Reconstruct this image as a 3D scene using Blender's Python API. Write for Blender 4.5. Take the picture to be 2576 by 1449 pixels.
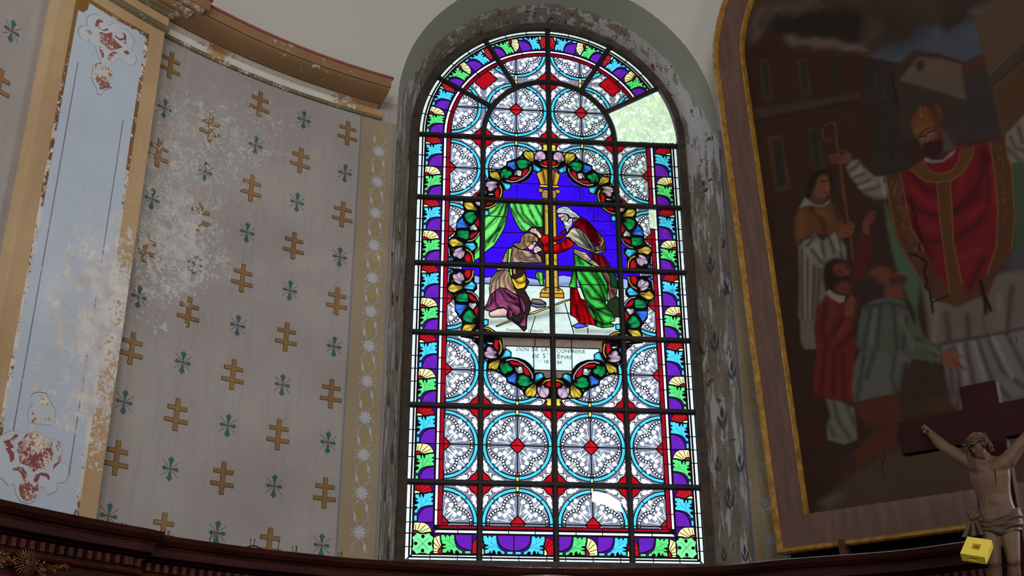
import bpy, math, random
import numpy as np
from mathutils import Vector, Matrix
from mathutils.geometry import delaunay_2d_cdt

for _o in list(bpy.data.objects):
    bpy.data.objects.remove(_o)
SC = bpy.context.scene
COL = SC.collection
H0 = 1.6                      # eye height; all heights below are written relative to the eye
random.seed(4)
RNG = np.random.default_rng(4)

# ------------------------------------------------------------------ camera
FPX, PITCH, ROLL = 2892.6844, 0.40616, -0.00186
cp, sp = math.cos(PITCH), math.sin(PITCH)
FW = np.array([0, cp, sp]); UP0 = np.array([0, -sp, cp]); R0 = np.array([1.0, 0, 0])
RT = R0*math.cos(ROLL) + UP0*math.sin(ROLL); UPV = -R0*math.sin(ROLL) + UP0*math.cos(ROLL)
cam_data = bpy.data.cameras.new('camera'); cam = bpy.data.objects.new('camera', cam_data); COL.objects.link(cam)
cam_data.sensor_width = 36.0; cam_data.lens = 36.0*FPX/2576.0; cam_data.clip_end = 300
cam.matrix_world = Matrix(((RT[0], UPV[0], -FW[0], 0), (RT[1], UPV[1], -FW[1], 0), (RT[2], UPV[2], -FW[2], H0), (0, 0, 0, 1)))
SC.camera = cam

# ------------------------------------------------------------------ light and exposure
SC.view_settings.view_transform = 'Standard'; SC.view_settings.look = 'None'
SC.view_settings.exposure = 0.0; SC.view_settings.gamma = 1.0; SC.view_settings.use_curve_mapping = False
SC.cycles.transparent_max_bounces = 24; SC.cycles.max_bounces = 6; SC.cycles.diffuse_bounces = 4
SC.cycles.caustics_reflective = False; SC.cycles.caustics_refractive = False
SKY_STRENGTH = 1.8
world = bpy.data.worlds.new('sky'); SC.world = world; world.use_nodes = True
wn = world.node_tree; wn.nodes.clear()
wo = wn.nodes.new('ShaderNodeOutputWorld'); wb = wn.nodes.new('ShaderNodeBackground')
wc = wn.nodes.new('ShaderNodeTexCoord'); ws = wn.nodes.new('ShaderNodeSeparateXYZ'); wr = wn.nodes.new('ShaderNodeValToRGB')
wn.links.new(wc.outputs['Generated'], ws.inputs[0]); wn.links.new(ws.outputs['Z'], wr.inputs[0])
wr.color_ramp.elements[0].position = 0.0; wr.color_ramp.elements[0].color = (0.86, 0.93, 1.0, 1)
wr.color_ramp.elements[1].position = 0.75; wr.color_ramp.elements[1].color = (0.55, 0.70, 0.92, 1)
wn.links.new(wr.outputs[0], wb.inputs[0]); wb.inputs[1].default_value = SKY_STRENGTH
wn.links.new(wb.outputs[0], wo.inputs[0])

def area(name, loc, target, sx, sy, power, col):
    d = bpy.data.lights.new(name, 'AREA'); d.shape = 'RECTANGLE'; d.size = sx; d.size_y = sy; d.energy = power; d.color = col
    o = bpy.data.objects.new(name, d); COL.objects.link(o); o.location = loc
    o.rotation_euler = (Vector(target)-Vector(loc)).to_track_quat('-Z', 'Y').to_euler(); return o
# added fill lamp at the apse right, then daylight of unseen windows: the right wall of the choir, the left wall, the west end
area('apse_right_fill_light', (4.35, 5.15, 4.3), (-2.2, 4.6, 3.6), 1.5, 2.8, 95, (1.0, 0.985, 0.96))
area('choir_window_light', (4.95, -3.5, 4.9), (-2.2, 3.5, 4.2), 1.7, 3.2, 150, (1.0, 0.98, 0.95))
area('apse_left_window_light', (-2.95, 2.6, 4.9), (2.0, 7.4, 5.2), 1.5, 2.8, 62, (0.84, 0.92, 1.0))
area('west_window_light', (0.4, -10.5, 5.8), (0.2, 5.0, 5.2), 3.4, 4.0, 560, (1.0, 0.975, 0.95))
sun = bpy.data.lights.new('sun', 'SUN'); sun.energy = 3.2; sun.angle = 0.01; sun.color = (1.0, 0.95, 0.86)
sun_o = bpy.data.objects.new('sun', sun); COL.objects.link(sun_o); sun_o.location = (0, -5, 30)
sun_o.rotation_euler = Vector((0.25, 0.75, -0.8)).to_track_quat('-Z', 'Y').to_euler()

# ------------------------------------------------------------------ helpers
CX, CY, RW = 0.95958, 3.36368, 4.1515          # axis and radius of the apse wall
YAW = 0.098; SG = 1.06                          # window plane turned a little; SG: metres per drawing unit
UVX = np.array([math.cos(YAW), math.sin(YAW), 0.0]); NRM = np.array([math.sin(YAW), -math.cos(YAW), 0.0])
W1 = np.array([0.27366*SG, 7.3*SG, 0.0])

def ray(x, y):
    x = np.asarray(x, float); y = np.asarray(y, float)
    return FW + np.multiply.outer((x-1288)/FPX, RT) - np.multiply.outer((y-724.5)/FPX, UPV)
def project(P):
    P = np.asarray(P, float); z = P @ FW
    return 1288 + FPX*(P @ RT)/z, 724.5 - FPX*(P @ UPV)/z
def plane_hit(x, y, p0, n):
    d = ray(x, y); t = (np.dot(p0, n))/(d @ n)
    return d*np.expand_dims(t, -1)
def cyl_hit(x, y, R):
    d = ray(x, y); a = d[0]**2+d[1]**2; b = -(d[0]*CX+d[1]*CY); c = CX*CX+CY*CY-R*R
    t = (-b+math.sqrt(b*b-a*c))/a; P = d*t
    return math.degrees(math.atan2(P[0]-CX, P[1]-CY)), P[2]
def cyl(th, z, R=RW):
    a = math.radians(th); return (CX+R*math.sin(a), CY+R*math.cos(a), z)

def lin(c, a=1.0):
    r = []
    for v in c[:3]:
        v = v/255.0; r.append(v/12.92 if v <= 0.04045 else ((v+0.055)/1.055)**2.4)
    return (r[0], r[1], r[2], a)

def mk(name, verts, faces, mat, parent=None, smooth=False, mats=None, midx=None, cols=None, colname='Col'):
    V = np.asarray(verts, float).reshape(-1, 3).copy(); V[:, 2] += H0
    lo = V.min(0); hi = V.max(0); o = np.array([(lo[0]+hi[0])/2, (lo[1]+hi[1])/2, lo[2]])
    me = bpy.data.meshes.new(name)
    me.from_pydata((V-o).tolist(), [], faces)
    if mats:
        for m in mats: me.materials.append(m)
    else: me.materials.append(mat)
    if midx is not None: me.polygons.foreach_set('material_index', midx)
    if smooth: me.polygons.foreach_set('use_smooth', [True]*len(me.polygons))
    if cols is not None:
        at = me.color_attributes.new(colname, 'FLOAT_COLOR', 'POINT' if len(cols) == len(me.vertices) else 'CORNER')
        at.data.foreach_set('color', np.asarray(cols, np.float32).ravel())
    me.update()
    ob = bpy.data.objects.new(name, me); COL.objects.link(ob)
    if parent is not None:
        ob.parent = parent; ob.location = Vector(o) - parent.location - (parent.parent.location if parent.parent else Vector((0, 0, 0)))
    else: ob.location = o
    return ob
def empty(name, loc):
    o = bpy.data.objects.new(name, None); COL.objects.link(o); o.location = (loc[0], loc[1], loc[2]+H0); o.empty_display_size = 0.1
    return o
def tag(o, label=None, cat=None, group=None, kind=None):
    if label: o['label'] = label
    if cat: o['category'] = cat
    if group: o['group'] = group
    if kind: o['kind'] = kind
    return o
def child_copy(o, parent, loc=None, label=None):
    c = o.copy(); COL.objects.link(c); c.parent = parent
    if loc is not None: c.location = loc
    return c
def gridmesh(P):
    """P: (n,m,3) array -> verts, quads"""
    n, m = P.shape[:2]; V = P.reshape(-1, 3); F = []
    for i in range(n-1):
        for j in range(m-1):
            a = i*m+j; F.append((a, a+1, a+m+1, a+m))
    return V, F
def box(c, ax, ay, az, hx, hy, hz):
    c = np.asarray(c, float); ax, ay, az = [np.asarray(v, float) for v in (ax, ay, az)]
    V = [c+ax*hx*i+ay*hy*j+az*hz*k for i in (-1, 1) for j in (-1, 1) for k in (-1, 1)]
    F = [(0, 1, 3, 2), (4, 6, 7, 5), (0, 4, 5, 1), (2, 3, 7, 6), (0, 2, 6, 4), (1, 5, 7, 3)]
    return V, F
class MB:
    def __init__(s): s.V = []; s.F = []
    def add(s, V, F):
        b = len(s.V); s.V.extend([tuple(v) for v in V]); s.F.extend([tuple(b+i for i in f) for f in F]); return s
    def box(s, *a): return s.add(*box(*a))
    def tube(s, pts, rad, n=8, caps=True):
        pts = [np.asarray(p, float) for p in pts]; m = len(pts)
        rad = [rad]*m if np.isscalar(rad) else rad
        b = len(s.V); up = np.array([0.13, 0.21, 0.97])
        for i, p in enumerate(pts):
            d = pts[min(i+1, m-1)]-pts[max(i-1, 0)]; d = d/(np.linalg.norm(d)+1e-9)
            x = np.cross(up, d); x /= (np.linalg.norm(x)+1e-9); y = np.cross(d, x)
            for k in range(n):
                a = 2*math.pi*k/n; s.V.append(tuple(p+(x*math.cos(a)+y*math.sin(a))*rad[i]))
        for i in range(m-1):
            for k in range(n):
                s.F.append((b+i*n+k, b+i*n+(k+1) % n, b+(i+1)*n+(k+1) % n, b+(i+1)*n+k))
        if caps:
            s.F.append(tuple(b+k for k in range(n))[::-1]); s.F.append(tuple(b+(m-1)*n+k for k in range(n)))
        return s
    def ball(s, c, r, n=10, axes=None):
        c = np.asarray(c, float); r = (r, r, r) if np.isscalar(r) else r
        A = np.eye(3) if axes is None else np.asarray(axes, float)
        b = len(s.V); m = max(4, n//2+1)
        for i in range(1, m):
            f = math.pi*i/m
            for k in range(n):
                a = 2*math.pi*k/n
                s.V.append(tuple(c+A[0]*r[0]*math.sin(f)*math.cos(a)+A[1]*r[1]*math.sin(f)*math.sin(a)+A[2]*r[2]*math.cos(f)))
        t = len(s.V); s.V.append(tuple(c+A[2]*r[2])); s.V.append(tuple(c-A[2]*r[2]))
        for i in range(m-2):
            for k in range(n): s.F.append((b+i*n+k, b+(i+1)*n+k, b+(i+1)*n+(k+1) % n, b+i*n+(k+1) % n))
        for k in range(n):
            s.F.append((t, b+k, b+(k+1) % n)); s.F.append((t+1, b+(m-2)*n+(k+1) % n, b+(m-2)*n+k))
        return s
    def build(s, name, mat, parent=None, smooth=False): return mk(name, s.V, s.F, mat, parent, smooth)

# ---- materials
MATS = {}
def nmat(name):
    m = bpy.data.materials.new(name); m.use_nodes = True; nt = m.node_tree; nt.nodes.clear()
    out = nt.nodes.new('ShaderNodeOutputMaterial'); MATS[name] = m; return m, nt, out
class NT:
    def __init__(s, nt): s.nt = nt
    def n(s, t, **kw):
        x = s.nt.nodes.new(t)
        for k, v in kw.items(): setattr(x, k, v)
        return x
    def l(s, a, b): s.nt.links.new(a, b)
    def pos(s):
        return s.n('ShaderNodeNewGeometry').outputs['Position']
    def noise(s, vec, scale, detail=4, rough=0.55, dist=0.0):
        x = s.n('ShaderNodeTexNoise'); x.inputs['Scale'].default_value = scale; x.inputs['Detail'].default_value = detail
        x.inputs['Roughness'].default_value = rough; x.inputs['Distortion'].default_value = dist; s.l(vec, x.inputs['Vector']); return x.outputs['Fac']
    def ramp(s, fac, a, b, ca=(0, 0, 0, 1), cb=(1, 1, 1, 1)):
        x = s.n('ShaderNodeValToRGB'); x.color_ramp.elements[0].position = a; x.color_ramp.elements[1].position = b
        x.color_ramp.elements[0].color = ca; x.color_ramp.elements[1].color = cb; s.l(fac, x.inputs[0]); return x.outputs[0]
    def mix(s, fac, a, b, mode='MIX'):
        x = s.n('ShaderNodeMix'); x.data_type = 'RGBA'; x.blend_type = mode
        for i, v in ((0, fac), (6, a), (7, b)):
            if isinstance(v, (int, float)): x.inputs[i].default_value = v
            elif isinstance(v, tuple): x.inputs[i].default_value = v
            else: s.l(v, x.inputs[i])
        return x.outputs[2]
    def math(s, op, a, b=0.0, c=0.0):
        x = s.n('ShaderNodeMath'); x.operation = op
        for i, v in enumerate((a, b, c)):
            if isinstance(v, (int, float)): x.inputs[i].default_value = v
            else: s.l(v, x.inputs[i])
        return x.outputs[0]
    def mapping(s, vec, sc=(1, 1, 1), loc=(0, 0, 0)):
        x = s.n('ShaderNodeMapping'); x.inputs['Scale'].default_value = sc; x.inputs['Location'].default_value = loc; s.l(vec, x.inputs[0]); return x.outputs[0]
    def near(s, p, r, soft=1.0):
        """1 near point p falling to 0 at distance r"""
        v = s.n('ShaderNodeVectorMath'); v.operation = 'DISTANCE'; s.l(s.pos(), v.inputs[0]); v.inputs[1].default_value = (p[0], p[1], p[2]+H0)
        return s.math('MAXIMUM', s.math('SUBTRACT', 1.0, s.math('DIVIDE', v.outputs['Value'], r)), 0.0)
    def bsdf(s, out, color, rough=0.8, bump=None, bs=0.3, bd=0.01, metal=0.0, spec=0.3):
        p = s.n('ShaderNodeBsdfPrincipled')
        if isinstance(color, tuple): p.inputs['Base Color'].default_value = color
        else: s.l(color, p.inputs['Base Color'])
        if isinstance(rough, (int, float)): p.inputs['Roughness'].default_value = rough
        else: s.l(rough, p.inputs['Roughness'])
        p.inputs['Metallic'].default_value = metal; p.inputs['Specular IOR Level'].default_value = spec
        if bump is not None:
            b = s.n('ShaderNodeBump'); b.inputs['Strength'].default_value = bs; b.inputs['Distance'].default_value = bd
            s.l(bump, b.inputs['Height']); s.l(b.outputs[0], p.inputs['Normal'])
        s.l(p.outputs[0], out.inputs[0]); return p

# paint layers that have flaked off: the flakes are placed by world position so that
# stencilled ornaments and the wall beneath lose their paint in the same spots
def flake_mask(T, zones, base=0.70, gain=0.22, scale=5.0):
    pos = T.pos()
    n1 = T.noise(pos, scale*2.2, 10, 0.8, 0.5); n2 = T.noise(pos, scale*9, 5, 0.75, 0.3); n3 = T.noise(pos, scale*.45, 3, 0.5)
    z = None
    for p, r, g in zones:
        a = T.math('MULTIPLY', T.near(p, r), g); z = a if z is None else T.math('ADD', z, a)
    z = T.math('MINIMUM', z, 1.3)
    v = T.math('ADD', T.math('MULTIPLY', n1, 0.50), T.math('MULTIPLY', n2, 0.40))
    v = T.math('ADD', v, T.math('MULTIPLY', n3, 0.12))
    v = T.math('ADD', v, T.math('MULTIPLY', z, gain))
    return T.ramp(v, base, base+0.010)
WALLZ = [((-2.05, 6.1, 3.9), 1.15, 0.55), ((-1.75, 6.45, 3.85), 1.1, 0.60), ((-2.2, 6.05, 3.1), 1.15, 0.75), ((-2.15, 6.1, 2.3), 1.1, 0.62), ((-1.4, 6.75, 4.2), 1.0, 0.5), ((-1.9, 6.35, 2.9), 0.8, 0.45)]
PILZ = [((-2.45, 5.75, 2.35), 1.1, 0.55), ((-2.5, 5.6, 3.4), 1.4, 0.55), ((-2.26, 5.95, 2.6), 0.7, 0.62), ((-2.26, 5.95, 1.9), 0.9, 0.62), ((-2.45, 5.75, 1.5), 0.9, 0.50), ((-2.25, 5.95, 4.1), 0.5, 0.5)]
PILS = [((-2.45, 5.75, 2.35), 1.0, 0.5), ((-2.5, 5.6, 3.6), 1.2, 0.45), ((-2.45, 5.75, 1.6), 0.9, 0.75), ((-2.5, 5.55, 4.0), 0.6, 0.5)]
def painted(name, c1, c2, zones, under=(186, 180, 176), base=0.772, gain=0.22, scale=5.0, rough=0.85, streak=True, mott=0.5, bumps=0.25):
    m, nt, out = nmat(name); T = NT(nt); pos = T.pos()
    a = T.noise(pos, 1.3, 5, 0.6); b = T.noise(T.mapping(pos, (9, 9, 0.7)), 3.0, 3, 0.5)
    col = T.mix(T.ramp(a, 0.35, 0.7), lin(c1), lin(c2))
    if streak: col = T.mix(T.math('MULTIPLY', T.ramp(b, 0.5, 0.85), 0.35), col, lin(tuple(int(v*0.86) for v in c2)))
    fine = T.noise(pos, 40, 4, 0.6)
    col = T.mix(T.math('MULTIPLY', T.ramp(fine, 0.45, 0.75), 0.18*mott), col, lin(tuple(int(v*0.6) for v in c2)))
    if zones:
        f = flake_mask(T, zones, base, gain, scale)
        u = T.mix(T.ramp(T.noise(pos, 12, 4), 0.4, 0.7), lin(under), lin(tuple(int(v*0.86) for v in under)))
        col = T.mix(f, col, u)
        hgt = T.math('SUBTRACT', T.math('MULTIPLY', fine, 0.25), f)
    else: hgt = fine
    T.bsdf(out, col, rough, hgt, bumps, 0.004)
    return m
def plain(name, c, rough=0.6, var=0.25, scale=8, metal=0.0, spec=0.3, stretch=(1, 1, 1), bs=0.2, bd=0.004, c2=None):
    m, nt, out = nmat(name); T = NT(nt); pos = T.mapping(T.pos(), stretch)
    a = T.noise(pos, scale, 6, 0.65)
    c2 = c2 or tuple(int(v*(1-var)) for v in c)
    col = T.mix(T.ramp(a, 0.35, 0.68), lin(c), lin(c2))
    T.bsdf(out, col, rough, a, bs, bd, metal, spec); return m
M_wall = painted('wall_paint', (166, 159, 155), (150, 142, 139), WALLZ, (194, 189, 186))
M_wallfar = painted('side_wall_paint', (166, 159, 155), (150, 142, 139), [((-2.7, 5.3, 3.0), 1.0, 0.3)], (206, 202, 200))
M_cross = painted('cross_ochre', (152, 116, 72), (122, 90, 54), WALLZ, (200, 194, 190), gain=0.21, streak=False)
M_outline = painted('outline_brown', (58, 38, 28), (48, 32, 24), WALLZ, (200, 194, 190), gain=0.21, streak=False)
M_teal = painted('flower_teal', (62, 104, 106), (50, 88, 92), WALLZ, (200, 194, 190), gain=0.20, streak=False)
M_redline = painted('flower_red', (140, 66, 62), (120, 56, 54), WALLZ, (200, 194, 190), gain=0.20, streak=False)
M_tan = painted('pilaster_ochre', (190, 160, 122), (172, 140, 104), PILZ, (216, 210, 206), base=0.775, gain=0.26, scale=4.0)
M_blue = painted('pilaster_blue', (190, 200, 212), (180, 190, 204), PILZ, (216, 210, 206), base=0.745, gain=0.22, scale=4.0, streak=False)
M_brownline = painted('pilaster_brown', (140, 98, 52), (104, 66, 38), PILZ, (216, 210, 206), base=0.66, gain=0.26, scale=6.0, streak=False)
M_mauve = painted('pilaster_mauve', (128, 122, 140), (110, 104, 122), PILZ, (216, 210, 206), base=0.745, gain=0.22, scale=4.0, streak=False)
M_scroll = painted('scroll_white', (198, 205, 210), (186, 194, 204), PILS, (216, 210, 206), base=0.76, gain=0.20, scale=5.0, streak=False)
M_scrollred = painted('scroll_red', (150, 84, 84), (128, 68, 70), PILS, (222, 208, 190), base=0.66, gain=0.22, scale=8.0, streak=False)
M_ink = painted('scroll_ink', (84, 84, 96), (70, 70, 84), PILS, (216, 210, 206), base=0.76, gain=0.2, scale=5.0, streak=False)
M_cornice = painted('cornice_ochre', (148, 114, 78), (132, 100, 68), [((-1.4, 6.4, 4.5), 1.6, 0.75)], (206, 198, 188), base=0.70, gain=0.16, scale=2.6, streak=False)
M_cornicelo = painted('cornice_worn', (176, 142, 104), (150, 116, 80), [((-1.6, 6.5, 4.4), 2.2, 1.0)], (214, 206, 200), base=0.64, gain=0.16, scale=4.5, streak=False)
M_frieze = painted('frieze_plaster', (214, 208, 200), (204, 198, 190), [((-1.0, 7.0, 4.4), 0.5, 1.0), ((-1.98, 6.35, 4.4), 0.26, 1.0)], (182, 144, 100), base=0.62, gain=0.2, scale=5.0, streak=False)
M_bead = painted('bead_olive', (132, 116, 86), (104, 92, 66), [((-1.6, 6.5, 4.4), 2.2, 1.0)], (206, 198, 190), base=0.66, gain=0.14, scale=8.0, streak=False)
M_redlist = painted('red_fillet', (150, 84, 78), (132, 72, 68), [((-1.4, 6.4, 4.5), 2.2, 1.0)], (200, 192, 184), base=0.70, gain=0.12, scale=9.0, streak=False)
M_groove = plain('groove_dark', (66, 54, 42), 0.9, 0.3)
M_dome = plain('dome_plaster', (196, 192, 185), 0.9, 0.03, 0.6, bs=0.05)
M_wood = plain('dark_walnut', (66, 30, 24), 0.55, 0.4, 3.0, spec=0.1, stretch=(1, 1, 8), bs=0.1, bd=0.002)
M_woodlite = plain('dark_walnut_edge', (92, 44, 31), 0.5, 0.35, 3.0, spec=0.15, stretch=(1, 1, 8), bs=0.1, bd=0.002)
M_iron = plain('iron', (30, 20, 17), 0.6, 0.35, 30, spec=0.4, bs=0.2, bd=0.001)
M_framewood = plain('window_frame_wood', (84, 72, 64), 0.8, 0.35, 12, bs=0.4)
M_lead = plain('lead', (20, 18, 20), 0.7, 0.2, 60, spec=0.15)
M_trace = plain('vitreous_paint', (14, 11, 12), 0.8, 0.2, 60, spec=0.1)
M_gold = plain('gilt_wood', (196, 144, 58), 0.42, 0.38, 22, spec=0.6, bs=0.5, bd=0.003, metal=0.25)
M_brownframe = plain('brown_painted_wood', (112, 82, 70), 0.55, 0.22, 4, spec=0.4, stretch=(5, 5, 0.8), bs=0.25, bd=0.002)
M_shell = plain('nave_plaster', (168, 160, 150), 0.9, 0.1, 1.0)
M_floor = plain('stone_floor', (120, 110, 100), 0.7, 0.2, 2.0)
# ------------------------------------------------------------------ the setting
def struct(o, kind='structure'): o['kind'] = kind; return o

def outline(hw, zc, r, uc, zb, n=48):
    """window outline in (u metres, z): bottom left, up, over the arch, down"""
    pts = [(uc-hw, zb + (zc-zb)*i/24.0) for i in range(24)]
    pts += [(uc-r*math.cos(math.pi*i/n), zc+r*math.sin(math.pi*i/n)) for i in range(n+1)]
    pts += [(uc+hw, zc + (zb-zc)*i/24.0) for i in range(1, 25)]
    return pts
OUT_UC, OUT_ZC, OUT_R = 0.03, 4.555, 1.2
def surf_point(u, z):
    P = W1 + UVX*u + np.array([0, 0, z])
    Rr = RW if z < 4.5 else math.sqrt(max(4.1515**2-(z-4.5)**2, 0.01))
    q = P[:2]-np.array([CX, CY]); nn = NRM[:2]; b = q @ nn; c = q @ q - Rr*Rr
    t = -b-math.sqrt(max(b*b-c, 0)); return P+NRM*t
ZLOW = -1.6
outer = np.array([surf_point(u, z) for u, z in outline(OUT_R, OUT_ZC, OUT_R, OUT_UC, 1.0)])
thL = math.degrees(math.atan2(outer[0][0]-CX, outer[0][1]-CY)); thR = math.degrees(math.atan2(outer[-1][0]-CX, outer[-1][1]-CY))

def wall_seg(name, t0, t1, mat, z0=ZLOW, z1=4.56):
    n = max(2, int(abs(t1-t0)/1.0)); th = np.linspace(t0, t1, n+1); zz = np.linspace(z0, z1, 16)
    P = np.array([[cyl(t, z) for z in zz] for t in th]); V, F = gridmesh(P)
    return struct(mk(name, V, F, mat, smooth=True))
wall_left = wall_seg('wall_left', -50.0, thL, M_wall)
wall_far_left = wall_seg('wall_west', -90.0, -59.5, M_wallfar)
wall_right = wall_seg('wall_right', thR, 90.0, M_wallfar)
wall_sill = wall_seg('wall_below_window', thL, thR, M_wallfar, ZLOW, 1.02)

# half dome with the arched opening cut out of it
cols = []
def arch_phi(th):
    def inside(ph):
        a = math.radians(th)
        P = np.array([CX+4.1515*math.cos(ph)*math.sin(a), CY+4.1515*math.cos(ph)*math.cos(a), 4.5+4.1515*math.sin(ph)])
        u = (P-W1) @ UVX; return (u-OUT_UC)**2+(P[2]-OUT_ZC)**2 < OUT_R**2 or (P[2] < OUT_ZC and abs(u-OUT_UC) < OUT_R)
    if not inside(0.001): return 0.0
    lo, hi = 0.001, 0.6
    for _ in range(30):
        m = (lo+hi)/2
        if inside(m): lo = m
        else: hi = m
    return lo
ths = sorted(set(list(np.arange(-90, 90.1, 1.5)) + list(np.linspace(thL-0.02, thR+0.02, 90)) + [thL-0.04, thL-0.02+0.05, thL+0.12, thR+0.04, thR-0.03, thR-0.12]))
P = []
for t in ths:
    p0 = arch_phi(t); a = math.radians(t)
    P.append([(CX+4.1515*math.cos(p)*math.sin(a), CY+4.1515*math.cos(p)*math.cos(a), 4.5+4.1515*math.sin(p)) for p in np.concatenate([p0+(0.62-p0)*np.linspace(0, 1, 14), np.linspace(0.68, math.pi/2, 16)])])
V, F = gridmesh(np.array(P)); struct(mk('ceiling', V, F, M_dome, smooth=True))

# the splayed reveal of the window: smooth olive paint outside, old weathered plaster inside
m, nt, out_ = nmat('reveal_plaster'); T = NT(nt); pos = T.pos()
att = T.n('ShaderNodeAttribute'); att.attribute_name = 'Rev'; sepa = T.n('ShaderNodeSeparateColor'); T.l(att.outputs['Color'], sepa.inputs[0])
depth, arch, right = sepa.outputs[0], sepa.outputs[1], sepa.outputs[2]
n1 = T.noise(T.mapping(pos, (5, 5, 0.9)), 3.2, 9, 0.72, 0.3); n2 = T.noise(pos, 7, 9, 0.75, 0.5); n3 = T.noise(T.mapping(pos, (1.5, 1.5, 0.8)), 3.0, 6, 0.7)
smoothmask = T.ramp(T.math('MULTIPLY', T.math('ADD', T.math('ADD', depth, T.math('MULTIPLY', T.math('SUBTRACT', n3, 0.5), 0.35)), T.math('MULTIPLY', arch, 0.8)), 0.5), 0.615, 0.635)
weather = T.mix(T.ramp(n3, 0.4, 0.62), lin((116, 104, 90)), lin((140, 128, 114)))
rgt_lit = T.math('MULTIPLY', T.ramp(right, 0.52, 0.62), T.ramp(arch, 0.0, 0.35))  # light on the upper right jamb, painted in as extra pale plaster patches
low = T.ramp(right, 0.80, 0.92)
n1b = T.math('ADD', n1, T.math('MULTIPLY', rgt_lit, 0.11))
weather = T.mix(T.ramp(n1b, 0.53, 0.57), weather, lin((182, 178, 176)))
weather = T.mix(T.ramp(n2, 0.585, 0.61), weather, lin((78, 62, 48)))
weather = T.mix(T.ramp(T.noise(T.mapping(pos, (3, 3, 1), (4, 2, 7)), 6, 8, 0.7), 0.63, 0.65), weather, lin((52, 66, 78)))
olive = T.mix(T.ramp(T.noise(pos, 0.8, 2), 0.3, 0.7), lin((140, 142, 122)), lin((150, 151, 134)))
T.bsdf(out_, T.mix(smoothmask, weather, olive), 0.85, T.math('ADD', n1, n2), 0.45, 0.008)
M_reveal = m
inner = np.array([W1+UVX*u+np.array([0, 0, z])+NRM*0.02 for u, z in outline(1.064, 4.572, 1.064, 0.0, 1.0)])
K = 10; P = []; C = []
for i in range(len(inner)):
    row = []
    for k in range(K+1):
        f = k/K; p = inner[i]*(1-f)+outer[i]*f
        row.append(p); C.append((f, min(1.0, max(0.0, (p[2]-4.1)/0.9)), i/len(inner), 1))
    P.append(row)
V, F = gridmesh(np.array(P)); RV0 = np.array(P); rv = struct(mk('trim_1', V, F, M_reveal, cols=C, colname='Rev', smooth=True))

# remaining shell behind the eye: nave walls, vault, end wall, floor
def quad(name, pts, mat): return struct(mk(name, pts, [(0, 1, 2, 3)], mat))
YB = -11.0; XL, XR = CX-4.1515, CX+4.1515
quad('floor', [(XL-.1, YB, ZLOW), (XR+.1, YB, ZLOW), (XR+.1, CY+4.2, ZLOW), (XL-.1, CY+4.2, ZLOW)], M_floor)
quad('wall_nave_left', [(XL, YB, ZLOW), (XL, CY, ZLOW), (XL, CY, 4.5), (XL, YB, 4.5)], M_shell)
quad('wall_nave_right', [(XR, YB, ZLOW), (XR, CY, ZLOW), (XR, CY, 4.5), (XR, YB, 4.5)], M_shell)
aa = np.linspace(0, math.pi, 25)
V, F = gridmesh(np.array([[(CX+4.1515*math.cos(a), y, 4.5+4.1515*math.sin(a)) for a in aa] for y in np.linspace(YB, CY, 6)]))
struct(mk('ceiling_nave', V, F, M_shell, smooth=True))
V = [(XR, YB, ZLOW), (XL, YB, ZLOW)] + [(CX-4.1515*math.cos(a), YB, 4.5+4.1515*math.sin(a)) for a in aa]
struct(mk('wall_back', V, [tuple(range(len(V)))], M_shell))

# ---- pilaster on the left, with its painted panel
def ring_solid(name, t0, t1, prof, mat, parent=None, step=1.0, smooth=False, closed=True):
    """sweep a closed (R,z) profile along the apse wall from angle t0 to t1, with end caps"""
    n = max(1, int(math.ceil(abs(t1-t0)/step))); th = np.linspace(t0, t1, n+1); m = len(prof); V = []; F = []
    for t in th: V += [cyl(t, z, R) for R, z in prof]
    for i in range(n):
        for j in range(m):
            k = (j+1) % m; F.append((i*m+j, i*m+k, (i+1)*m+k, (i+1)*m+j))
    F.append(tuple(range(m))); F.append(tuple(n*m+j for j in range(m))[::-1])
    return mk(name, V, F, mat, parent, smooth)
PR = 4.06
pil = struct(empty('pilaster', cyl(-55, ZLOW, 4.1)))
TP0, TP1 = -60.45, -49.55
TP1 = -50.27
ring_solid('shaft', TP0, TP1, [(RW+.02, ZLOW), (PR, ZLOW), (PR, 4.305), (RW+.02, 4.305)], M_tan, pil)
PXPIL = lambda x, y: cyl_hit(x, y, PR)
def patch(name, pts, mat, parent, R, thick=0.0015):
    """thin painted patch following the curved face: polygon given as (theta, z)"""
    q = np.array([(t*math.pi/180*R, z) for t, z in pts]); n0 = len(q)
    vs = [Vector(p) for p in q]; es = [(i, (i+1) % n0) for i in range(n0)]
    if q[:, 0].max()-q[:, 0].min() > .12:
        for x in np.arange(q[:, 0].min()+.0613, q[:, 0].max(), .1): b = len(vs); vs += [Vector((x, q[:, 1].min()-.1)), Vector((x, q[:, 1].max()+.1))]; es.append((b, b+1))
    o = delaunay_2d_cdt(vs, es, [], 0, 1e-7, False); F = []
    for f in o[2]:
        cx_, cy_ = sum(o[0][i][0] for i in f)/3, sum(o[0][i][1] for i in f)/3; ins = False
        for (xa, ya), (xb, yb) in zip(q, np.roll(q, -1, 0)):
            if (ya > cy_) != (yb > cy_) and cx_ < (xb-xa)*(cy_-ya)/(yb-ya)+xa: ins = not ins
        if ins: F.append(tuple(f))
    used = sorted({i for f in F for i in f}); rm = {k: i for i, k in enumerate(used)}
    if not F: return None
    return mk(name, [cyl(math.degrees(o[0][k][0]/R), o[0][k][1], R-thick) for k in used], [tuple(rm[i] for i in f) for f in F], mat, parent)
def pxp(pts, s, ox, oy): return [PXPIL(ox+x/s, oy+y/s) for x, y in pts]
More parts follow.
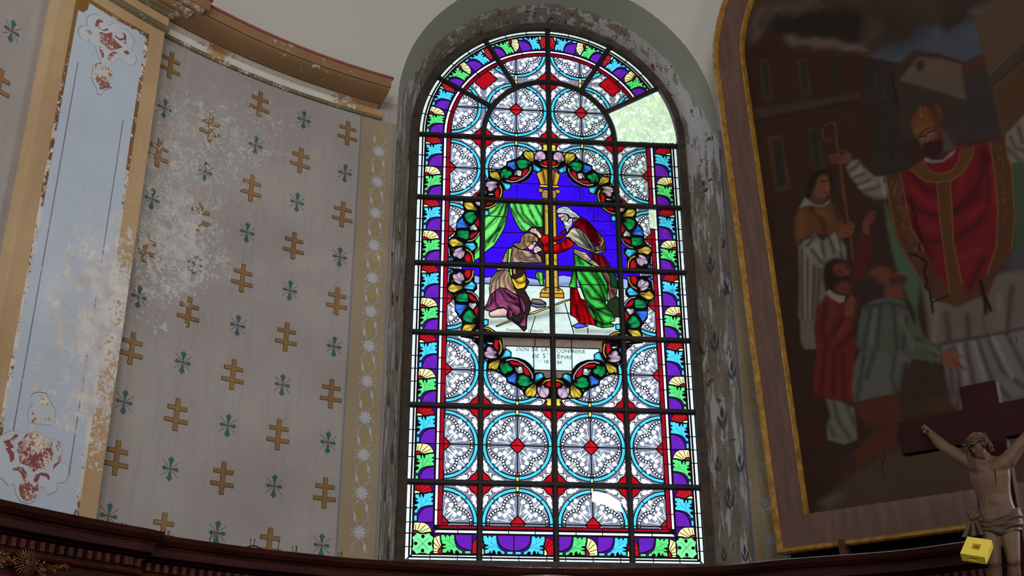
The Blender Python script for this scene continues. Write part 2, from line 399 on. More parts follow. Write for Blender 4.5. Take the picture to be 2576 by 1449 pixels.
# proportions of the panel read off the photograph
a0, z0 = PXPIL(240, 870); tR = PXPIL(363, 110)[0]; tL = PXPIL(190, 60)[0]
ztR = PXPIL(365, 92)[1]
patch('panel_border', [(tL-.35, 1.0), (tR+.35, 1.0), (tR+.35, ztR+.03), (tL-.35, ztR+.03)], M_brownline, pil, PR, .001)
patch('blue_panel', [(tL, 1.0), (tR, 1.0), (tR, ztR), (tL+.9, ztR), (tL+.85, ztR-.05), (tL+.5, ztR-.085), (tL, ztR-.09)], M_blue, pil, PR, .002)
patch('panel_line', [(tL+.75, 1.45), (tL+.83, 1.45), (tL+.83, ztR-.42), (tL+.75, ztR-.42)], M_mauve, pil, PR, .003)
patch('panel_line', [(tR-.95, 1.45), (tR-.87, 1.45), (tR-.87, ztR-.62), (tR-.95, ztR-.62)], M_mauve, pil, PR, .003)
S = 6.0375; O = (160, 20)
TOPW = [[(340, 190), (370, 130), (430, 100), (500, 100), (560, 130), (610, 200), (650, 250), (690, 270), (740, 240), (800, 225), (850, 250), (850, 330), (940, 330), (990, 370), (1050, 450), (1070, 540), (1020, 630), (1090, 730), (1100, 800), (1060, 870), (1000, 880), (940, 830), (900, 780), (870, 800), (815, 755), (780, 820), (700, 860), (690, 880), (740, 960), (750, 1040), (690, 1100), (700, 1180), (730, 1210), (600, 1250), (560, 1320), (500, 1300), (500, 1220), (450, 1140), (420, 1050), (440, 980), (430, 870), (560, 810), (500, 700), (480, 580), (400, 540), (380, 470), (340, 505), (260, 470), (220, 380), (225, 310), (270, 275), (370, 275)]]
TOPR = [[(470, 260), (490, 190), (530, 170), (580, 195), (600, 230), (560, 220), (525, 240), (530, 290), (580, 340), (660, 310), (665, 345), (590, 355), (530, 310), (510, 270), (480, 300)],
        [(320, 340), (400, 335), (440, 415), (370, 400), (350, 360)], [(500, 380), (560, 370), (640, 395), (700, 380), (730, 370), (730, 430), (780, 500), (830, 550), (890, 600), (830, 620), (740, 640), (680, 650), (610, 560), (560, 540), (530, 450)],
        [(770, 370), (790, 430), (850, 470), (900, 460), (910, 410), (870, 380), (920, 390), (945, 430), (940, 560), (900, 530), (920, 490), (850, 500), (770, 440)], [(890, 665), (960, 650), (1000, 690), (960, 720)],
        [(535, 580), (580, 620), (605, 700), (600, 760), (570, 760), (535, 680)], [(660, 760), (700, 690), (760, 660), (820, 690), (770, 700), (740, 760), (660, 830)],
        [(450, 900), (480, 850), (560, 825), (580, 840), (500, 880), (490, 930), (450, 950)], [(530, 910), (570, 880), (640, 870), (680, 880), (720, 960), (730, 1040), (690, 1070), (640, 1040), (600, 1000), (660, 1000), (640, 960), (600, 900), (580, 950), (560, 900)],
        [(440, 1050), (480, 990), (560, 1010), (640, 1060), (690, 1130), (690, 1190), (730, 1210), (640, 1220), (540, 1250), (540, 1180), (480, 1110)]]
for q in TOPW:
    patch('scroll_outline', [(t, z) for t, z in pxp([(x+(x-660)*0.015, y+(y-700)*0.01) for x, y in q], S, *O)], M_ink, pil, PR, .003)
    patch('scroll_ornament', pxp(q, S, *O), M_scroll, pil, PR, .004)
for q in TOPR: patch('scroll_field', pxp(q, S, *O), M_scrollred, pil, PR, .005)
S = 5.177; O = (0, 1020)
BOTW = [[(-60, 400), (0, 400), (130, 330), (200, 340), (330, 370), (480, 340), (650, 450), (780, 470), (800, 600), (780, 740), (890, 790), (890, 900), (840, 1000), (740, 1010), (730, 1110), (650, 1160), (600, 1150), (560, 1060), (520, 1060), (510, 1170), (440, 1250), (350, 1280), (260, 1240), (200, 1150), (180, 1020), (100, 1040), (20, 950), (-60, 930)],
        [(360, 160), (360, 60), (420, -10), (400, -100), (420, -150), (500, -170), (600, -150), (640, -60), (700, 40), (720, 160), (690, 260), (590, 250), (470, 240), (370, 230)]]
BOTR = [[(30, 470), (130, 440), (190, 375), (235, 385), (200, 440), (135, 480), (175, 545), (130, 570), (175, 620), (180, 700), (130, 745), (110, 640), (40, 520), (70, 510)],
        [(220, 500), (290, 430), (330, 380), (480, 350), (540, 410), (660, 460), (680, 480), (660, 560), (690, 630), (680, 700), (620, 760), (610, 830), (500, 815), (430, 870), (370, 790), (250, 750), (240, 650), (205, 570), (240, 540)],
        [(730, 480), (760, 470), (790, 600), (740, 590), (720, 540)], [(735, 680), (780, 650), (775, 740), (700, 810), (690, 860), (675, 820), (700, 770), (760, 720)],
        [(150, 830), (210, 795), (290, 810), (345, 880), (350, 930), (330, 1010), (290, 970), (270, 900), (230, 850), (170, 850)], [(430, 970), (460, 900), (540, 870), (620, 890), (645, 940), (620, 980), (600, 930), (520, 910), (480, 1000), (430, 1010)],
        [(235, 1080), (260, 1010), (350, 1010), (370, 990), (440, 1060), (495, 1010), (495, 1130), (440, 1220), (330, 1255), (260, 1190)],
        [(410, 60), (430, 60), (440, 130), (470, 190), (480, 230), (400, 220), (410, 150)], [(500, 110), (560, 160), (640, 140), (650, 40), (670, 150), (650, 200), (560, 180)],
        [(520, -140), (590, -120), (640, -60), (620, -10), (560, 20), (510, -60)]]
for q in BOTW:
    patch('scroll_outline', pxp([(x+(x-380)*0.012, y+(y-700)*0.01) for x, y in q], S, *O), M_ink, pil, PR, .003)
    patch('scroll_ornament', pxp(q, S, *O), M_scroll, pil, PR, .004)
for q in BOTR: patch('scroll_field', pxp(q, S, *O), M_scrollred, pil, PR, .005)
# capital and the entablature that breaks forward over the pilaster
ring_solid('astragal', TP0-.4, TP1+.25, [(RW, 4.30), (PR-.004, 4.30), (PR-.022, 4.312), (PR-.026, 4.325), (PR-.018, 4.338), (PR-.012, 4.35), (RW, 4.35)], M_bead, pil)
ring_solid('frieze_block', TP0-.2, TP1+.12, [(RW, 4.345), (PR-.012, 4.345), (PR-.018, 4.405), (RW, 4.405)], M_tan, pil)
ring_solid('cap_fillet', TP0-.6, TP1+.35, [(RW, 4.403), (PR-.030, 4.403), (PR-.042, 4.412), (PR-.036, 4.425), (PR-.05, 4.432), (RW, 4.432)], M_bead, pil)
_cv = [(PR-.05-.13*math.sin(f*1.45)**1.5, 4.43+.055*(1-math.cos(f*1.45))) for f in np.linspace(0, 1, 9)]
for i_, ex in enumerate((.6, 1.3, 2.0)):
    ring_solid('cap_cove', TP0-ex, TP1+ex+.2, [(RW, _cv[i_*3][1])]+_cv[i_*3:i_*3+3]+[(RW, _cv[min(i_*3+3, 8)][1])], M_cornicelo, pil)
ring_solid('cap_fascia', TP0-2.2, TP1+2.6, [(RW, 4.477), (PR-.185, 4.477), (PR-.19, 4.545), (RW, 4.545)], M_cornice, pil)
ring_solid('cap_red_fillet', TP0-2.3, TP1+2.75, [(RW, 4.545), (PR-.20, 4.545), (PR-.20, 4.56), (RW, 4.56)], M_redlist, pil)

# ---- plaster cornice between pilaster and window, and its stub on the other side
def cornice(t0, t1, worn):
    e = struct(empty('cornice', cyl((t0+t1)/2, 4.34, 4.1)))
    ring_solid('bead', t0, t1+.3, [(RW, 4.336), (4.132, 4.337), (4.124, 4.347), (4.130, 4.360), (RW, 4.362)], M_bead, e, .8)
    ring_solid('frieze', t0, t1+.3, [(RW, 4.362), (4.134, 4.362), (4.130, 4.405), (RW, 4.405)], M_frieze, e, .8)
    for i in range(3):
        z = 4.405+i*.0075; R = 4.122-i*.012
        ring_solid('fillet', t0, t1-.3, [(RW, z), (R, z), (R-.001, z+.005), (RW, z+.005)], M_frieze, e, .8)
        ring_solid('groove', t0, t1-.3, [(RW, z+.005), (R+.012, z+.005), (R+.012, z+.0075), (RW, z+.0075)], M_groove, e, .8)
    cv = [(4.085-.16*math.sin(f*1.45)**1.5, 4.4275+.05*(1-math.cos(f*1.45))) for f in np.linspace(0, 1, 9)]
    ring_solid('cove', t0, t1-.05, [(RW, 4.4275)]+cv+[(RW, 4.475)], worn, e, .8)
    ring_solid('fascia', t0, t1, [(RW, 4.474), (3.918, 4.474), (3.910, 4.537), (RW, 4.537)], worn, e, .8)
    ring_solid('red_fillet', t0, t1+.15, [(RW, 4.537), (3.902, 4.537), (3.900, 4.551), (RW, 4.558)], M_redlist, e, .8)
    return e
M_stub = painted('stub_plaster', (170, 164, 164), (140, 132, 128), [((1.7, 7.4, 4.4), 1.0, 1.0)], (120, 104, 84), base=0.66, gain=0.1, scale=6)
cornice(-51.0, -27.4, M_cornice)
cornice(thR+.45, 34.0, M_stub)

# ---- stencilled crosses and flowers
TH0, DTH, ZG0, DZG = -48.571, 4.5263, 1.62615, 0.31709
RD = RW-.002
def cyl_poly(pts, th, z, R, w=1.0):
    """pts in metres (x right, y up) around (th, z)"""
    return [cyl(th+math.degrees(x/R), z+y, R) for x, y in pts]
def dcross(hh, w, hb, hb2, t, y1, y2, lo=None):
    lo = -hh if lo is None else lo
    L = [(-w, hh), (w, hh)]
    if y1+t > lo: L += [(w, y1+t), (hb, y1+t), (hb, y1-t), (w, y1-t)]
    if y2+t > lo: L += [(w, y2+t), (hb2, y2+t), (hb2, y2-t), (w, y2-t)]
    L += [(w, lo), (-w, lo)]
    if y2+t > lo: L += [(-w, y2-t), (-hb2, y2-t), (-hb2, y2+t), (-w, y2+t)]
    if y1+t > lo: L += [(-w, y1-t), (-hb, y1-t), (-hb, y1+t), (-w, y1+t)]
    return L
def make_cross(th, z, parent, m1=M_cross, k=1.0):
    hh, w, hb, hb2, t, y1, y2 = [v*k for v in (.094, .0128, .060, .071, .0110, .046, -.024)]
    y1, y2 = .039*k, -.036*k
    e = .0025
    for nm, ee, R, mt in (('cross_outline', e, RD, M_outline), ('painted_cross', 0, RD-.0012, m1)):
        q = dcross(hh+ee, w+ee, hb+ee, hb2+ee, t+ee, y1, y2)
        V = cyl_poly(q, th, z, R); mk(nm, V, [tuple(range(len(V)))], mt, parent)
def petal(a, k):
    L = [(0, .004), (-.005, .016), (-.013, .046), (-.021, .056), (-.011, .060), (-.010, .068), (-.003, .066), (0, .080), (.003, .066), (.010, .068), (.011, .060), (.021, .056), (.013, .046), (.005, .016)]
    ca, sa = math.cos(a), math.sin(a); return [((x*ca-y*sa)*k, (x*sa+y*ca)*k) for x, y in L]
def make_flower(th, z, parent):
    for i, k in enumerate((0.98, .72, .98, .72)):
        V = cyl_poly(petal(i*math.pi/2, k), th, z, RD); mk('painted_petal', V, [tuple(range(len(V)))], M_teal, parent)
    mb = MB()
    for a in (0.72, math.pi-0.72, math.pi+0.72, -0.72):
        ca, sa = math.cos(a), math.sin(a)
        q = [(ca*.012-sa*.0012, sa*.012+ca*.0012), (ca*.07-sa*.0012, sa*.07+ca*.0012), (ca*.07+sa*.0012, sa*.07-ca*.0012), (ca*.012+sa*.0012, sa*.012-ca*.0012)]
        mb.add(cyl_poly(q, th, z, RD-.0004), [(0, 1, 2, 3)])
    mb.add(cyl_poly([(.008*math.cos(i*math.pi/4), .008*math.sin(i*math.pi/4)) for i in range(8)], th, z, RD-.0006), [tuple(range(8))])
    mb.build('painted_rays', M_redline, parent)
for j in range(-1, 9):
    for i in range(0, 5):
        if (j % 2 == 0) != (i % 2 == 0):
            if j == 8 and i == 1: continue
            make_flower(TH0+DTH*i, ZG0+DZG*j, wall_left)
        else: make_cross(TH0+DTH*i, ZG0+DZG*j-(.028 if j < 0 else 0), wall_left)
for (x, y) in ((30, 78),):
    t, z = cyl_hit(x, y, RD); make_flower(t, z, wall_far_left)
t, z = cyl_hit(-2, 212, RD); make_cross(t, z, wall_far_left)

# ---- floral bands at both edges of the window opening
def floral(t0, t1, zlist, parent, tanm, greym, whitem, goldm, flip=1):
    tc = (t0+t1)/2; zt, zb = 4.335, 1.0
    def strip(ta, tb, m, off, nm):
        zz = np.linspace(zb, zt, 12); V, F = gridmesh(np.array([[cyl(t, z, RD+.001-off) for z in zz] for t in (ta, (ta+tb)/2, tb)])); mk(nm, V, F, m, parent)
    strip(t0, t1, tanm, 0, 'band_ground'); strip(t0-.12, t0+.06, greym, .0005, 'band_line'); strip(t1-.3, t1-.1, greym, .0005, 'band_line')
    R = RD-.0008
    for z in zlist:
        L = []
        for k in range(64):
            a = 2*math.pi*k/64; r = .042*(.48+.52*abs(math.cos(4*a))**.6); L.append((r*math.cos(a), r*math.sin(a)))
        V = cyl_poly(L, tc+.1, z, R); mk('painted_blossom', V, [tuple(range(64))], whitem, parent)
        L = [(.019*(.6+.4*abs(math.cos(2*a)))*math.cos(a), .022*(.6+.4*abs(math.cos(2*a)))*math.sin(a)) for a in np.linspace(0, 2*math.pi, 32, endpoint=False)]
        V = cyl_poly(L, tc+.15, z+.118, R); mk('painted_bud', V, [tuple(range(32))], goldm, parent)
        mb = MB()
        def curl(pts, w):
            n = len(pts)
            for i in range(n-1):
                (x0, y0), (x1, y1) = pts[i], pts[i+1]; dx, dy = x1-x0, y1-y0; l = math.hypot(dx, dy)+1e-9; nx, ny = -dy/l*w/2, dx/l*w/2
                mb.add(cyl_poly([(x0+nx, y0+ny), (x1+nx, y1+ny), (x1-nx, y1-ny), (x0-nx, y0-ny)], tc+.1, z, R-.0003), [(0, 1, 2, 3)])
        for sx, sy in ((1, 1), (-1, 1), (1, -1), (-1, -1)):
            s = sx*flip
            stem = [(s*.012, sy*.03), (s*.02, sy*.055), (s*.038, sy*.07), (s*.052, sy*.085) if sx*sy > 0 else (s*.03, sy*.09)]
            curl(stem, .004)
            if sx*sy > 0:
                c = (s*.045, sy*.098); curl([(c[0]+.013*(1-.1*k)*math.cos(k*.8*s), c[1]+.013*(1-.1*k)*math.sin(k*.8*s)) for k in range(9)], .0035)
            else:
                q = [(s*.030, sy*.062), (s*.046, sy*.075), (s*.044, sy*.105), (s*.054, sy*.130), (s*.032, sy*.108), (s*.027, sy*.085)]
                mb.add(cyl_poly(q, tc+.1, z, R-.0003), [tuple(range(6))])
            curl([(s*.03, sy*.02), (s*.045, sy*.012), (s*.058, sy*.022), (s*.05, sy*.032)], .0035)
        mb.build('painted_tendrils', whitem, parent)
bz = [((-1.0, 7.0, 2.5), 0.3, 0.0)]
M_band = painted('band_tan', (158, 142, 116), (142, 126, 102), bz, streak=False)
M_bandgrey = painted('band_grey', (128, 130, 140), (112, 114, 126), bz, streak=False)
M_blossom = painted('blossom_white', (186, 186, 190), (170, 172, 180), bz, streak=False)
M_bud = painted('bud_gold', (186, 146, 72), (164, 124, 58), bz, streak=False)
z1 = cyl_hit(910, 1340, RW)[1]; z2 = cyl_hit(927, 960, RW)[1]; dzz = (z2-z1)/4
floral(-29.1, thL-.02, [z1+dzz*k for k in range(0, 12)], wall_left, M_band, M_bandgrey, M_blossom, M_bud)
rz = [((1.75, 7.4, 4.2), 1.0, 0.8), ((1.7, 7.4, 1.6), 1.2, 0.95), ((1.7, 7.4, 3.0), 1.5, 0.35)]
M_band2 = painted('band_tan_worn', (134, 118, 92), (112, 98, 78), rz, (176, 168, 160), streak=False)
M_bandgrey2 = painted('band_grey_worn', (84, 92, 108), (70, 78, 92), rz, (176, 168, 160), streak=False)
M_blossom2 = painted('blossom_worn', (128, 128, 130), (114, 114, 118), rz, (176, 168, 160), streak=False)
M_bud2 = painted('bud_worn', (146, 112, 62), (126, 96, 54), rz, (176, 168, 160), streak=False)
floral(thR+.02, thR+3.2, [z1+.03+dzz*k for k in range(0, 12)], wall_right, M_band2, M_bandgrey2, M_blossom2, M_bud2, -1)

M_sprig = painted('sprig_blue', (66, 78, 88), (54, 64, 74), [((1.4, 7.6, 2.6), 2.5, .9), ((-.8, 7.3, 2.6), 2.5, .7)], (120, 108, 94), base=0.63, gain=0.1, scale=6.0, streak=False)
def rev_point(i, f):
    a = int(i); t = i-a; g = f*K; c = int(g); u = g-c
    A = RV0[a, c]*(1-t)*(1-u)+RV0[a+1, c]*t*(1-u)+RV0[a, c+1]*(1-t)*u+RV0[a+1, c+1]*t*u; return A
def sprig(i, f, k=1.0):
    c = rev_point(i, f); ex = rev_point(i, min(f+.1, .99))-c; ex /= np.linalg.norm(ex); ez = np.array([0, 0, 1.0]); nn_ = np.cross(ex, ez); nn_ /= np.linalg.norm(nn_)
    if nn_ @ (np.array([.5, 5.0, c[2]])-c) < 0: nn_ = -nn_
    mb = MB()
    for lf in ([(0, -.01), (-.016, .02), (-.018, .045), (-.008, .06), (0, .085), (.008, .06), (.018, .045), (.016, .02)], [(-.006, -.05), (-.03, -.04), (-.045, -.005), (-.05, .03), (-.036, .015), (-.026, .0), (-.012, -.02)], [(.006, -.05), (.03, -.04), (.045, -.005), (.05, .03), (.036, .015), (.026, .0), (.012, -.02)], [(-.003, -.06), (.003, -.06), (.002, 0), (-.002, 0)]):
        mb.add([c+ex*x*k+ez*y*k*1.25+nn_*.0025 for x, y in lf], [tuple(range(len(lf)))])
    mb.build('painted_sprig', M_sprig, rv)
for i, f, k in ((95.2, .45, 1), (93.4, .28, .6), (93.6, .8, .7), (91.0, .52, 1), (89.3, .3, .7), (89.6, .85, .8), (87.2, .5, 1), (85.2, .84, .8), (83.4, .45, 1), (81.0, .85, .7), (79.4, .5, .9), (2.4, .45, 1), (4.6, .75, .7), (6.6, .45, 1), (8.8, .78, .7), (11, .4, .9), (13.6, .8, .7)): sprig(i, f, k)
# ------------------------------------------------------------------ the stained glass window
win = struct(empty('window_1', tuple(W1+np.array([0, 0, 1.26*SG]))))
def W3(u, v, off=0.0): return W1+UVX*(u*SG)+np.array([0, 0, v*SG])+NRM*off
def W3a(uv, off=0.0):
    uv = np.asarray(uv, float); return W1+np.outer(uv[:, 0]*SG, UVX)+np.outer(uv[:, 1]*SG, [0, 0, 1])+NRM*off
BARV = [4.307-0.5098*j for j in range(6)]; VBOT = 1.262; VARC = 4.325; MU = 0.4838; RO = 0.950
# glass: light passes straight through, tinted by the pane's own colour with streaks of the melt
m, nt, out_ = nmat('stained_glass'); T = NT(nt)
at = T.n('ShaderNodeAttribute'); at.attribute_name = 'Col'
st = T.noise(T.mapping(T.pos(), (1, 1, 1.7)), 14, 5, 0.6, 0.6); st2 = T.noise(T.pos(), 90, 3, 0.5)
tint = T.mix(T.ramp(st, 0.30, 0.72, (0.80, 0.80, 0.80, 1), (1, 1, 1, 1)), (0, 0, 0, 1), at.outputs['Color'])
g = T.mix(1.0, at.outputs['Color'], T.ramp(st, 0.30, 0.75, (0.80, 0.80, 0.82, 1), (1.12, 1.12, 1.12, 1)), 'MULTIPLY')
g = T.mix(1.0, g, T.ramp(st2, 0.3, 0.7, (0.9, 0.9, 0.9, 1), (1.05, 1.05, 1.05, 1)), 'MULTIPLY')
tr = T.n('ShaderNodeBsdfTransparent'); T.l(g, tr.inputs[0])
df = T.n('ShaderNodeBsdfDiffuse'); T.l(at.outputs['Color'], df.inputs[0]); tl = T.n('ShaderNodeBsdfTranslucent'); T.l(g, tl.inputs[0])
mt_ = T.n('ShaderNodeMixShader'); mt_.inputs[0].default_value = 0.55; T.l(tr.outputs[0], mt_.inputs[1]); T.l(tl.outputs[0], mt_.inputs[2])
mx = T.n('ShaderNodeMixShader'); mx.inputs[0].default_value = 0.04; T.l(mt_.outputs[0], mx.inputs[1]); T.l(df.outputs[0], mx.inputs[2]); T.l(mx.outputs[0], out_.inputs[0])
M_glass = m
m, nt, out_ = nmat('clear_glass'); T = NT(nt)
tr = T.n('ShaderNodeBsdfTransparent'); tr.inputs[0].default_value = (0.93, 0.97, 0.95, 1)
df = T.n('ShaderNodeBsdfTranslucent'); df.inputs[0].default_value = (.9, .95, .92, 1)
mx = T.n('ShaderNodeMixShader'); mx.inputs[0].default_value = 0.30; T.l(tr.outputs[0], mx.inputs[1]); T.l(df.outputs[0], mx.inputs[2]); T.l(mx.outputs[0], out_.inputs[0])
M_clear = m

WHITE = (246, 250, 253); CYAN = (74, 200, 236); PURP = (100, 32, 160); PURPD = (62, 17, 112); RED = (190, 14, 26); REDD = (150, 12, 30)
GREEN = (88, 214, 112); YEL = (242, 226, 150); GRI = (124, 126, 138); GRO = (150, 146, 162); GOLD = (226, 184, 52); SBLUE = (52, 12, 205)
WGREEN = (14, 150, 74); PINK = (206, 168, 184); COB = (50, 112, 214); CREAM = (214, 214, 200)
POLY = []      # painter's list in drawing units
def add(pts, kind, col=None, name=None, key=None, soft=None):
    POLY.append((np.asarray(pts, float), kind, col, name, key, soft)); return len(POLY)-1
_k = [0]
def pane(pts, col, name, soft=None, lead=0.007, key=None):
    _k[0] += 1; add(pts, 'glass', col, name, key or ('k', _k[0]), soft)
    if lead: line(list(pts)+[pts[0]], lead)
def line(pts, w, kind='lead'):
    for (x0, y0), (x1, y1) in zip(pts[:-1], pts[1:]):
        dx, dy = x1-x0, y1-y0; l = math.hypot(dx, dy)
        if l < 1e-6: continue
        dx, dy = dx/l, dy/l; e = w*.32; nx, ny = -dy*w/2, dx*w/2
        x0e, y0e, x1e, y1e = x0-dx*e, y0-dy*e, x1+dx*e, y1+dy*e
        add([(x0e+nx, y0e+ny), (x0e-nx, y0e-ny), (x1e-nx, y1e-ny), (x1e+nx, y1e+ny)], kind)
def ribbon(pts, w0, w1=None):
    pts = [np.asarray(p, float) for p in pts]; n = len(pts); w1 = w0 if w1 is None else w1; L = []; Rr = []
    for i, p in enumerate(pts):
        d = pts[min(i+1, n-1)]-pts[max(i-1, 0)]; d /= (np.linalg.norm(d)+1e-9); nn = np.array([-d[1], d[0]]); w = (w0+(w1-w0)*i/(n-1))/2
        L.append(tuple(p+nn*w)); Rr.append(tuple(p-nn*w))
    return L+Rr[::-1]
def arcpts(cx, cy, r, a0, a1, n): return [(cx+r*math.cos(a), cy+r*math.sin(a)) for a in np.linspace(math.radians(a0), math.radians(a1), n)]
def circ(cx, cy, r, n=8): return arcpts(cx, cy, r, 0, 360-360/n, n)

# --- the roundel cell --------------------------------------------------
def trefoil(x, y, a, s=1.0):
    L = []
    for k in range(18):
        t = 2*math.pi*k/18; r = .0172*s*(0.70+0.30*abs(math.cos(1.5*(t-a)))**0.8); L.append((x+r*math.cos(t), y+r*math.sin(t)))
    return L
def cell(cu, cv):
    T8 = [lambda x, y: (x, y), lambda x, y: (-x, y), lambda x, y: (x, -y), lambda x, y: (-x, -y), lambda x, y: (y, x), lambda x, y: (-y, x), lambda x, y: (y, -x), lambda x, y: (-y, -x)]
    T4 = T8[:4]
    def tf(f, L): return [(cu+f(x, y)[0], cv+f(x, y)[1]) for x, y in L]
    h = 0.2419; hv = 0.2549
    kf = [('f', cu, cv, q) for q in range(4)]; ko = [('o', cu, cv, q) for q in range(4)]; kc = [('c', cu, cv, q) for q in range(4)]
    def q4(f): x, y = f(1, 1); return (0 if x > 0 else 1)+(0 if y > 0 else 2)
    for f in T4:                                        # corner ground, ring, discs
        q = q4(f)
        add(tf(f, [(0, 0), (h, 0), (h, hv), (0, hv)]), 'glass', (134, 127, 140), 'corner_pane', kc[q])
    for f in T4:
        q = q4(f)
        add(tf(f, [(0, 0)]+arcpts(0, 0, .228, 0, 90, 14)), 'glass', CYAN, 'ring_pane', ('r', cu, cv, q))
    for f in T4:
        q = q4(f)
        add(tf(f, [(0, 0)]+arcpts(0, 0, .204, 0, 90, 14)), 'glass', GRO, 'field_pane', kf[q])
    for a in range(0, 360, 10):                          # both edges of the ring
        for r, w in ((.2285, .006), (.204, .008)):
            line([(cu+r*math.cos(math.radians(b)), cv+r*math.sin(math.radians(b))) for b in (a, a+10)], w)
    for a in (45, 135, 225, 315): line([(cu+r*math.cos(math.radians(a)), cv+r*math.sin(math.radians(a))) for r in (.205, .228)], .005)
    for f in T8:                                        # spandrel sprays inside the ring
        q = q4(f)
        for pts, w in (([(.096, .107), (.100, .125), (.108, .142)], .0035), ([(.097, .104), (.105, .122), (.118, .138)], .003)):
            add(tf(f, ribbon(pts, w+.004)), 'paint'); add(tf(f, ribbon(pts, w)), 'glass', WHITE, 'field_pane', kf[q])
        add(tf(f, trefoil(.108, .153, 1.2, 1.12)), 'paint'); add(tf(f, trefoil(.108, .153, 1.2, .98)), 'glass', WHITE, 'field_pane', kf[q])
    for f in T4:
        q = q4(f)
        b = ribbon([(.105, .105), (.142, .142)], .0085)
        add(tf(f, ribbon([(.103, .103), (.146, .146)], .0115)), 'paint'); add(tf(f, b), 'glass', WHITE, 'field_pane', kf[q])
    lob = arcpts(0, .0949, .093+.0105, 0, 180, 22)
    for f in (T8[0], T8[2], T8[4], T8[5]): add(tf(f, [(.1035, .05)]+lob+[(-.1035, .05)]), 'paint')
    lob = arcpts(0, .0949, .093-.0105, 0, 90, 12)
    for f in T8:
        q = q4(f); add(tf(f, [(0, 0), (.082, .082)]+lob), 'glass', GRI, 'field_pane', kf[q])
    nb = 15
    for f in (T8[0], T8[2], T8[4], T8[5]):
        for i in range(nb):
            a = math.pi*(i+.5)/nb; x, y = .093*math.cos(a), .0949+.093*math.sin(a)
            X, Y = f(x, y); q = (0 if X > 0 else 1)+(0 if Y > 0 else 2)
            add([(cu+X+.0072*math.cos(t), cv+Y+.0072*math.sin(t)) for t in np.linspace(0, 2*math.pi, 7)[:-1]], 'glass', WHITE, 'field_pane', kf[q])
    for f in T8:
        q = q4(f)
        for tx, ty in ((.034, .141), (.060, .113), (.053, .082)):
            st = [(.010, .040), (.012+.1*tx, .065), (tx*.75, ty-.02), (tx*.95, ty-.008)]
            add(tf(f, ribbon(st, .0075)), 'paint'); add(tf(f, ribbon(st, .0045)), 'glass', WHITE, 'field_pane', kf[q])
        for tx, ty, a in ((.034, .141, 1.57), (.060, .113, .7), (.053, .082, -.3)):
            add(tf(f, trefoil(tx, ty, a, 1.13)), 'paint'); add(tf(f, trefoil(tx, ty, a, .99)), 'glass', WHITE, 'field_pane', kf[q])
    for f in T4:
        q = q4(f); add(tf(f, ribbon([(.030, .030), (.092, .092)], .0125)), 'paint'); add(tf(f, ribbon([(.030, .030), (.090, .090)], .0090)), 'glass', WHITE, 'field_pane', kf[q])
    line([(cu, cv+.05), (cu, cv+.204)], .007); line([(cu, cv-.05), (cu, cv-.204)], .007)
    line([(cu+.05, cv), (cu+h, cv)], .007); line([(cu-.05, cv), (cu-h, cv)], .007)
    for s in (1, -1):
        add([(cu-.052, cv), (cu+.052, cv), (cu, cv+s*.053)], 'glass', RED, 'diamond_pane', ('d', cu, cv, s))
    line([(cu-.052, cv), (cu, cv+.053), (cu+.052, cv), (cu, cv-.053), (cu-.052, cv)], .007); line([(cu-.06, cv), (cu+.06, cv)], .006)
    for f in T4: line(tf(f, [(.002, .03), (.012, .018), (.022, .008)]), .0025, 'paint')
    for s in (1, -1):                                   # small yellow link at head and foot of the ring
        pane([(cu-.010, cv+s*.207), (cu+.010, cv+s*.207), (cu+.010, cv+s*hv), (cu-.010, cv+s*hv)], (240, 210, 110), 'link_pane', None, .005)
    for f in T4:                                        # corner: acanthus sprays and a quarter of a red lozenge
        q = q4(f); c = (h, hv)
        for fl in (lambda x, y: (x, y), lambda x, y: (y, x)):
            lf = [(.092, .008), (.108, .018), (.135, .020), (.150, .032), (.147, .046), (.135, .044), (.118, .050), (.104, .036), (.096, .026)]
            lf = [(.060, .052)]+[(.165-(x-.092)*1.2, y+.004) for x, y in lf]
            g2 = [(h-fl(a, b)[0], hv-fl(a, b)[1]) for a, b in [(.078, .052), (.082, .030), (.100, .020), (.118, .026), (.135, .020), (.160, .010), (.152, .026), (.138, .032), (.134, .044), (.116, .044), (.104, .056), (.092, .054)]]
            cx_ = sum(p[0] for p in g2)/len(g2); cy_ = sum(p[1] for p in g2)/len(g2)
            add(tf(f, [(cx_+(x-cx_)*1.16, cy_+(y-cy_)*1.22) for x, y in g2]), 'paint'); add(tf(f, g2), 'glass', (240, 238, 246), 'corner_pane', kc[q])
            s2 = [(h-fl(a, b)[0], hv-fl(a, b)[1]) for a, b in [(.074, .072), (.066, .060), (.070, .040), (.080, .026)]]
            add(tf(f, ribbon(s2, .0105)), 'paint'); add(tf(f, ribbon(s2, .0065)), 'glass', (240, 238, 246), 'corner_pane', kc[q])
            s3 = [(h-fl(a, b)[0], hv-fl(a, b)[1]) for a, b in [(.150, .040), (.170, .030), (.190, .012)]]
            add(tf(f, ribbon(s3, .004, .002)), 'paint')
        add(tf(f, trefoil(h-.066, hv-.062, .8, .8)), 'paint'); add(tf(f, trefoil(h-.066, hv-.062, .8, .62)), 'glass', (240, 238, 246), 'corner_pane', kc[q])
        add(tf(f, [(h-.098, hv), (h, hv-.098), (h, hv)]), 'glass', (176, 12, 24), 'lozenge_pane', ('z', cu, cv, q)); line(tf(f, [(h-.1, hv), (h, hv-.1)]), .007)
VC = [VARC-.018+.2549+.5098*(1-k) for k in range(0, 7)]   # centres: above the spring ... bottom
for k in range(-1, 7):
    cv = BARV[0]+.2549-.5098*k
    for cu in (-3*.2419, -.2419, .2419, 3*.2419):
        if math.hypot(abs(cu)-.2419, max(cv-.2549-VARC, 0)) > .80: continue
        cell(round(cu, 5), round(cv, 5))

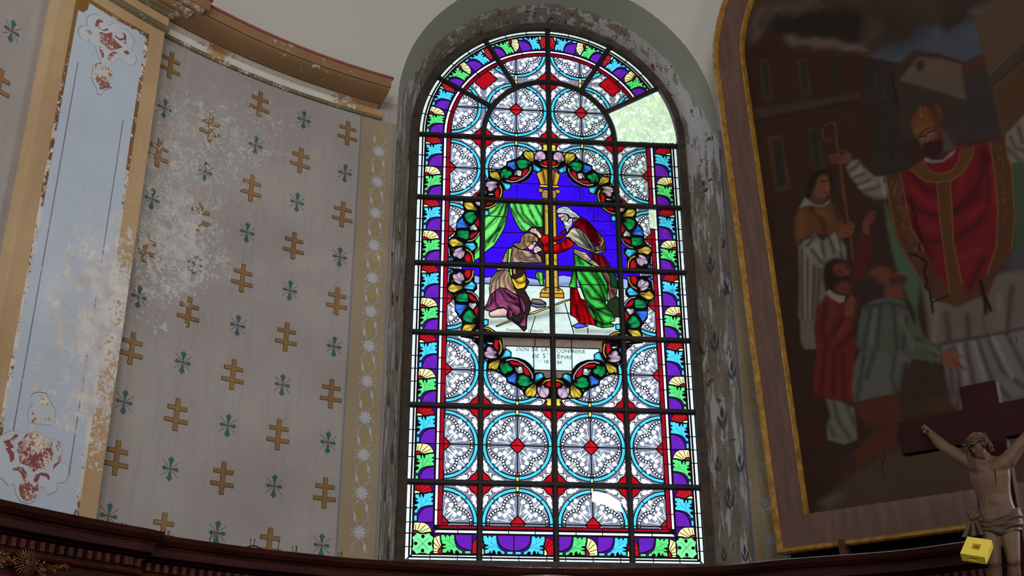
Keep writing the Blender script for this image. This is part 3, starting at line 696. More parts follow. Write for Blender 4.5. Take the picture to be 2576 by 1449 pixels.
# --- borders -----------------------------------------------------------
def in_px(pts, s, ox, oy):
    """crop pixels of the photograph -> drawing units on the window plane"""
    P = plane_hit([ox+p[0]/s for p in pts], [oy+p[1]/s for p in pts], W1, NRM)
    return [(float((p-W1) @ UVX)/SG, float(p[2])/SG) for p in P]
LEAF = [(.03, .30), (.25, .30), (.29, .385), (.32, .29), (.39, .30), (.46, .385), (.51, .28), (.65, .285), (.68, .26), (.98, .26), (.97, .345), (.85, .375), (.97, .385), (.97, .43), (.88, .47), (.98, .50), (.98, .575), (.72, .585), (.55, .60), (.38, .635), (.24, .70), (.16, .775), (.02, .775), (.02, .70), (.10, .68), (.18, .64), (.10, .60), (.02, .63), (.0, .56), (.16, .54), (.22, .51), (.06, .475), (.05, .44), (.18, .435), (.05, .40)]
VEIN = [[(.14, .72), (.40, .60), (.60, .45), (.72, .36)], [(.36, .60), (.38, .46), (.36, .38)], [(.58, .46), (.80, .47)]]
SHELL = [(.03, .0), (.30, -.0), (.55, .01), (.74, .06), (.86, .13), (.95, .235), (.70, .245), (.45, .275), (.32, .265), (.25, .225), (.12, .20), (.0, .205)]
SRIB = [[(.10, .20), (.12, .06)], [(.20, .21), (.34, .02)], [(.28, .235), (.60, .07)], [(.34, .255), (.80, .14)]]
BASE = [(.0, .215), (.12, .21), (.25, .235), (.33, .275), (.0, .285)]
DOME = [(.20, 1.0), (.21, .90), (.28, .80), (.38, .71), (.54, .645), (.78, .605), (1.0, .60), (1.0, 1.0)]
RECT = [(.02, .83), (.17, .83), (.17, .97), (.02, .97)]
def unit(fm, blue, dens=2):
    """one ornament of the leaf border; fm maps (across, down) to drawing units"""
    c1, c2, c3 = (RED, YEL, CYAN) if blue else (YEL, RED, GREEN)
    def den(P):
        o = []
        for a, b in zip(P, P[1:]+P[:1]):
            o.append(a)
            if abs(a[1]-b[1])+abs(a[0]-b[0]) > .35: o.append(((a[0]+b[0])/2, (a[1]+b[1])/2))
        return o
    M = lambda P: [fm(x, y) for x, y in P]
    bgp = [(0, 0), (.5, 0), (1, 0), (1, .25), (1, .5), (1, .75), (1, 1), (.5, 1), (0, 1), (0, .75), (0, .5), (0, .25)]
    _k[0] += 1; add(M(bgp), 'glass', PURPD, 'purple_pane', ('k', _k[0]))
    add(M([(0, .20), (.4, .24), (.55, .30), (.2, .33), (0, .33)]), 'paint')
    add(M([(0, .28), (.6, .25), (.2, .75), (0, .8)]), 'paint')
    pane(M(SHELL), c1, 'shell_pane', None, .005)
    for r in SRIB: line(M(r), .0045, 'paint')
    pane(M(BASE), c2, 'shell_base_pane', None, .004)
    pane(M(LEAF), c3, 'leaf_pane', None, .0045)
    for r in VEIN: line(M(r), .002, 'paint')
    pane(M(DOME), PURP, 'dome_pane', None, .006)
    pane(M(RECT), c3, 'stem_pane', None, .004)
    line(M([(0, 0), (1, 0)]), .006)
XW1, XW1b, XW2, XW2b, XL0, XL1, XS0, XS1, XR0, XR1 = .948, .924, .918, .906, .899, .776, .769, .749, .745, .728
def quad_pane(a, b, v0, v1, col, nm, s=1): pane([(s*a, v0), (s*b, v0), (s*b, v1), (s*a, v1)], col, nm, None, .0055)
for s in (-1, 1):
    for j in range(0, 6):
        vt = BARV[j]; vb = BARV[j+1] if j < 5 else 1.433
        add([(s*.96, vt), (s*.728, vt), (s*.728, vb), (s*.96, vb)], 'lead')
        nseg = 2
        cuts = [vt, vt-.165, vt-.2549, vt-.345, vb]
        if j == 5: cuts = [vt, vt-.165, vt-.2549, vb]
        for c0, c1 in zip(cuts[:-1], cuts[1:]):
            quad_pane(XW1, XW1b, c0, c1, (224, 234, 236), 'border_pane', s); quad_pane(XW2, XW2b, c0, c1, WHITE, 'border_strip', s)
        cuts = [vt, vt-.175, vt-.2549, vt-.355, vb] if j < 5 else [vt, vt-.175, vb+.0]
        vl = vb if j < 5 else 1.46
        cuts[-1] = vl
        for c0, c1 in zip(cuts[:-1], cuts[1:]):
            quad_pane(XS0, XS1, c0, c1, WHITE, 'white_fillet', s); quad_pane(XR0+.003, XR1-.008, c0, c1, REDD, 'red_fillet', s)
        for k in range(2):
            a = vt-.2549*k; fm = lambda x, y, a=a, s=s: (s*(XL0-(XL0-XL1)*x), a-.2549*y)
            if j == 5 and k == 1: fm = lambda x, y, a=a, s=s: (s*(XL0-(XL0-XL1)*x), a-.2549*y*1.0)
            unit(fm, k == 0)
# arch part of the border
def pol(r, a): return (r*math.cos(a), VARC+r*math.sin(a))
for i in range(0, 36):
    a0, a1 = math.radians(i*5), math.radians(i*5+5)
    add([pol(.96, a0), pol(.96, a1), pol(.728, a1), pol(.728, a0)], 'lead')
for i in range(36):
    a0, a1 = math.radians(i*5), math.radians(i*5+5); am = (a0+a1)/2
    if i % 2 == 0:
        a1 = math.radians(i*5+10)
        for ra, rb, c, nm in ((XW1, XW1b, (206, 214, 190), 'border_pane'), (XW2, XW2b, (206, 214, 200), 'border_strip')):
            pane([pol(ra, a0), pol(ra, (a0*3+a1)/4), pol(ra, (a0+a1)/2), pol(ra, (a0+3*a1)/4), pol(ra, a1), pol(rb, a1), pol(rb, (a0+3*a1)/4), pol(rb, (a0+a1)/2), pol(rb, (a0*3+a1)/4), pol(rb, a0)], c, nm, None, .0055)
    if i % 3 == 0:
        a1 = math.radians(i*5+15); aa_ = np.linspace(a0, a1, 6)
        for ra, rb, c, nm in ((XS0, XS1, WHITE, 'white_fillet'), (XR0+.003, XR1-.008, (120, 10, 26), 'red_fillet')):
            pane([pol(ra, a) for a in aa_]+[pol(rb, a) for a in aa_[::-1]], c, nm, None, .0055)
for sec in range(6):
    for k in range(2):
        left = sec >= 3
        if left: top = math.pi/2+math.radians(30*(sec-3)); dr = 1
        else: top = math.pi/2-math.radians(30*sec); dr = -1
        a_top = top+dr*math.radians(15*k)
        fm = lambda x, y, a=a_top, dr=dr: pol(XL0-(XL0-XL1)*x, a+dr*math.radians(15)*y)
        unit(fm, k == 0)
# foot of the window
add([(-.772, 1.489), (.772, 1.489), (.772, VBOT-.02), (-.772, VBOT-.02)], 'lead'); add([(-.96, 1.437), (.96, 1.437), (.96, VBOT-.02), (-.96, VBOT-.02)], 'lead')
for s in (-1, 1):
    cuts = [0, .13, .30, .4838, .62, .745]
    for a, b in zip(cuts[:-1], cuts[1:]):
        pane([(s*a, 1.4665), (s*b, 1.4665), (s*b, 1.4855), (s*a, 1.4855)], REDD, 'red_fillet', None, .0055)
        b2 = b if b < .74 else .769
        pane([(s*a, 1.438), (s*b2, 1.438), (s*b2, 1.458), (s*a, 1.458)], WHITE, 'white_fillet', None, .0055)
    cuts = [0, .06, .235, .41, .4838, .62, .79, .925]
    for a, b in zip(cuts[:-1], cuts[1:]):
        pane([(s*a, 1.302), (s*b, 1.302), (s*b, 1.290), (s*a, 1.290)], WHITE, 'border_strip', None, .005)
        pane([(s*a, 1.285), (s*b, 1.285), (s*b, 1.262), (s*a, 1.262)], (228, 238, 240), 'border_pane', None, .005)
    for v0, v1 in ((1.262, 1.35), (1.35, 1.433)):
        quad_pane(XW1, XW1b, v0, v1, (224, 234, 236), 'border_pane', s); quad_pane(XW2, XW2b, max(v0, 1.29), v1, WHITE, 'border_strip', s)
    L = .265
    for n_, a in enumerate((-.075, .19, .455, .72)):
        fm = lambda x, y, a=a, s=s: (s*(a+L*y), 1.309+.122*x)
        fm = lambda x, y, a=a, s=s: (s*(a+L*(1-y)+L*.0), 1.309+.122*x)
        # shell lies at the far end, leaf towards the middle
        fm = lambda x, y, a=a, s=s: (s*(a-L*y+L*.28), 1.309+.122*x)
        unit(fm, n_ % 2 == 0)
    g0, g1 = .776, .899
    add([(s*.768, 1.302), (s*.905, 1.302), (s*.905, 1.437), (s*.768, 1.437)], 'lead')
    gm = (g0+g1)/2; vm = 1.3705; L8 = []
    for k in range(48):
        t = 2*math.pi*k/48; r = .060*(1+.34*abs(math.sin(2*t))**1.2)*(.95+.05*math.cos(12*t)); L8.append((s*(gm+r*math.cos(t)), vm+r*math.sin(t)))
    pane(L8, (120, 226, 140), 'corner_rosette', None, .004)
    for k in range(4):
        t = math.pi/2*k; c_ = [(.030, 0), (.038, .010), (.050, .011), (.057, 0), (.050, -.011), (.038, -.010)]
        add([(s*(gm+x*math.cos(t)-y*math.sin(t)), vm+x*math.sin(t)+y*math.cos(t)) for x, y in c_], 'paint')
        line([(s*gm, vm), (s*(gm+.05*math.cos(t+.785)), vm+.05*math.sin(t+.785))], .0025, 'paint')
    line([(s*.905, 1.302), (s*.948, 1.262)], .006); line([(s*.728, 1.485), (s*.775, 1.437)], .006)

# --- the medallion: parable scene --------------------------------------
S1 = (8.05, 1200, 500); S2 = (8.05, 1200, 660); S3 = (8.05, 1380, 500); S4 = (8.05, 1380, 660); PX = (1.0, 0, 0)
SHADE = {}      # soft strokes of enamel shading per group: (polyline uv, width, strength)
def sh(group, S, lines_, w=.010, a=.75):
    for L in lines_: SHADE.setdefault(group, []).append((np.array(in_px(L, *S)), w*1.25, min(.96, a*1.1)))
def G(S, pts, col, name, soft, lead=.006): pane(in_px(pts, *S), col, name, soft, lead)
def BL(S, pts, w=.003, kind='paint'): line(in_px(pts, *S), w*(1.35 if kind == 'paint' else 1), kind)
med = [(1380, 400), (1330, 405), (1300, 425), (1262, 440), (1240, 470), (1215, 500), (1190, 545), (1172, 600), (1160, 660), (1160, 690), (1168, 740), (1188, 800), (1213, 850), (1250, 890), (1280, 925), (1330, 955), (1386, 975)]
ml = in_px(med, *PX); mir = [(-u, v) for u, v in ml[::-1]]
add(ml+mir[1:-1], 'lead')
add(ml+mir[1:-1], 'glass', SBLUE, 'scene_sky_pane', ('sky', 0), 'sky')
def strip(v1, v0, col, name, soft): pane([(-.60, v0), (.60, v0), (.60, v1), (-.60, v1)], col, name, soft, .006)
vh = [in_px([(1384, y)], *PX)[0][1] for y in (698, 720, 846, 874)]
xs = np.linspace(-.56, .56, 15)
add([(x, vh[0]+.022*math.sin(x*17)) for x in xs]+[(.56, vh[1]), (-.56, vh[1])], 'glass', (150, 160, 200), 'scene_hill_pane', ('hill', 0), 'hill'); line([(x, vh[0]+.022*math.sin(x*17)) for x in xs], .005)
strip(vh[1], vh[2], (205, 214, 196), 'scene_floor_pane', 'floor')
add([(-.50, vh[2]), (.50, vh[2]), (.43, vh[2]-.10), (.35, vh[2]-.20), (.22, vh[2]-.28), (.0, vh[2]-.36), (-.22, vh[2]-.28), (-.35, vh[2]-.20), (-.43, vh[2]-.10)], 'glass', (112, 92, 78), 'scene_ground_pane', ('gr', 0), 'gr')
for u0, u1 in ((-.32, -.13), (-.13, -.01), (.01, .13), (.13, .32)):
    pane([(u0, vh[3]), (u1, vh[3]), (u1*1.0, vh[3]-.165), (u0, vh[3]-.165)], (208, 222, 208), 'plaque_pane', None, .006)
line([(-.12, vh[2]), (-.12, vh[3])], .006); line([(.13, vh[2]), (.13, vh[3])], .006)
BL(S4, [(110, 1030), (440, 1030)], .006, 'lead'); BL(S4, [(330, 830), (510, 1440)], .006, 'lead'); BL(S2, [(1180, 1100), (1080, 1420)], .006, 'lead'); BL(S4, [(790, 1330), (800, 1440)], .006, 'lead')
for a, b in (((150, 675), (930, 690)), ((300, 990), (620, 1000))): BL(S1, [a, b], .005, 'lead')
for a, b in (((840, 455), (1330, 460)), ((905, 145), (925, 460)), ((1090, 745), (1350, 750)), ((1160, 1030), (1360, 1035))): BL(S3, [a, b], .004, 'lead')
line(in_px([(1240, 459), (1360, 463)], *PX), .004); line(in_px([(1300, 460), (1301, 500)], *PX), .004); line(in_px([(1405, 468), (1480, 471)], *PX), .004); line(in_px([(1459, 470), (1460, 502)], *PX), .004)
# curtains
DG = (108, 222, 96)
G(S1, [(60, 620), (150, 300), (260, 190), (430, 40), (625, 30), (635, 200), (612, 380), (540, 620), (440, 800), (330, 960), (190, 1060), (60, 1190), (-120, 1300), (-180, 1200)], DG, 'curtain_pane', 'cu')
sh('cu', S1, [[(600, 50), (560, 300), (400, 640), (150, 1000)], [(560, 60), (430, 330), (150, 620)], [(500, 60), (350, 250), (150, 380)], [(620, 100), (590, 380), (500, 560), (330, 870)], [(450, 600), (200, 850), (-50, 1100)]], .008, .93)
BL(S1, [(560, 60), (470, 300), (380, 480), (160, 640)], .003); BL(S1, [(610, 60), (540, 420), (400, 660), (160, 880)], .003); BL(S1, [(250, 350), (610, 372)], .005, 'lead')
G(S1, [(655, 30), (1345, 40), (1345, 580), (1100, 575), (1010, 660), (950, 685), (870, 620), (780, 470), (715, 330), (675, 200)], DG, 'curtain_pane', 'cu2')
sh('cu2', S1, [[(740, 50), (800, 250), (950, 450), (1120, 560)], [(860, 60), (930, 300), (1080, 470), (1180, 560)], [(1000, 60), (1100, 300), (1230, 540)], [(1160, 80), (1240, 260), (1330, 400)], [(700, 200), (820, 450), (980, 670)], [(1330, 60), (1330, 560)]], .009, .95)
BL(S1, [(755, 60), (830, 260), (1000, 440), (1180, 570)], .003)
G(S2, [(1195, 200), (1330, 200), (1355, 440), (1300, 480), (1250, 380), (1190, 300)], DG, 'curtain_pane', 'cu3'); sh('cu3', S2, [[(1330, 200), (1350, 440)], [(1230, 220), (1260, 360)]], .008, .9)
# column
GD = (224, 178, 60)
G(PX, [(1368, 500), (1399, 500), (1405, 732), (1372, 732)], GD, 'column_pane', 'co'); sh('co', PX, [[(1382, 500), (1389, 730)], [(1398, 500), (1405, 730)], [(1369, 500), (1372, 730)]], .010, .8)
G(PX, [(1349, 437), (1362, 428), (1378, 424), (1396, 428), (1409, 441), (1401, 467), (1360, 465)], (206, 150, 50), 'column_pane', 'co2'); sh('co2', PX, [[(1378, 424), (1382, 466)], [(1365, 430), (1372, 465)], [(1395, 430), (1391, 466)]], .010, .85)
G(PX, [(1357, 465), (1406, 467), (1406, 473), (1357, 471)], GD, 'column_pane', 'co'); G(PX, [(1362, 477), (1401, 479), (1398, 501), (1364, 500)], (180, 130, 50), 'column_pane', 'co')
for x, y in ((1360, 479), (1403, 482)):
    u, v = in_px([(x, y)], *PX)[0]; pane(circ(u, v, .017, 14), GD, 'volute_pane', None, .005); add(circ(u, v, .009, 10), 'paint'); add(circ(u, v, .005, 8), 'glass', GD, 'volute_pane', ('k', 9000+x))
for y in (484, 489, 494): line(in_px([(1366, y), (1378, y)], *PX), .003, 'paint'); line(in_px([(1388, y+1), (1397, y+1)], *PX), .003, 'paint')
G(PX, [(1370, 724), (1406, 724), (1415, 731), (1418, 739), (1359, 737), (1364, 729)], GD, 'column_pane', 'co'); G(PX, [(1359, 737), (1418, 739), (1419, 750), (1359, 748)], (206, 140, 44), 'column_pane', 'co'); BL(PX, [(1367, 730), (1410, 731)], .003)
# the kneeling son
TAN = (196, 152, 118); SKIN = (226, 178, 160); PUR = (150, 62, 104); DK = (44, 30, 26)
G(S1, [(1185, 575), (1345, 580), (1362, 1300), (1290, 1300), (1240, 980), (1230, 800), (1060, 700), (1060, 640)], DK, 'shadow_pane', None)
G(S2, [(640, 100), (960, 105), (1000, 320), (1055, 400), (1000, 515), (960, 560), (1050, 720), (1085, 830), (1075, 960), (1010, 1120), (1000, 1350), (950, 1400), (850, 1290), (700, 1180), (620, 1140), (600, 1080), (640, 600)], DK, 'robe_pane', None)
G(S1, [(490, 1290), (560, 1120), (620, 1010), (720, 965), (850, 1020), (950, 1040), (1060, 1060), (1140, 1120), (1220, 1110), (1290, 1180), (1320, 1300)], TAN, 'robe_pane', 'ro')
sh('ro', S1, [[(840, 1060), (900, 1200), (1120, 1270)], [(720, 1000), (700, 1280)], [(600, 1040), (620, 1280)], [(1080, 1080), (1200, 1200), (1280, 1300)], [(800, 1040), (780, 1160), (900, 1280)], [(900, 1080), (1000, 1190), (1120, 1180)], [(1170, 1130), (1190, 1290)]], .010, .7)
BL(S1, [(830, 1010), (820, 1120), (860, 1200), (960, 1260), (1150, 1250)], .004); BL(S1, [(770, 1000), (700, 1120), (740, 1290)], .003); BL(S1, [(900, 1060), (940, 1180), (1100, 1200), (1170, 1180)], .003); BL(S1, [(560, 1130), (530, 1280)], .003)
G(S2, [(385, 90), (640, 90), (645, 200), (560, 160), (400, 165)], TAN, 'robe_pane', 'ro2')
G(S2, [(262, 670), (248, 520), (285, 330), (400, 185), (560, 150), (655, 190), (700, 300), (760, 540), (825, 665), (720, 620), (590, 530), (460, 515), (375, 580)], TAN, 'robe_pane', 'ro2')
sh('ro2', S2, [[(440, 180), (300, 400), (270, 640)], [(530, 170), (450, 350), (460, 520)], [(640, 220), (620, 400), (720, 560)], [(480, 170), (370, 380), (370, 570)], [(560, 160), (530, 400), (590, 530)], [(690, 300), (740, 560)]], .008, .6)
for L in ([(430, 190), (330, 340), (275, 560)], [(500, 170), (400, 360), (375, 570)], [(550, 170), (455, 300), (455, 510)], [(600, 190), (545, 330), (590, 520)], [(620, 310), (680, 440), (750, 560)]): BL(S2, L, .003)
G(S2, [(730, 105), (770, 105), (785, 250), (740, 235)], TAN, 'robe_pane', None, .003)
G(S2, [(255, 690), (375, 575), (460, 515), (590, 535), (720, 620), (830, 690), (870, 900), (880, 1030), (790, 1090), (725, 1020), (700, 1110), (650, 1140), (620, 1050), (600, 960), (540, 915), (450, 915), (300, 985), (230, 985), (120, 945), (200, 850)], PUR, 'robe_pane', 'pu')
G(S2, [(835, 700), (900, 700), (985, 900), (975, 1030), (930, 1020), (880, 880)], PUR, 'robe_pane', 'pu'); G(S2, [(715, 1150), (860, 1245), (960, 1050), (1000, 1060), (985, 1310), (880, 1290), (800, 1230)], PUR, 'robe_pane', 'pu')
sh('pu', S2, [[(370, 600), (360, 800), (430, 910)], [(460, 560), (600, 780), (860, 880)], [(300, 700), (280, 850), (150, 930)], [(640, 650), (760, 760), (870, 900)], [(640, 900), (740, 1000), (860, 1060)], [(640, 950), (640, 1120)], [(540, 560), (660, 700), (820, 740)], [(860, 720), (930, 1010)], [(760, 1170), (860, 1240), (970, 1110)]], .010, .8)
for L in ([(370, 600), (370, 800), (430, 905)], [(430, 570), (430, 700), (480, 840), (640, 880), (870, 1020)], [(480, 560), (620, 780), (870, 930)], [(300, 720), (310, 830), (150, 930)], [(640, 930), (660, 1090)]): BL(S2, L, .003)
G(S2, [(245, 1015), (400, 945), (540, 925), (612, 970), (600, 1105), (280, 1112), (245, 1070)], SKIN, 'leg_pane', 'sk'); sh('sk', S2, [[(280, 1100), (600, 1080)]], .010, .6)
G(S1, [(640, 1010), (712, 1000), (685, 1140), (672, 1300), (622, 1300), (635, 1130)], (130, 216, 70), 'strap_pane', None); G(S2, [(652, 90), (700, 90), (718, 275), (668, 270)], (130, 216, 70), 'strap_pane', None)
G(S2, [(690, 300), (740, 340), (800, 325), (900, 290), (960, 200), (1000, 330), (985, 480), (940, 525), (820, 550), (780, 520), (715, 400)], (232, 184, 40), 'bag_pane', 'bag'); sh('bag', S2, [[(790, 340), (850, 430), (990, 380)], [(960, 210), (960, 330)]], .009, .7)
BL(S2, [(765, 330), (800, 400), (870, 425), (950, 400), (995, 330)], .004); BL(S2, [(720, 300), (840, 500)], .003)
G(S1, [(880, 870), (900, 770), (960, 705), (1040, 685), (1120, 705), (1180, 750), (1232, 800), (1232, 890), (1180, 860), (1130, 880), (1080, 920), (1030, 980), (980, 1015), (900, 1035), (830, 1005), (780, 960), (725, 930), (770, 895), (850, 895)], (196, 144, 88), 'hair_pane', 'ha')
sh('ha', S1, [[(960, 720), (940, 860), (1000, 980)], [(1060, 700), (1040, 860), (1100, 880)], [(1150, 750), (1130, 860)], [(880, 900), (960, 960)], [(800, 920), (880, 1000)]], .009, .65)
for k in range(11):
    a = [(935+k*27, 760-12*math.sin(k*.5)), (920+k*25, 800), (940+k*24, 840), (925+k*22, 890)]; BL(S1, a, .0025)
for L in ([(780, 920), (860, 920), (900, 960)], [(820, 960), (900, 970), (960, 1000)], [(900, 880), (980, 940)]): BL(S1, L, .003)
G(S1, [(1020, 990), (1080, 920), (1130, 885), (1180, 860), (1200, 900), (1170, 960), (1165, 1015), (1110, 1045), (1060, 1040)], SKIN, 'face_pane', 'fa'); sh('fa', S1, [[(1120, 900), (1150, 920)], [(1060, 1030), (1130, 1030)]], .006, .5)
BL(S1, [(1095, 905), (1130, 900), (1150, 915)], .003); BL(S1, [(1105, 925), (1145, 930)], .004); BL(S1, [(1165, 930), (1172, 965), (1150, 975)], .0025); BL(S1, [(1120, 1000), (1150, 1005)], .003)
G(S1, [(1155, 970), (1230, 950), (1325, 1030), (1300, 1062), (1230, 1082), (1200, 1115), (1145, 1090), (1145, 1010)], SKIN, 'hand_pane', 'ha2')
for L in ([(1190, 1000), (1290, 1040)], [(1180, 1030), (1230, 1060)], [(1160, 990), (1200, 980)]): BL(S1, L, .003)
G(S1, [(1055, 650), (1095, 600), (1190, 595), (1240, 655), (1312, 740), (1300, 812), (1240, 790), (1200, 720), (1085, 695)], SKIN, 'hand_pane', 'ha2')
for L in ([(1070, 655), (1180, 660)], [(1090, 625), (1195, 635)], [(1085, 680), (1170, 690)], [(1200, 600), (1215, 680)]): BL(S1, L, .003)
# hat, staff
G(S2, [(1080, 830), (1400, 845), (1380, 900), (1220, 925), (1110, 885)], (96, 98, 116), 'hat_pane', None); G(S2, [(1085, 790), (1130, 745), (1270, 750), (1395, 820), (1330, 860), (1200, 850), (1110, 825)], (124, 104, 88), 'hat_pane', 'hat'); sh('hat', S2, [[(1120, 830), (1330, 855)]], .01, .6)
G(S2, [(1035, 1060), (1120, 1010), (1450, 895), (1455, 925), (1130, 1050)], (236, 190, 70), 'staff_pane', None, .005); G(S4, [(100, 862), (300, 780), (440, 745), (435, 765), (310, 810), (105, 885)], (236, 190, 70), 'staff_pane', None, .005); G(S2, [(380, 1290), (690, 1165), (700, 1190), (400, 1305)], (236, 190, 70), 'staff_pane', None, .005)
# the father
RB = (196, 12, 22)
G(S4, [(440, 520), (575, 535), (650, 740), (750, 780), (820, 960), (930, 1180), (935, 1275), (620, 1230), (560, 1130), (440, 1060)], (206, 10, 20), 'robe_pane', 'rs'); sh('rs', S4, [[(510, 540), (520, 760), (570, 1100)], [(600, 620), (640, 800), (740, 1230)], [(690, 780), (780, 1000), (850, 1240)], [(560, 800), (640, 1180)], [(460, 560), (460, 1050)]], .010, .8)
G(S4, [(480, 1290), (600, 1230), (690, 1250), (800, 1290), (690, 1320), (560, 1335)], (84, 92, 210), 'shoe_pane', 'sho')
G(S4, [(545, 60), (1000, 60), (1060, 180), (1190, 430), (1205, 760), (1140, 800), (1190, 900), (1345, 1110), (1335, 1190), (1230, 1215), (1330, 1265), (1310, 1305), (1090, 1325), (955, 1290), (930, 1200), (780, 930), (750, 780), (650, 520), (590, 330)], (66, 198, 66), 'robe_pane', 'gr2')
sh('gr2', S4, [[(650, 180), (800, 400), (1050, 700), (1130, 790)], [(850, 180), (1000, 380), (1150, 760)], [(950, 190), (1090, 400), (1190, 620)], [(760, 560), (860, 720), (1050, 760)], [(760, 780), (950, 950), (1200, 1060), (1340, 1110)], [(800, 880), (1000, 1050), (1080, 1180), (1080, 1310)], [(980, 950), (1150, 930), (1340, 1050)], [(1080, 800), (1200, 900)], [(950, 1180), (1100, 1250), (1300, 1240)], [(620, 400), (740, 740)], [(850, 900), (960, 1100), (960, 1280)]], .013, .93)
for L in ([(660, 180), (760, 330), (860, 430), (1040, 620), (1140, 780)], [(830, 180), (1000, 330), (1100, 470), (1180, 700)], [(620, 400), (740, 740)], [(700, 480), (780, 620), (900, 740), (1060, 790)], [(780, 820), (940, 960), (1200, 1050), (1330, 1110)], [(780, 900), (900, 1080), (960, 1260)], [(940, 980), (1080, 1200), (1090, 1310)], [(1230, 1190), (1270, 1140), (1330, 1130)]): BL(S4, L, .003)
BL(S4, [(610, 450), (1200, 460)], .005, 'lead')
G(S4, [(480, 150), (550, 180), (580, 530), (415, 500), (465, 310)], (66, 198, 66), 'robe_pane', 'gr3'); sh('gr3', S4, [[(500, 180), (440, 420)], [(560, 200), (570, 500)]], .012, .85)
G(S4, [(1000, 60), (1060, 60), (1180, 190), (1240, 280), (1262, 500), (1385, 510), (1375, 650), (1290, 780), (1250, 780), (1195, 450), (1060, 200)], (120, 76, 52), 'mantle_pane', 'ma'); sh('ma', S4, [[(1060, 190), (1220, 440)], [(1280, 560), (1330, 640)]], .012, .8)
for L in ([(1080, 200), (1150, 300), (1200, 450)], [(1270, 500), (1310, 570), (1370, 520)]): BL(S4, L, .003)
G(S4, [(1140, 60), (1330, 200), (1395, 400), (1395, 520), (1262, 500), (1240, 280)], (16, 60, 30), 'robe_pane', None); G(S4, [(1195, 790), (1380, 690), (1430, 760), (1430, 1110), (1345, 1110), (1190, 900)], (34, 44, 26), 'robe_pane', None)
G(S3, [(220, 700), (330, 625), (365, 690), (300, 720)], (110, 20, 20), 'robe_pane', None)
G(S1, [(1290, 830), (1330, 735), (1470, 735), (1470, 1110), (1370, 1115), (1335, 960)], RB, 'robe_pane', 'rb2'); sh('rb2', S1, [[(1300, 930), (1440, 940)], [(1360, 1100), (1420, 1080)]], .014, .9)
G(S3, [(60, 800), (320, 735), (320, 775), (220, 850), (60, 885)], RB, 'robe_pane', 'rb'); G(S3, [(60, 955), (240, 890), (380, 790), (510, 900), (500, 945), (430, 1015), (220, 1100), (60, 1120)], RB, 'robe_pane', 'rb'); sh('rb', S3, [[(240, 900), (250, 1000)], [(330, 830), (360, 920)], [(100, 1100), (430, 1010)], [(100, 870), (260, 800)]], .012, .8)
G(S3, [(480, 590), (500, 545), (600, 420), (660, 375), (760, 420), (900, 560), (1000, 680), (1100, 780), (1135, 900), (1100, 970), (1000, 970), (900, 900), (760, 720), (640, 620)], (140, 8, 22), 'robe_pane', 'rd'); sh('rd', S3, [[(720, 430), (900, 640), (1000, 950)], [(620, 430), (760, 560), (900, 850)], [(800, 430), (1000, 660), (1100, 900)], [(500, 570), (600, 560)]], .018, .75)
G(S3, [(958, 640), (1060, 720), (1135, 850), (1160, 1040), (1130, 1080), (960, 1115), (940, 1060), (900, 960), (1060, 930)], (70, 44, 34), 'mantle_pane', None)
for L in ([(1080, 780), (1105, 860), (1050, 960)], [(980, 980), (1000, 1040), (1100, 1040)], [(1030, 880), (1080, 920)]): add(ribbon(in_px(L, *S3), .005), 'glass', (196, 160, 120), 'mantle_pane', ('k', 9100))
G(S3, [(320, 780), (400, 695), (460, 605), (520, 585), (640, 620), (740, 700), (820, 820), (900, 960), (950, 1060), (1140, 1040), (1150, 1080), (960, 1115), (760, 1035), (600, 965), (400, 785)], (206, 192, 150), 'mantle_pane', 'mt')
sh('mt', S3, [[(560, 620), (700, 830), (900, 1060)], [(640, 640), (800, 880), (930, 1070)], [(420, 780), (600, 900), (780, 1000)], [(470, 700), (640, 800), (860, 1040)], [(700, 700), (860, 980)], [(900, 1070), (1130, 1060)]], .009, .8)
for L in ([(500, 760), (640, 830), (770, 980), (940, 1080)], [(600, 640), (680, 780), (800, 960), (950, 1080)], [(430, 620), (560, 620), (640, 740), (740, 900)], [(400, 790), (520, 880), (750, 1000)], [(690, 680), (780, 820), (830, 960)]): BL(S3, L, .003)
G(S3, [(500, 1000), (640, 1060), (760, 1090), (865, 1225), (1060, 1355), (1060, 1400), (900, 1345), (700, 1230), (515, 1100)], (200, 168, 132), 'mantle_pane', 'mt2'); sh('mt2', S3, [[(520, 1040), (700, 1180), (900, 1300)]], .010, .7); BL(S3, [(640, 1080), (700, 1130), (770, 1120), (850, 1210)], .0035); BL(S3, [(820, 1280), (870, 1230)], .005, 'lead')
G(S3, [(825, 1095), (950, 1130), (1100, 1145), (1260, 1370), (1070, 1400), (905, 1240)], (130, 14, 24), 'robe_pane', 'rl'); sh('rl', S3, [[(900, 1130), (930, 1250)], [(1000, 1150), (1030, 1340)], [(1100, 1180), (1180, 1350)]], .010, .8)
G(S3, [(505, 1105), (700, 1235), (850, 1345), (860, 1440), (530, 1440)], (66, 198, 66), 'robe_pane', 'gr4'); sh('gr4', S3, [[(520, 1120), (540, 1330)], [(600, 1170), (700, 1330)], [(580, 1200), (640, 1330)]], .008, .85)
G(S3, [(480, 395), (590, 400), (600, 415), (490, 500)], (150, 70, 60), 'face_pane', None, .003)
G(S3, [(175, 320), (300, 300), (375, 330), (410, 400), (385, 455), (330, 462), (280, 480), (255, 462), (240, 400), (205, 385)], SKIN, 'face_pane', 'fc'); sh('fc', S3, [[(340, 380), (390, 420)], [(220, 380), (330, 350)]], .008, .5)
BL(S3, [(215, 385), (270, 375), (320, 345)], .0045); BL(S3, [(280, 415), (320, 410), (350, 380)], .003); BL(S3, [(245, 400), (262, 460), (285, 440)], .003)
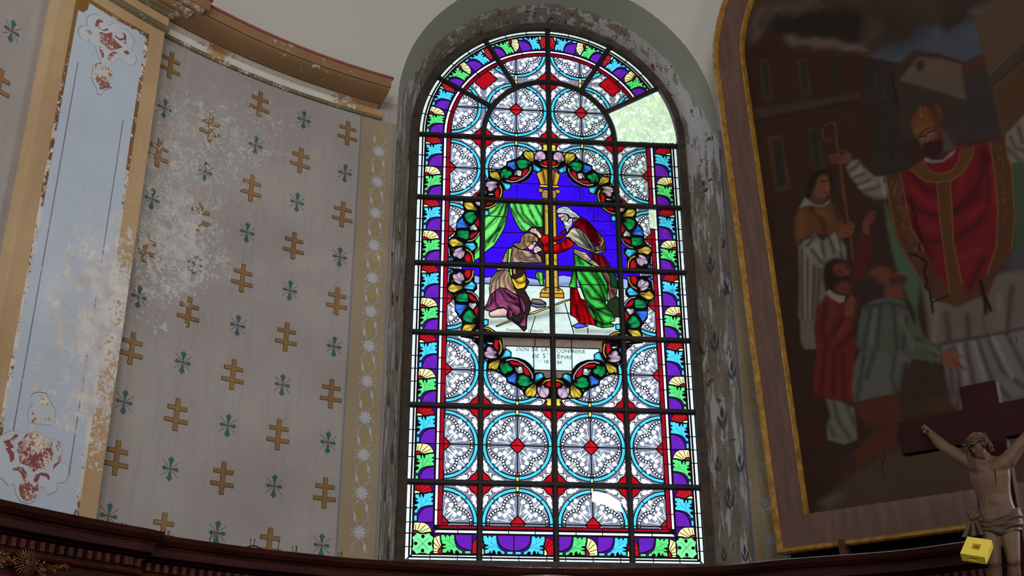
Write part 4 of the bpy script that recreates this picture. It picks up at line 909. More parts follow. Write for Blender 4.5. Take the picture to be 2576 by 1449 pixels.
G(S3, [(275, 465), (320, 430), (385, 460), (420, 400), (475, 395), (488, 480), (460, 560), (420, 620), (382, 692), (350, 640), (325, 560), (308, 505)], (222, 222, 226), 'beard_pane', 'be'); sh('be', S3, [[(340, 540), (400, 560), (380, 650)], [(400, 470), (460, 480)]], .008, .5)
for L in ([(285, 470), (330, 460), (380, 475)], [(300, 480), (330, 478)], [(340, 540), (370, 580), (360, 640)], [(400, 480), (440, 540), (400, 620)], [(430, 430), (460, 480)]): BL(S3, L, .003)
G(S3, [(145, 270), (200, 190), (320, 150), (420, 178), (480, 250), (560, 290), (645, 370), (610, 405), (540, 385), (470, 395), (420, 360), (370, 315), (320, 300), (200, 305)], (214, 214, 210), 'hair_pane', 'hw'); sh('hw', S3, [[(380, 290), (480, 320), (600, 380)], [(300, 170), (400, 220)], [(200, 290), (330, 240)]], .008, .5)
for L in ([(330, 270), (400, 260), (470, 300), (560, 310), (620, 370)], [(350, 300), (440, 340), (540, 340), (590, 390)], [(180, 260), (260, 200), (330, 200)], [(320, 240), (400, 200), (440, 240)], [(400, 360), (470, 370), (540, 375)]): BL(S3, L, .003)

# --- wreath around the medallion, one quarter drawn, four times set ----
W3C = (9.055, 1180, 360); W2C = (7.626, 1030, 490)
WR = []
def wr(S, pts, kind, col=None, name='wreath_pane', root=None): WR.append((in_px(pts, *S), kind, col, name, root))
wr(W3C, [(1230, 190), (1290, 160), (1480, 175), (1560, 165), (1660, 150), (1655, 20), (1830, 10), (1830, 600), (1700, 570), (1650, 600), (1640, 660), (1540, 680), (1450, 650), (1440, 720), (1350, 830), (1250, 890), (1100, 930), (960, 930), (965, 1030), (850, 1095), (790, 1070), (780, 1130), (760, 1300), (400, 1300), (250, 1300), (150, 1190), (340, 1040), (355, 860), (430, 790), (440, 640), (560, 625), (640, 605), (730, 570), (840, 500), (850, 420), (900, 400), (1060, 350), (1170, 290)], 'back')
wr(W2C, [(1020, 60), (1500, 20), (1500, 260), (1440, 330), (1340, 740), (1250, 880), (1310, 940), (1310, 1020), (1255, 1085), (1255, 1300), (780, 1300), (765, 1040), (735, 970), (735, 870), (800, 820), (860, 770), (880, 700), (895, 640), (900, 510), (990, 410), (1045, 320), (1020, 200)], 'back')
PK = (206, 168, 184)
wr(W3C, [(1680, 30), (1830, 20), (1830, 190), (1665, 180), (1670, 140), (1690, 120), (1670, 90)], 'g', (232, 206, 70))
wr(W3C, [(1700, 500), (1655, 430), (1740, 395), (1860, 380), (1860, 520), (1750, 515)], 'g', RED)
wr(W3C, [(1590, 440), (1610, 430), (1680, 495), (1860, 530), (1860, 570), (1750, 560), (1650, 525)], 'g', GOLD)
wr(W3C, [(1510, 230), (1560, 190), (1640, 175), (1700, 200), (1745, 270), (1750, 350), (1720, 390), (1660, 385), (1640, 425), (1590, 432), (1550, 400), (1520, 390), (1500, 410), (1488, 330)], 'g', PK, 'wreath_pane', (1560, 400))
wr(W3C, [(1450, 190), (1500, 185), (1535, 205), (1500, 258), (1475, 260)], 'g', PK)
wr(W3C, [(1445, 490), (1480, 460), (1540, 520), (1640, 580), (1620, 640), (1580, 662), (1520, 650), (1470, 620)], 'g', CYAN, 'wreath_pane', (1470, 470))
wr(W3C, [(900, 835), (940, 790), (1000, 765), (1190, 765), (1225, 620), (1280, 585), (1362, 580), (1340, 665), (1260, 775), (1120, 835), (960, 855)], 'g', RED)
wr(W3C, ribbon([(835, 850), (960, 885), (1080, 873), (1230, 805), (1330, 715), (1395, 620), (1400, 530)], 42), 'g', (222, 218, 206))
wr(W3C, [(1080, 420), (1130, 380), (1250, 368), (1340, 400), (1400, 455), (1402, 500), (1370, 480), (1340, 480), (1350, 530), (1320, 560), (1200, 600), (1110, 550), (1108, 500), (1080, 470)], 'g', WGREEN, 'wreath_pane', (1350, 500))
wr(W3C, [(1170, 310), (1210, 298), (1250, 350), (1180, 362)], 'g', WGREEN)
wr(W3C, [(850, 520), (890, 430), (970, 428), (1050, 393), (1062, 500), (1080, 560), (1060, 612), (1010, 612), (930, 560)], 'g', COB, 'wreath_pane', (1070, 560))
wr(W3C, [(725, 640), (790, 585), (840, 575), (880, 620), (960, 640), (992, 700), (960, 745), (915, 755), (905, 800), (860, 818), (780, 790), (760, 812), (735, 800), (715, 740)], 'g', WGREEN, 'wreath_pane', (765, 800))
wr(W3C, [(640, 632), (700, 603), (705, 682), (660, 662)], 'g', WGREEN)
wr(W3C, [(1040, 640), (1100, 610), (1200, 628), (1207, 680), (1182, 762), (1100, 755), (1085, 720), (1060, 742), (1022, 735), (1040, 690)], 'g', CREAM, 'wreath_pane', (1060, 630))
wr(W3C, [(1245, 200), (1290, 172), (1340, 195), (1375, 178), (1430, 188), (1478, 250), (1482, 340), (1460, 442), (1410, 442), (1340, 382), (1270, 330), (1238, 270)], 'g', GOLD, 'wreath_pane', (1440, 440))
wr(W3C, [(455, 660), (500, 648), (530, 668), (590, 638), (650, 658), (692, 740), (724, 840), (690, 872), (620, 832), (540, 802), (478, 760)], 'g', GOLD, 'wreath_pane', (710, 860))
wr(W3C, [(570, 1120), (620, 1050), (680, 1025), (692, 1100), (682, 1260), (600, 1260)], 'g', RED)
wr(W3C, ribbon([(690, 955), (738, 1050), (738, 1140), (700, 1260)], 48), 'g', GOLD)
wr(W3C, [(368, 930), (410, 880), (500, 857), (600, 867), (660, 897), (702, 930), (640, 930), (620, 940), (652, 990), (642, 1032), (590, 1032), (560, 1082), (510, 1112), (450, 1102), (420, 1060), (418, 1010), (378, 990)], 'g', PK, 'wreath_pane', (650, 925))
wr(W3C, [(400, 860), (430, 798), (482, 850)], 'g', PK)
wr(W3C, [(712, 880), (750, 858), (800, 900), (952, 930), (947, 1020), (900, 1062), (830, 1078), (800, 1020), (768, 950)], 'g', CYAN, 'wreath_pane', (735, 875))
wr(W3C, [(415, 1190), (450, 1150), (545, 1138), (575, 1195)], 'g', CREAM)
wr(W3C, [(330, 1170), (360, 1050), (402, 1080), (408, 1130), (380, 1168)], 'g', COB)
# second cell
wr(W2C, [(1330, 400), (1345, 640), (1290, 610), (1250, 540), (1300, 470)], 'g', RED)
wr(W2C, [(1140, 842), (1170, 750), (1230, 720), (1350, 690), (1290, 765), (1220, 822), (1150, 862)], 'g', RED)
wr(W2C, ribbon([(1110, 893), (1200, 880), (1290, 820), (1345, 720)], 34), 'g', (222, 218, 206))
wr(W2C, [(1190, 80), (1420, 60), (1350, 230), (1290, 212), (1260, 170)], 'g', PK, 'wreath_pane', (1330, 230))
wr(W2C, [(1035, 160), (1100, 138), (1200, 148), (1250, 220), (1308, 280), (1290, 312), (1200, 300), (1100, 292), (1060, 240)], 'g', GOLD, 'wreath_pane', (1300, 295))
wr(W2C, [(1050, 420), (1060, 370), (1130, 328), (1230, 322), (1302, 350), (1240, 360), (1270, 400), (1302, 430), (1260, 482), (1220, 542), (1170, 558), (1110, 522), (1080, 480)], 'g', WGREEN, 'wreath_pane', (1290, 355))
wr(W2C, [(1060, 318), (1110, 318), (1080, 352)], 'g', WGREEN)
wr(W2C, [(912, 525), (980, 460), (1000, 418), (1040, 480), (1082, 540), (1132, 602), (1122, 638), (900, 645)], 'g', COB, 'wreath_pane', (1120, 620))
wr(W2C, [(1140, 620), (1190, 593), (1240, 557), (1280, 600), (1312, 660), (1290, 692), (1230, 682), (1170, 682)], 'g', CREAM, 'wreath_pane', (1150, 630))
wr(W2C, [(918, 700), (980, 678), (1130, 688), (1152, 730), (1142, 780), (1142, 830), (1090, 868), (1040, 852), (980, 832), (918, 790)], 'g', WGREEN, 'wreath_pane', (920, 750))
wr(W2C, [(862, 800), (910, 768), (932, 822)], 'g', WGREEN)
wr(W2C, [(742, 905), (800, 848), (880, 838), (950, 878), (1042, 930), (1032, 982), (900, 988), (830, 1012), (778, 960)], 'g', GOLD, 'wreath_pane', (1035, 955))
wr(W2C, [(1048, 952), (1090, 928), (1230, 918), (1288, 1000), (1262, 1042), (1200, 1088), (1150, 1042), (1060, 982)], 'g', CYAN, 'wreath_pane', (1055, 965))
wr(W2C, [(1075, 1160), (1120, 1110), (1182, 1180), (1195, 1300), (1080, 1300), (1048, 1210)], 'g', RED)
wr(W2C, ribbon([(1075, 1045), (1160, 1090), (1212, 1170), (1232, 1300)], 40), 'g', GOLD)
wr(W2C, [(838, 1110), (870, 1048), (950, 1008), (1065, 1008), (1020, 1032), (1022, 1062), (1072, 1090), (1062, 1132), (1042, 1190), (990, 1242), (940, 1232), (920, 1202), (860, 1202), (828, 1160)], 'g', PK, 'wreath_pane', (1060, 1015))
wr(W2C, [(800, 1040), (872, 1032), (832, 1082)], 'g', PK)
wr(W2C, [(785, 1150), (830, 1210), (862, 1235), (785, 1300)], 'g', COB)
wr(S1, [(160, 140), (200, 68), (372, 42), (330, 112), (180, 146)], 'g', RED); wr(S1, ribbon([(140, 190), (250, 180), (350, 130), (445, 50)], 42), 'g', GOLD); wr(S1, [(110, 240), (238, 238), (243, 342), (110, 350)], 'g', CYAN)
VMID = BARV[2]-.006; wn_ = 0
for sx in (1, -1):
    for sy in (1, -1):
        for pts, kind, col, nm, root in WR:
            if sy == -1 and kind == 'g' and col == (232, 206, 70): pass
            q = [(u if sx == 1 else -u, v if sy == 1 else 2*VMID-v) for u, v in pts]
            if kind == 'back': add(q, 'paint'); continue
            wn_ += 1; key = 'w%d' % wn_; pane(q, col, nm, key, .0065)
            c = np.mean(q, 0)
            if root is not None:
                S_ = W3C if pts[0][1] > 3.72 and (root[0] < 1900 and pts[0][0] > -.52) else W2C
                if pts[0][0] < -.505: S_ = W2C
                ru, rvv = in_px([root], *S_)[0]; ru = ru if sx == 1 else -ru; rvv = rvv if sy == 1 else 2*VMID-rvv
                n = len(q)
                for i in range(0, n, 3):
                    e = np.array(q[i])*.86+c*.14; mpt = (np.array([ru, rvv])+e)/2+(c-(np.array([ru, rvv])+e)/2)*.25
                    SHADE.setdefault(key, []).append((np.array([(ru, rvv), tuple(mpt), tuple(e)]), .0065, .62))
                    if i % 6 == 0: line([(ru, rvv), tuple(mpt), tuple(e)], .0018, 'paint')
            L = np.array(list(q)+[q[0]]); SHADE.setdefault(key, []).append((L, .008, .55))
for g_, a in (('sky', 0), ('hill', 0), ('floor', 0), ('gr', 0)): SHADE.setdefault(g_, [])
SHADE['floor'] += [(np.array(in_px([(1330, 800), (1380, 790), (1400, 780)], *PX)), .03, .55), (np.array(in_px([(1225, 812), (1290, 806)], *PX)), .025, .45), (np.array(in_px([(1450, 832), (1540, 835)], *PX)), .02, .5)]
SHADE['hill'] += [(np.array(in_px([(1220, 712), (1390, 716), (1440, 714)], *PX)), .015, .45)]
SHADE['gr'] += [(np.array(in_px([(1270, 850), (1520, 855)], *PX)), .02, .5)]

# replaced clear panes: one light of the arch, one patch in the bottom row, one in the right border
add([pol(.50, math.radians(a)) for a in np.linspace(1, 29.3, 9)]+[pol(.955, math.radians(a)) for a in np.linspace(29.3, 1, 12)], 'clear', None, 'clear_pane', ('clr', 0))
q = in_px([(1489, 1236), (1530, 1242), (1560, 1262), (1567, 1290), (1520, 1270), (1489, 1262)], *PX); add(q, 'clear', None, 'clear_pane', ('clr', 1))
q = in_px([(1631, 523), (1647, 524), (1650, 576), (1635, 574)], *PX); add(q, 'clear', None, 'clear_pane', ('clr', 2))
# outside the opening nothing
VOID0 = len(POLY)
for i in range(60):
    a0, a1 = math.radians(i*3), math.radians(i*3+3)
    add([pol(.953, a0), pol(.953, a1), pol(1.7, a1+(.0)), pol(1.7, a0)], 'void')

# --- split the drawing into panels between the bars and cut the panes ---
def clip(P, x0, y0, x1, y1):
    for ax, lim, sg in ((0, x0, 1), (0, x1, -1), (1, y0, 1), (1, y1, -1)):
        o = []; n = len(P)
        if n == 0: return P
        for i in range(n):
            a, b = P[i-1], P[i]; da, db = sg*(a[ax]-lim), sg*(b[ax]-lim)
            if da >= 0 and db >= 0: o.append(b)
            elif da >= 0 > db or da < 0 <= db:
                t = da/(da-db); c = [a[0]+(b[0]-a[0])*t, a[1]+(b[1]-a[1])*t]; c[ax] = lim; o.append(tuple(c))
                if db >= 0: o.append(b)
        P = o
    return P
def seg_dist(Pts, L):
    d = np.full(len(Pts), 1e9)
    for a, b in zip(L[:-1], L[1:]):
        ab = b-a; t = np.clip(((Pts-a) @ ab)/(ab @ ab+1e-12), 0, 1); d = np.minimum(d, np.linalg.norm(Pts-(a+t[:, None]*ab), axis=1))
    return d
BB = [(p[:, 0].min(), p[:, 1].min(), p[:, 0].max(), p[:, 1].max()) for p, *_ in POLY]
cu_ = [-.957, -MU, 0.0, MU, .957]; rv_ = [VARC+.957]+BARV+[VBOT-.01]
GROUPS = {}; LEADV = []; LEADF = []; PAINTV = []; PAINTF = []
for ri in range(len(rv_)-1):
    for ci in range(4):
        x0, x1, y1, y0 = cu_[ci], cu_[ci+1], rv_[ri], rv_[ri+1]
        vs = []; es = []; ids = []; qs = []
        for pid, (p, kind, *_r) in enumerate(POLY):
            b = BB[pid]
            if b[2] <= x0 or b[0] >= x1 or b[3] <= y0 or b[1] >= y1: continue
            q = [tuple(v) for v in p]
            if not (b[0] >= x0 and b[2] <= x1 and b[1] >= y0 and b[3] <= y1): q = clip(q, x0, y0, x1, y1)
            if len(q) < 3: continue
            n0 = len(vs); m0 = len(q); es += [(n0+i, n0+(i+1) % m0) for i in range(m0)]; vs += [Vector(v) for v in q]; ids.append(pid); qs.append(np.array(q))
        if ri in (1, 2, 3, 4):
            sx = .0075
            gx, gy = np.meshgrid(np.arange(x0+.0031, x1, sx), np.arange(y0+.0029, y1, sx))
            gp = np.stack([gx.ravel(), gy.ravel()], 1); gp = gp[(np.abs(gp[:, 0]) < .73) & (((gp[:, 0]/.74)**2+((gp[:, 1]-VMID)/1.06)**2) < 1)]
            vs += [Vector((float(a), float(b))) for a, b in gp]
        o = delaunay_2d_cdt(vs, es, [], 0, 2e-6, False)
        ov = np.array([(v[0], v[1]) for v in o[0]])
        tri = np.array([tuple(f) for f in o[2] if len(f) == 3]); cen = ov[tri].mean(1)
        od = np.argsort(cen[:, 0]); tri = tri[od]; cen = cen[od]; owner = np.full(len(tri), -1)
        for pid, q in zip(ids, qs):                     # painter's order: the last shape that covers a triangle owns it
            i0, i1 = np.searchsorted(cen[:, 0], (q[:, 0].min(), q[:, 0].max()))
            if i1 <= i0: continue
            cy = cen[i0:i1, 1]; k = np.nonzero((cy >= q[:, 1].min()) & (cy <= q[:, 1].max()))[0]
            if not len(k): continue
            px_, py_ = cen[i0+k, 0][:, None], cy[k][:, None]
            xa, ya = q[:, 0], q[:, 1]; xb, yb = np.roll(xa, -1), np.roll(ya, -1); dyy = np.where(yb == ya, 1e-12, yb-ya)
            hit = ((ya > py_) != (yb > py_)) & (px_ < (xb-xa)*(py_-ya)/dyy+xa)
            ins = hit.sum(1) % 2 == 1; owner[i0+k[ins]] = pid
        lf = []
        for f, pid in zip(tri.tolist(), owner.tolist()):
            if pid < 0: continue
            p, kind, col, nm, key, soft = POLY[pid]
            if kind == 'void': continue
            if kind == 'lead': lf.append(f)
            elif kind == 'paint':
                b = len(PAINTV); PAINTV.extend(ov[f].tolist()); PAINTF.append((b, b+1, b+2))
            else:
                GROUPS.setdefault((nm, key, ri, ci), []).append((pid, ov[f]))
        if lf:                                          # cames: raised strips with side walls
            used = {}; edges = {}
            for f in lf:
                for a, b in ((f[0], f[1]), (f[1], f[2]), (f[2], f[0])): edges[(a, b)] = 1
                for a in f: used.setdefault(a, len(used))
            base = len(LEADV); inv = sorted(used, key=lambda k: used[k])
            n = len(inv)
            LEADV.extend([(ov[a][0], ov[a][1], .0045) for a in inv]); LEADV.extend([(ov[a][0], ov[a][1], -.0005) for a in inv])
            for f in lf: LEADF.append(tuple(base+used[a] for a in f))
            for (a, b) in edges:
                if (b, a) not in edges: LEADF.append((base+used[a], base+used[a]+n, base+used[b]+n, base+used[b]))
lv = np.array(LEADV); mk('lead_cames', W3a(lv[:, :2])+np.outer(lv[:, 2], NRM), LEADF, M_lead, win)['kind'] = 'stuff'
mk('trace_paint', W3a(PAINTV, .0006), PAINTF, M_trace, win)['kind'] = 'stuff'
cnt = {}; rest = {}
def tarea(tr):
    t = np.array([q for _, q in tr]); return float(np.abs((t[:, 1, 0]-t[:, 0, 0])*(t[:, 2, 1]-t[:, 0, 1])-(t[:, 1, 1]-t[:, 0, 1])*(t[:, 2, 0]-t[:, 0, 0])).sum()/2)
AREA = {k: tarea(v) for k, v in GROUPS.items()}
order = sorted(GROUPS.items(), key=lambda kv: -AREA[kv[0]])
def emit(nm, tris, stuff=False):
    V = np.concatenate([t for _, t in tris]); C = np.ones((len(V), 4), np.float32)
    pid_arr = np.repeat([p for p, _ in tris], 3)
    for pid in set(p for p, _ in tris):
        m_ = pid_arr == pid; col, soft, kind = POLY[pid][2], POLY[pid][5], POLY[pid][1]
        if kind == 'clear': continue
        c = np.array(lin(col)[:3]); f = np.ones(m_.sum())
        if soft in SHADE:
            for L, w, a in SHADE[soft]:
                f *= 1-a*np.exp(-(seg_dist(V[m_], L)/w)**2)
        # brush tone goes a little warmer where the enamel is thick
        C[m_, :3] = c*f[:, None]
    # weld
    key = np.round(V*20000).astype(np.int64); _, idx, invs = np.unique(np.concatenate([key, pid_arr[:, None]], 1), axis=0, return_index=True, return_inverse=True)
    invs = np.asarray(invs).ravel()
    F = invs.reshape(-1, 3).tolist()
    o = mk(nm, W3a(V[idx]), [tuple(f) for f in F], M_clear if nm == 'clear_pane' else M_glass, win, cols=C[idx])
    if stuff: o['kind'] = 'stuff'
for (nm, key, ri, ci), tris in order:
    cnt[nm] = cnt.get(nm, 0)+1
    area_ = AREA[(nm, key, ri, ci)]
    if cnt[nm] > 290 or area_ < 4e-5: rest.setdefault(nm, []).extend(tris)
    else: emit(nm, tris)
for nm, tris in rest.items(): emit(nm, tris, True)

# --- iron frame: saddle bars, mullions, spokes and the inner arch ---
def bar(name, pts, w, d, mat=M_iron, off=.0):
    """flat bar along a polyline in drawing units, w wide in the plane, d deep, standing towards the room"""
    pts = [np.asarray(p, float) for p in pts]; n = len(pts); V = []; F = []
    for i, p in enumerate(pts):
        t = pts[min(i+1, n-1)]-pts[max(i-1, 0)]; t /= np.linalg.norm(t); nn = np.array([-t[1], t[0]])
        for a, o in ((-1, .004), (-1, d*.55), (-.45, d), (.45, d), (1, d*.55), (1, .004)):
            q = p+nn*a*w/2/SG; V.append(W3(q[0], q[1], o+off))
    for i in range(n-1):
        for j in range(6):
            k = (j+1) % 6; F.append((i*6+j, i*6+k, (i+1)*6+k, (i+1)*6+j))
    F.append((0, 1, 2, 3, 4, 5)[::-1]); F.append(tuple((n-1)*6+j for j in range(6)))
    return mk(name, V, F, mat, win)
for v in BARV: bar('glazing_bar', [(-.985, v), (.985, v)], .040, .034)
for k in (-1, 1): bar('mullion', [(k*MU, 1.24), (k*MU, BARV[0]+.02)], .040, .030)
bar('mullion', [(0, 1.24), (0, VARC+.955)], .040, .030)
bar('inner_arch', [pol(.4838, a) for a in np.linspace(math.pi, 0, 40)], .042, .032)
for a in (30, 60, 120, 150): bar('spoke', [pol(.49, math.radians(a)), pol(.97, math.radians(a))], .040, .031)
for s in (-1, 1): 
    for v in BARV:
        mb = MB(); mb.box(W3(s*.985, v, .035), UVX*math.cos(.5)+np.array([0, 0, math.sin(.5)]), NRM, -UVX*math.sin(.5)+np.array([0, 0, math.cos(.5)]), .018, .012, .018); mb.build('bar_bolt', M_iron, win)
ro_, ri_ = outline(1.064, 4.572, 1.064, 0, 1.22), outline(1.006, VARC*SG, 1.008, 0, 1.22)
rows = []
for off in range(4):
    src, o = ((ri_, .0), (ri_, .05), (ro_, .05), (ro_, -.02))[off]
    rows.append([W1+UVX*u+np.array([0, 0, z])+NRM*o for u, z in src])
V, F = gridmesh(np.array(rows)); mk('outer_frame', V, F, M_framewood, win)
mb = MB(); mb.box(W1+np.array([0, 0, VBOT*SG-.04])+NRM*.03, UVX, NRM, (0, 0, 1), 1.09, .06, .035); mb.build('sill_rail', M_framewood, win)
mb = MB(); mb.box(W1+np.array([0, 0, 1.12])+NRM*.25, UVX, NRM, (0, 0, 1), 1.30, .34, .09); struct(mb.build('trim_2', M_reveal))

# inscription on the plaque, painted letters
def letters(txt, px, py, size, shear=0.0, name='inscription'):
    cv = bpy.data.curves.new(name, 'FONT'); cv.body = txt; cv.size = size; cv.shear = shear; cv.align_x = 'LEFT'; cv.align_y = 'CENTER'; cv.materials.append(M_trace); cv.extrude = .0003
    o = bpy.data.objects.new(name, cv); COL.objects.link(o)
    u, v = in_px([(px, py)], *PX)[0]; p = W3(u, v, .0015)
    Mw = Matrix(((UVX[0], 0, NRM[0], p[0]), (UVX[1], 0, NRM[1], p[1]), (0, 1, NRM[2], p[2]+H0), (0, 0, 0, 1)))
    o.parent = win; o.matrix_world = Mw; o.matrix_parent_inverse = Matrix.Translation(-win.location); o.matrix_basis = Mw
    return o
letters('DON', 1297, 878.5, .040, .3); letters('DE', 1336, 879, .040, .15); letters('LA', 1361, 879.5, .040, .15)
letters('DE', 1338, 896, .040, .15); letters('S', 1365, 895.5, .048); letters('T', 1374.5, 892, .022); letters('18', 1367, 910, .036)
letters('CONFRERIE', 1400, 883, .040, -.05); letters('E', 1401, 897, .048); letters('PVRE', 1411, 899, .036, -.05); letters('84', 1401, 912.5, .036)
letters('Fremotte', 1273, 830, .030, .2, 'signature'); letters('S. Nicolas', 1328, 832, .028, .2, 'signature')
# ------------------------------------------------------------------ the big framed painting on the right
PT = math.radians(5.0)
PH = np.array([.778, -.628, 0.0]); PN0 = np.array([-.628, -.778, 0.0]); PV = np.array([0, 0, 1.0])*math.cos(PT)+PN0*math.sin(PT)
PNN = np.cross(PH, PV); PNN /= np.linalg.norm(PNN)
t_, z_ = cyl_hit(1968, 1397, 4.03); PA = np.array(cyl(t_, z_, 4.03))
def PP(h, v, o=0.0): return PA+PH*h+PV*v+PNN*o
paint_root = empty('framed_painting', tuple(PP(1.3, 0)))
tag(paint_root, 'large dark arched oil painting of a bishop in red, in a brown and gilt frame', 'painting')
PWD = 2.62; PSP = 3.44; CR = 1.05       # width, spring height, corner radius of the basket arch
def frame_path(ins):
    """closed outline inset by ins, from bottom left going up round the arch"""
    a, b, r = ins, PWD-ins, CR-ins
    pts = [(a, ins), (a, ins+.8), (a, ins+1.6), (a, ins+2.4), (a, PSP)]
    # corner arcs of 60 degrees joined by a flatter crown
    cxl = CR; A = math.radians(62)
    arc = [(cxl-r*math.cos(t), PSP+r*math.sin(t)) for t in np.linspace(0, A, 18)[1:]]
    half = PWD/2-CR; R2 = CR+half/math.cos(A); c2 = (PWD/2, PSP-half*math.tan(A)); r2 = R2-ins
    crown = [(c2[0]-r2*math.cos(t), c2[1]+r2*math.sin(t)) for t in np.linspace(A, math.pi-A, 16)[1:-1]]
    pts += arc+crown+[(PWD-x, y) for x, y in arc[::-1]]+[(PWD-x, y) for x, y in pts[:5][::-1]]
    return pts
def frame_ring(name, i0, i1, h0, h1, hm, mat, seg=None, rough=0.0):
    """moulding between insets i0 and i1; heights above the canvas plane at outer edge, middle and inner edge"""
    paths = [frame_path(i0), frame_path(i0), frame_path(i0*.7+i1*.3), frame_path(i0*.3+i1*.7), frame_path(i1), frame_path(i1)]
    hs = [-.03, h0, hm, hm, h1, -.03]; n = len(paths[0]); V = []; F = []
    sel = range(n) if seg is None else range(seg[0], seg[1]+1); sel = [i % n for i in sel]
    rr = random.Random(hash(name) % 99)
    for i in sel:
        for p, h in zip(paths, hs): V.append(PP(p[i][0], p[i][1], h+(rr.random()-.5)*rough))
    m = len(sel); cl = seg is None
    for i in range(m if cl else m-1):
        k = (i+1) % m
        for j in range(5): F.append((i*6+j, i*6+j+1, k*6+j+1, k*6+j))
    if not cl: F.append(tuple(range(6))); F.append(tuple((m-1)*6+j for j in range(6))[::-1])
    return mk(name, V, F, mat, paint_root)
NP = len(frame_path(0))
stages = ((0, 4), (4, NP-5), (NP-5, NP-1), (NP-1, NP))
for a, b in stages:
    frame_ring('outer_gilt_moulding', 0, .037, .075, .060, .088, M_gold, (a, b), .002)
    frame_ring('frame_board', .037, .203, .052, .052, .052, M_brownframe, (a, b))
    frame_ring('inner_gilt_moulding', .203, .226, .052, .030, .060, M_gold, (a, b), .002) if (a, b) != (NP-1, NP) else frame_ring('inner_lip', .203, .226, .052, .045, .050, M_brownframe, (a, b))
for h in (.44, ):
    MB().box(PP(h, -.012, .06), PH, PV, PNN, .018, .05, .045).build('iron_bracket', plain('rusty_iron', (96, 54, 40), .7, .3, 30), paint_root)

hs_ = np.concatenate([np.arange(.216, 2.13, .0056), np.linspace(2.14, PWD-.216, 10)]); vs_ = np.concatenate([np.arange(.19, 4.02, .0056), np.linspace(4.03, 4.62, 24)])
HG, VG = np.meshgrid(hs_, vs_, indexing='ij'); P3 = PA+HG[..., None]*PH+VG[..., None]*PV+PNN*.012
GX, GY = project(P3.reshape(-1, 3)); GX = GX.reshape(HG.shape); GY = GY.reshape(HG.shape)
IMG = np.zeros(HG.shape+(3,))
def vnoise(sc, seed, oct=4):
    r = np.random.default_rng(seed); out = np.zeros(HG.shape); amp = 1.0; tot = 0
    for o in range(oct):
        n = 64; g = r.random((n, n)); x = (HG/sc*(2**o)) % n; y = (VG/sc*(2**o)) % n
        x0 = x.astype(int) % n; y0 = y.astype(int) % n; fx = x-np.floor(x); fy = y-np.floor(y); fx = fx*fx*(3-2*fx); fy = fy*fy*(3-2*fy); x1 = (x0+1) % n; y1 = (y0+1) % n
        out += amp*((g[x0, y0]*(1-fx)+g[x1, y0]*fx)*(1-fy)+(g[x0, y1]*(1-fx)+g[x1, y1]*fx)*fy); tot += amp; amp *= .55
    return out/tot
WNX = (vnoise(.10, 1)-.5)*9; WNY = (vnoise(.10, 2)-.5)*9
C3 = lambda c: np.array(lin(c)[:3])
def mixin(mask_idx, c, al):
    IMG[mask_idx] = IMG[mask_idx]*(1-al[:, None])+C3(c)*al[:, None]
def PY(S, pts, c, feather=3.0, alpha=1.0, wob=0.0):
    P = np.array([(S[1]+x/S[0], S[2]+y/S[0]) for x, y in pts]); f = feather
    m = (GX > P[:, 0].min()-f-6) & (GX < P[:, 0].max()+f+6) & (GY > P[:, 1].min()-f-6) & (GY < P[:, 1].max()+f+6)
    if not m.any(): return
    X = GX[m]+WNX[m]*wob; Y = GY[m]+WNY[m]*wob; Q = np.stack([X, Y], 1)
    ins = np.zeros(len(X), bool); d = np.full(len(X), 1e9)
    for a, b in zip(P, np.roll(P, -1, 0)):
        ins ^= ((a[1] > Y) != (b[1] > Y)) & (X < (b[0]-a[0])*(Y-a[1])/((b[1]-a[1]) or 1e-9)+a[0])
        ab = b-a; t = np.clip(((Q-a) @ ab)/(ab @ ab+1e-9), 0, 1); d = np.minimum(d, np.hypot(*(Q-(a+t[:, None]*ab)).T))
    s = np.where(ins, d, -d); al = np.clip(s/f*.5+.5, 0, 1)*alpha; mixin(m, c, al)
def ST(S, lines_, c, w=4.0, alpha=.8, wob=0.3):
    for L in lines_:
        P = np.array([(S[1]+x/S[0], S[2]+y/S[0]) for x, y in L]); r = w*2.4
        m = (GX > P[:, 0].min()-r) & (GX < P[:, 0].max()+r) & (GY > P[:, 1].min()-r) & (GY < P[:, 1].max()+r)
        if not m.any(): continue
        Q = np.stack([GX[m]+WNX[m]*wob*.5, GY[m]+WNY[m]*wob*.5], 1); mixin(m, c, alpha*np.exp(-(seg_dist(Q, P)/w)**2))
A1 = (2.898, 1800, 0); A4 = (3.22, 1900, 350); A5 = (2.9, 2200, 200); A6 = (2.416, 1900, 700); AX = (1, 0, 0)
IMG[:] = C3((60, 39, 29))
# sky, clouds
PY(A1, [(150, -400), (2600, -400), (2600, 400), (1100, 430), (250, 420)], (82, 62, 50), 30)
PY(A1, [(1090, 420), (1250, 320), (1430, 280), (1480, 190), (1600, 170), (1700, 220), (1830, 120), (1900, 140), (1980, 400), (1800, 470), (1450, 360), (1330, 500), (1250, 440)], (84, 92, 106), 8, 1, 1.5)
PY(A1, [(1420, 260), (1600, 170), (1500, 330), (1300, 400)], (66, 72, 86), 16, .7, 2)
PY(A1, [(220, 330), (240, 100), (430, 30), (700, 20), (900, 60), (1120, 60), (1350, 60), (1560, 130), (1500, 230), (1420, 300), (1200, 360), (900, 340), (620, 330), (480, 260)], (60, 50, 42), 26, 1, 4)
PY(A1, [(380, 180), (450, 100), (600, 90), (800, 80), (1080, 80), (1100, 180), (1050, 300), (800, 300), (560, 260), (430, 230)], (40, 34, 29), 20, .95, 4)
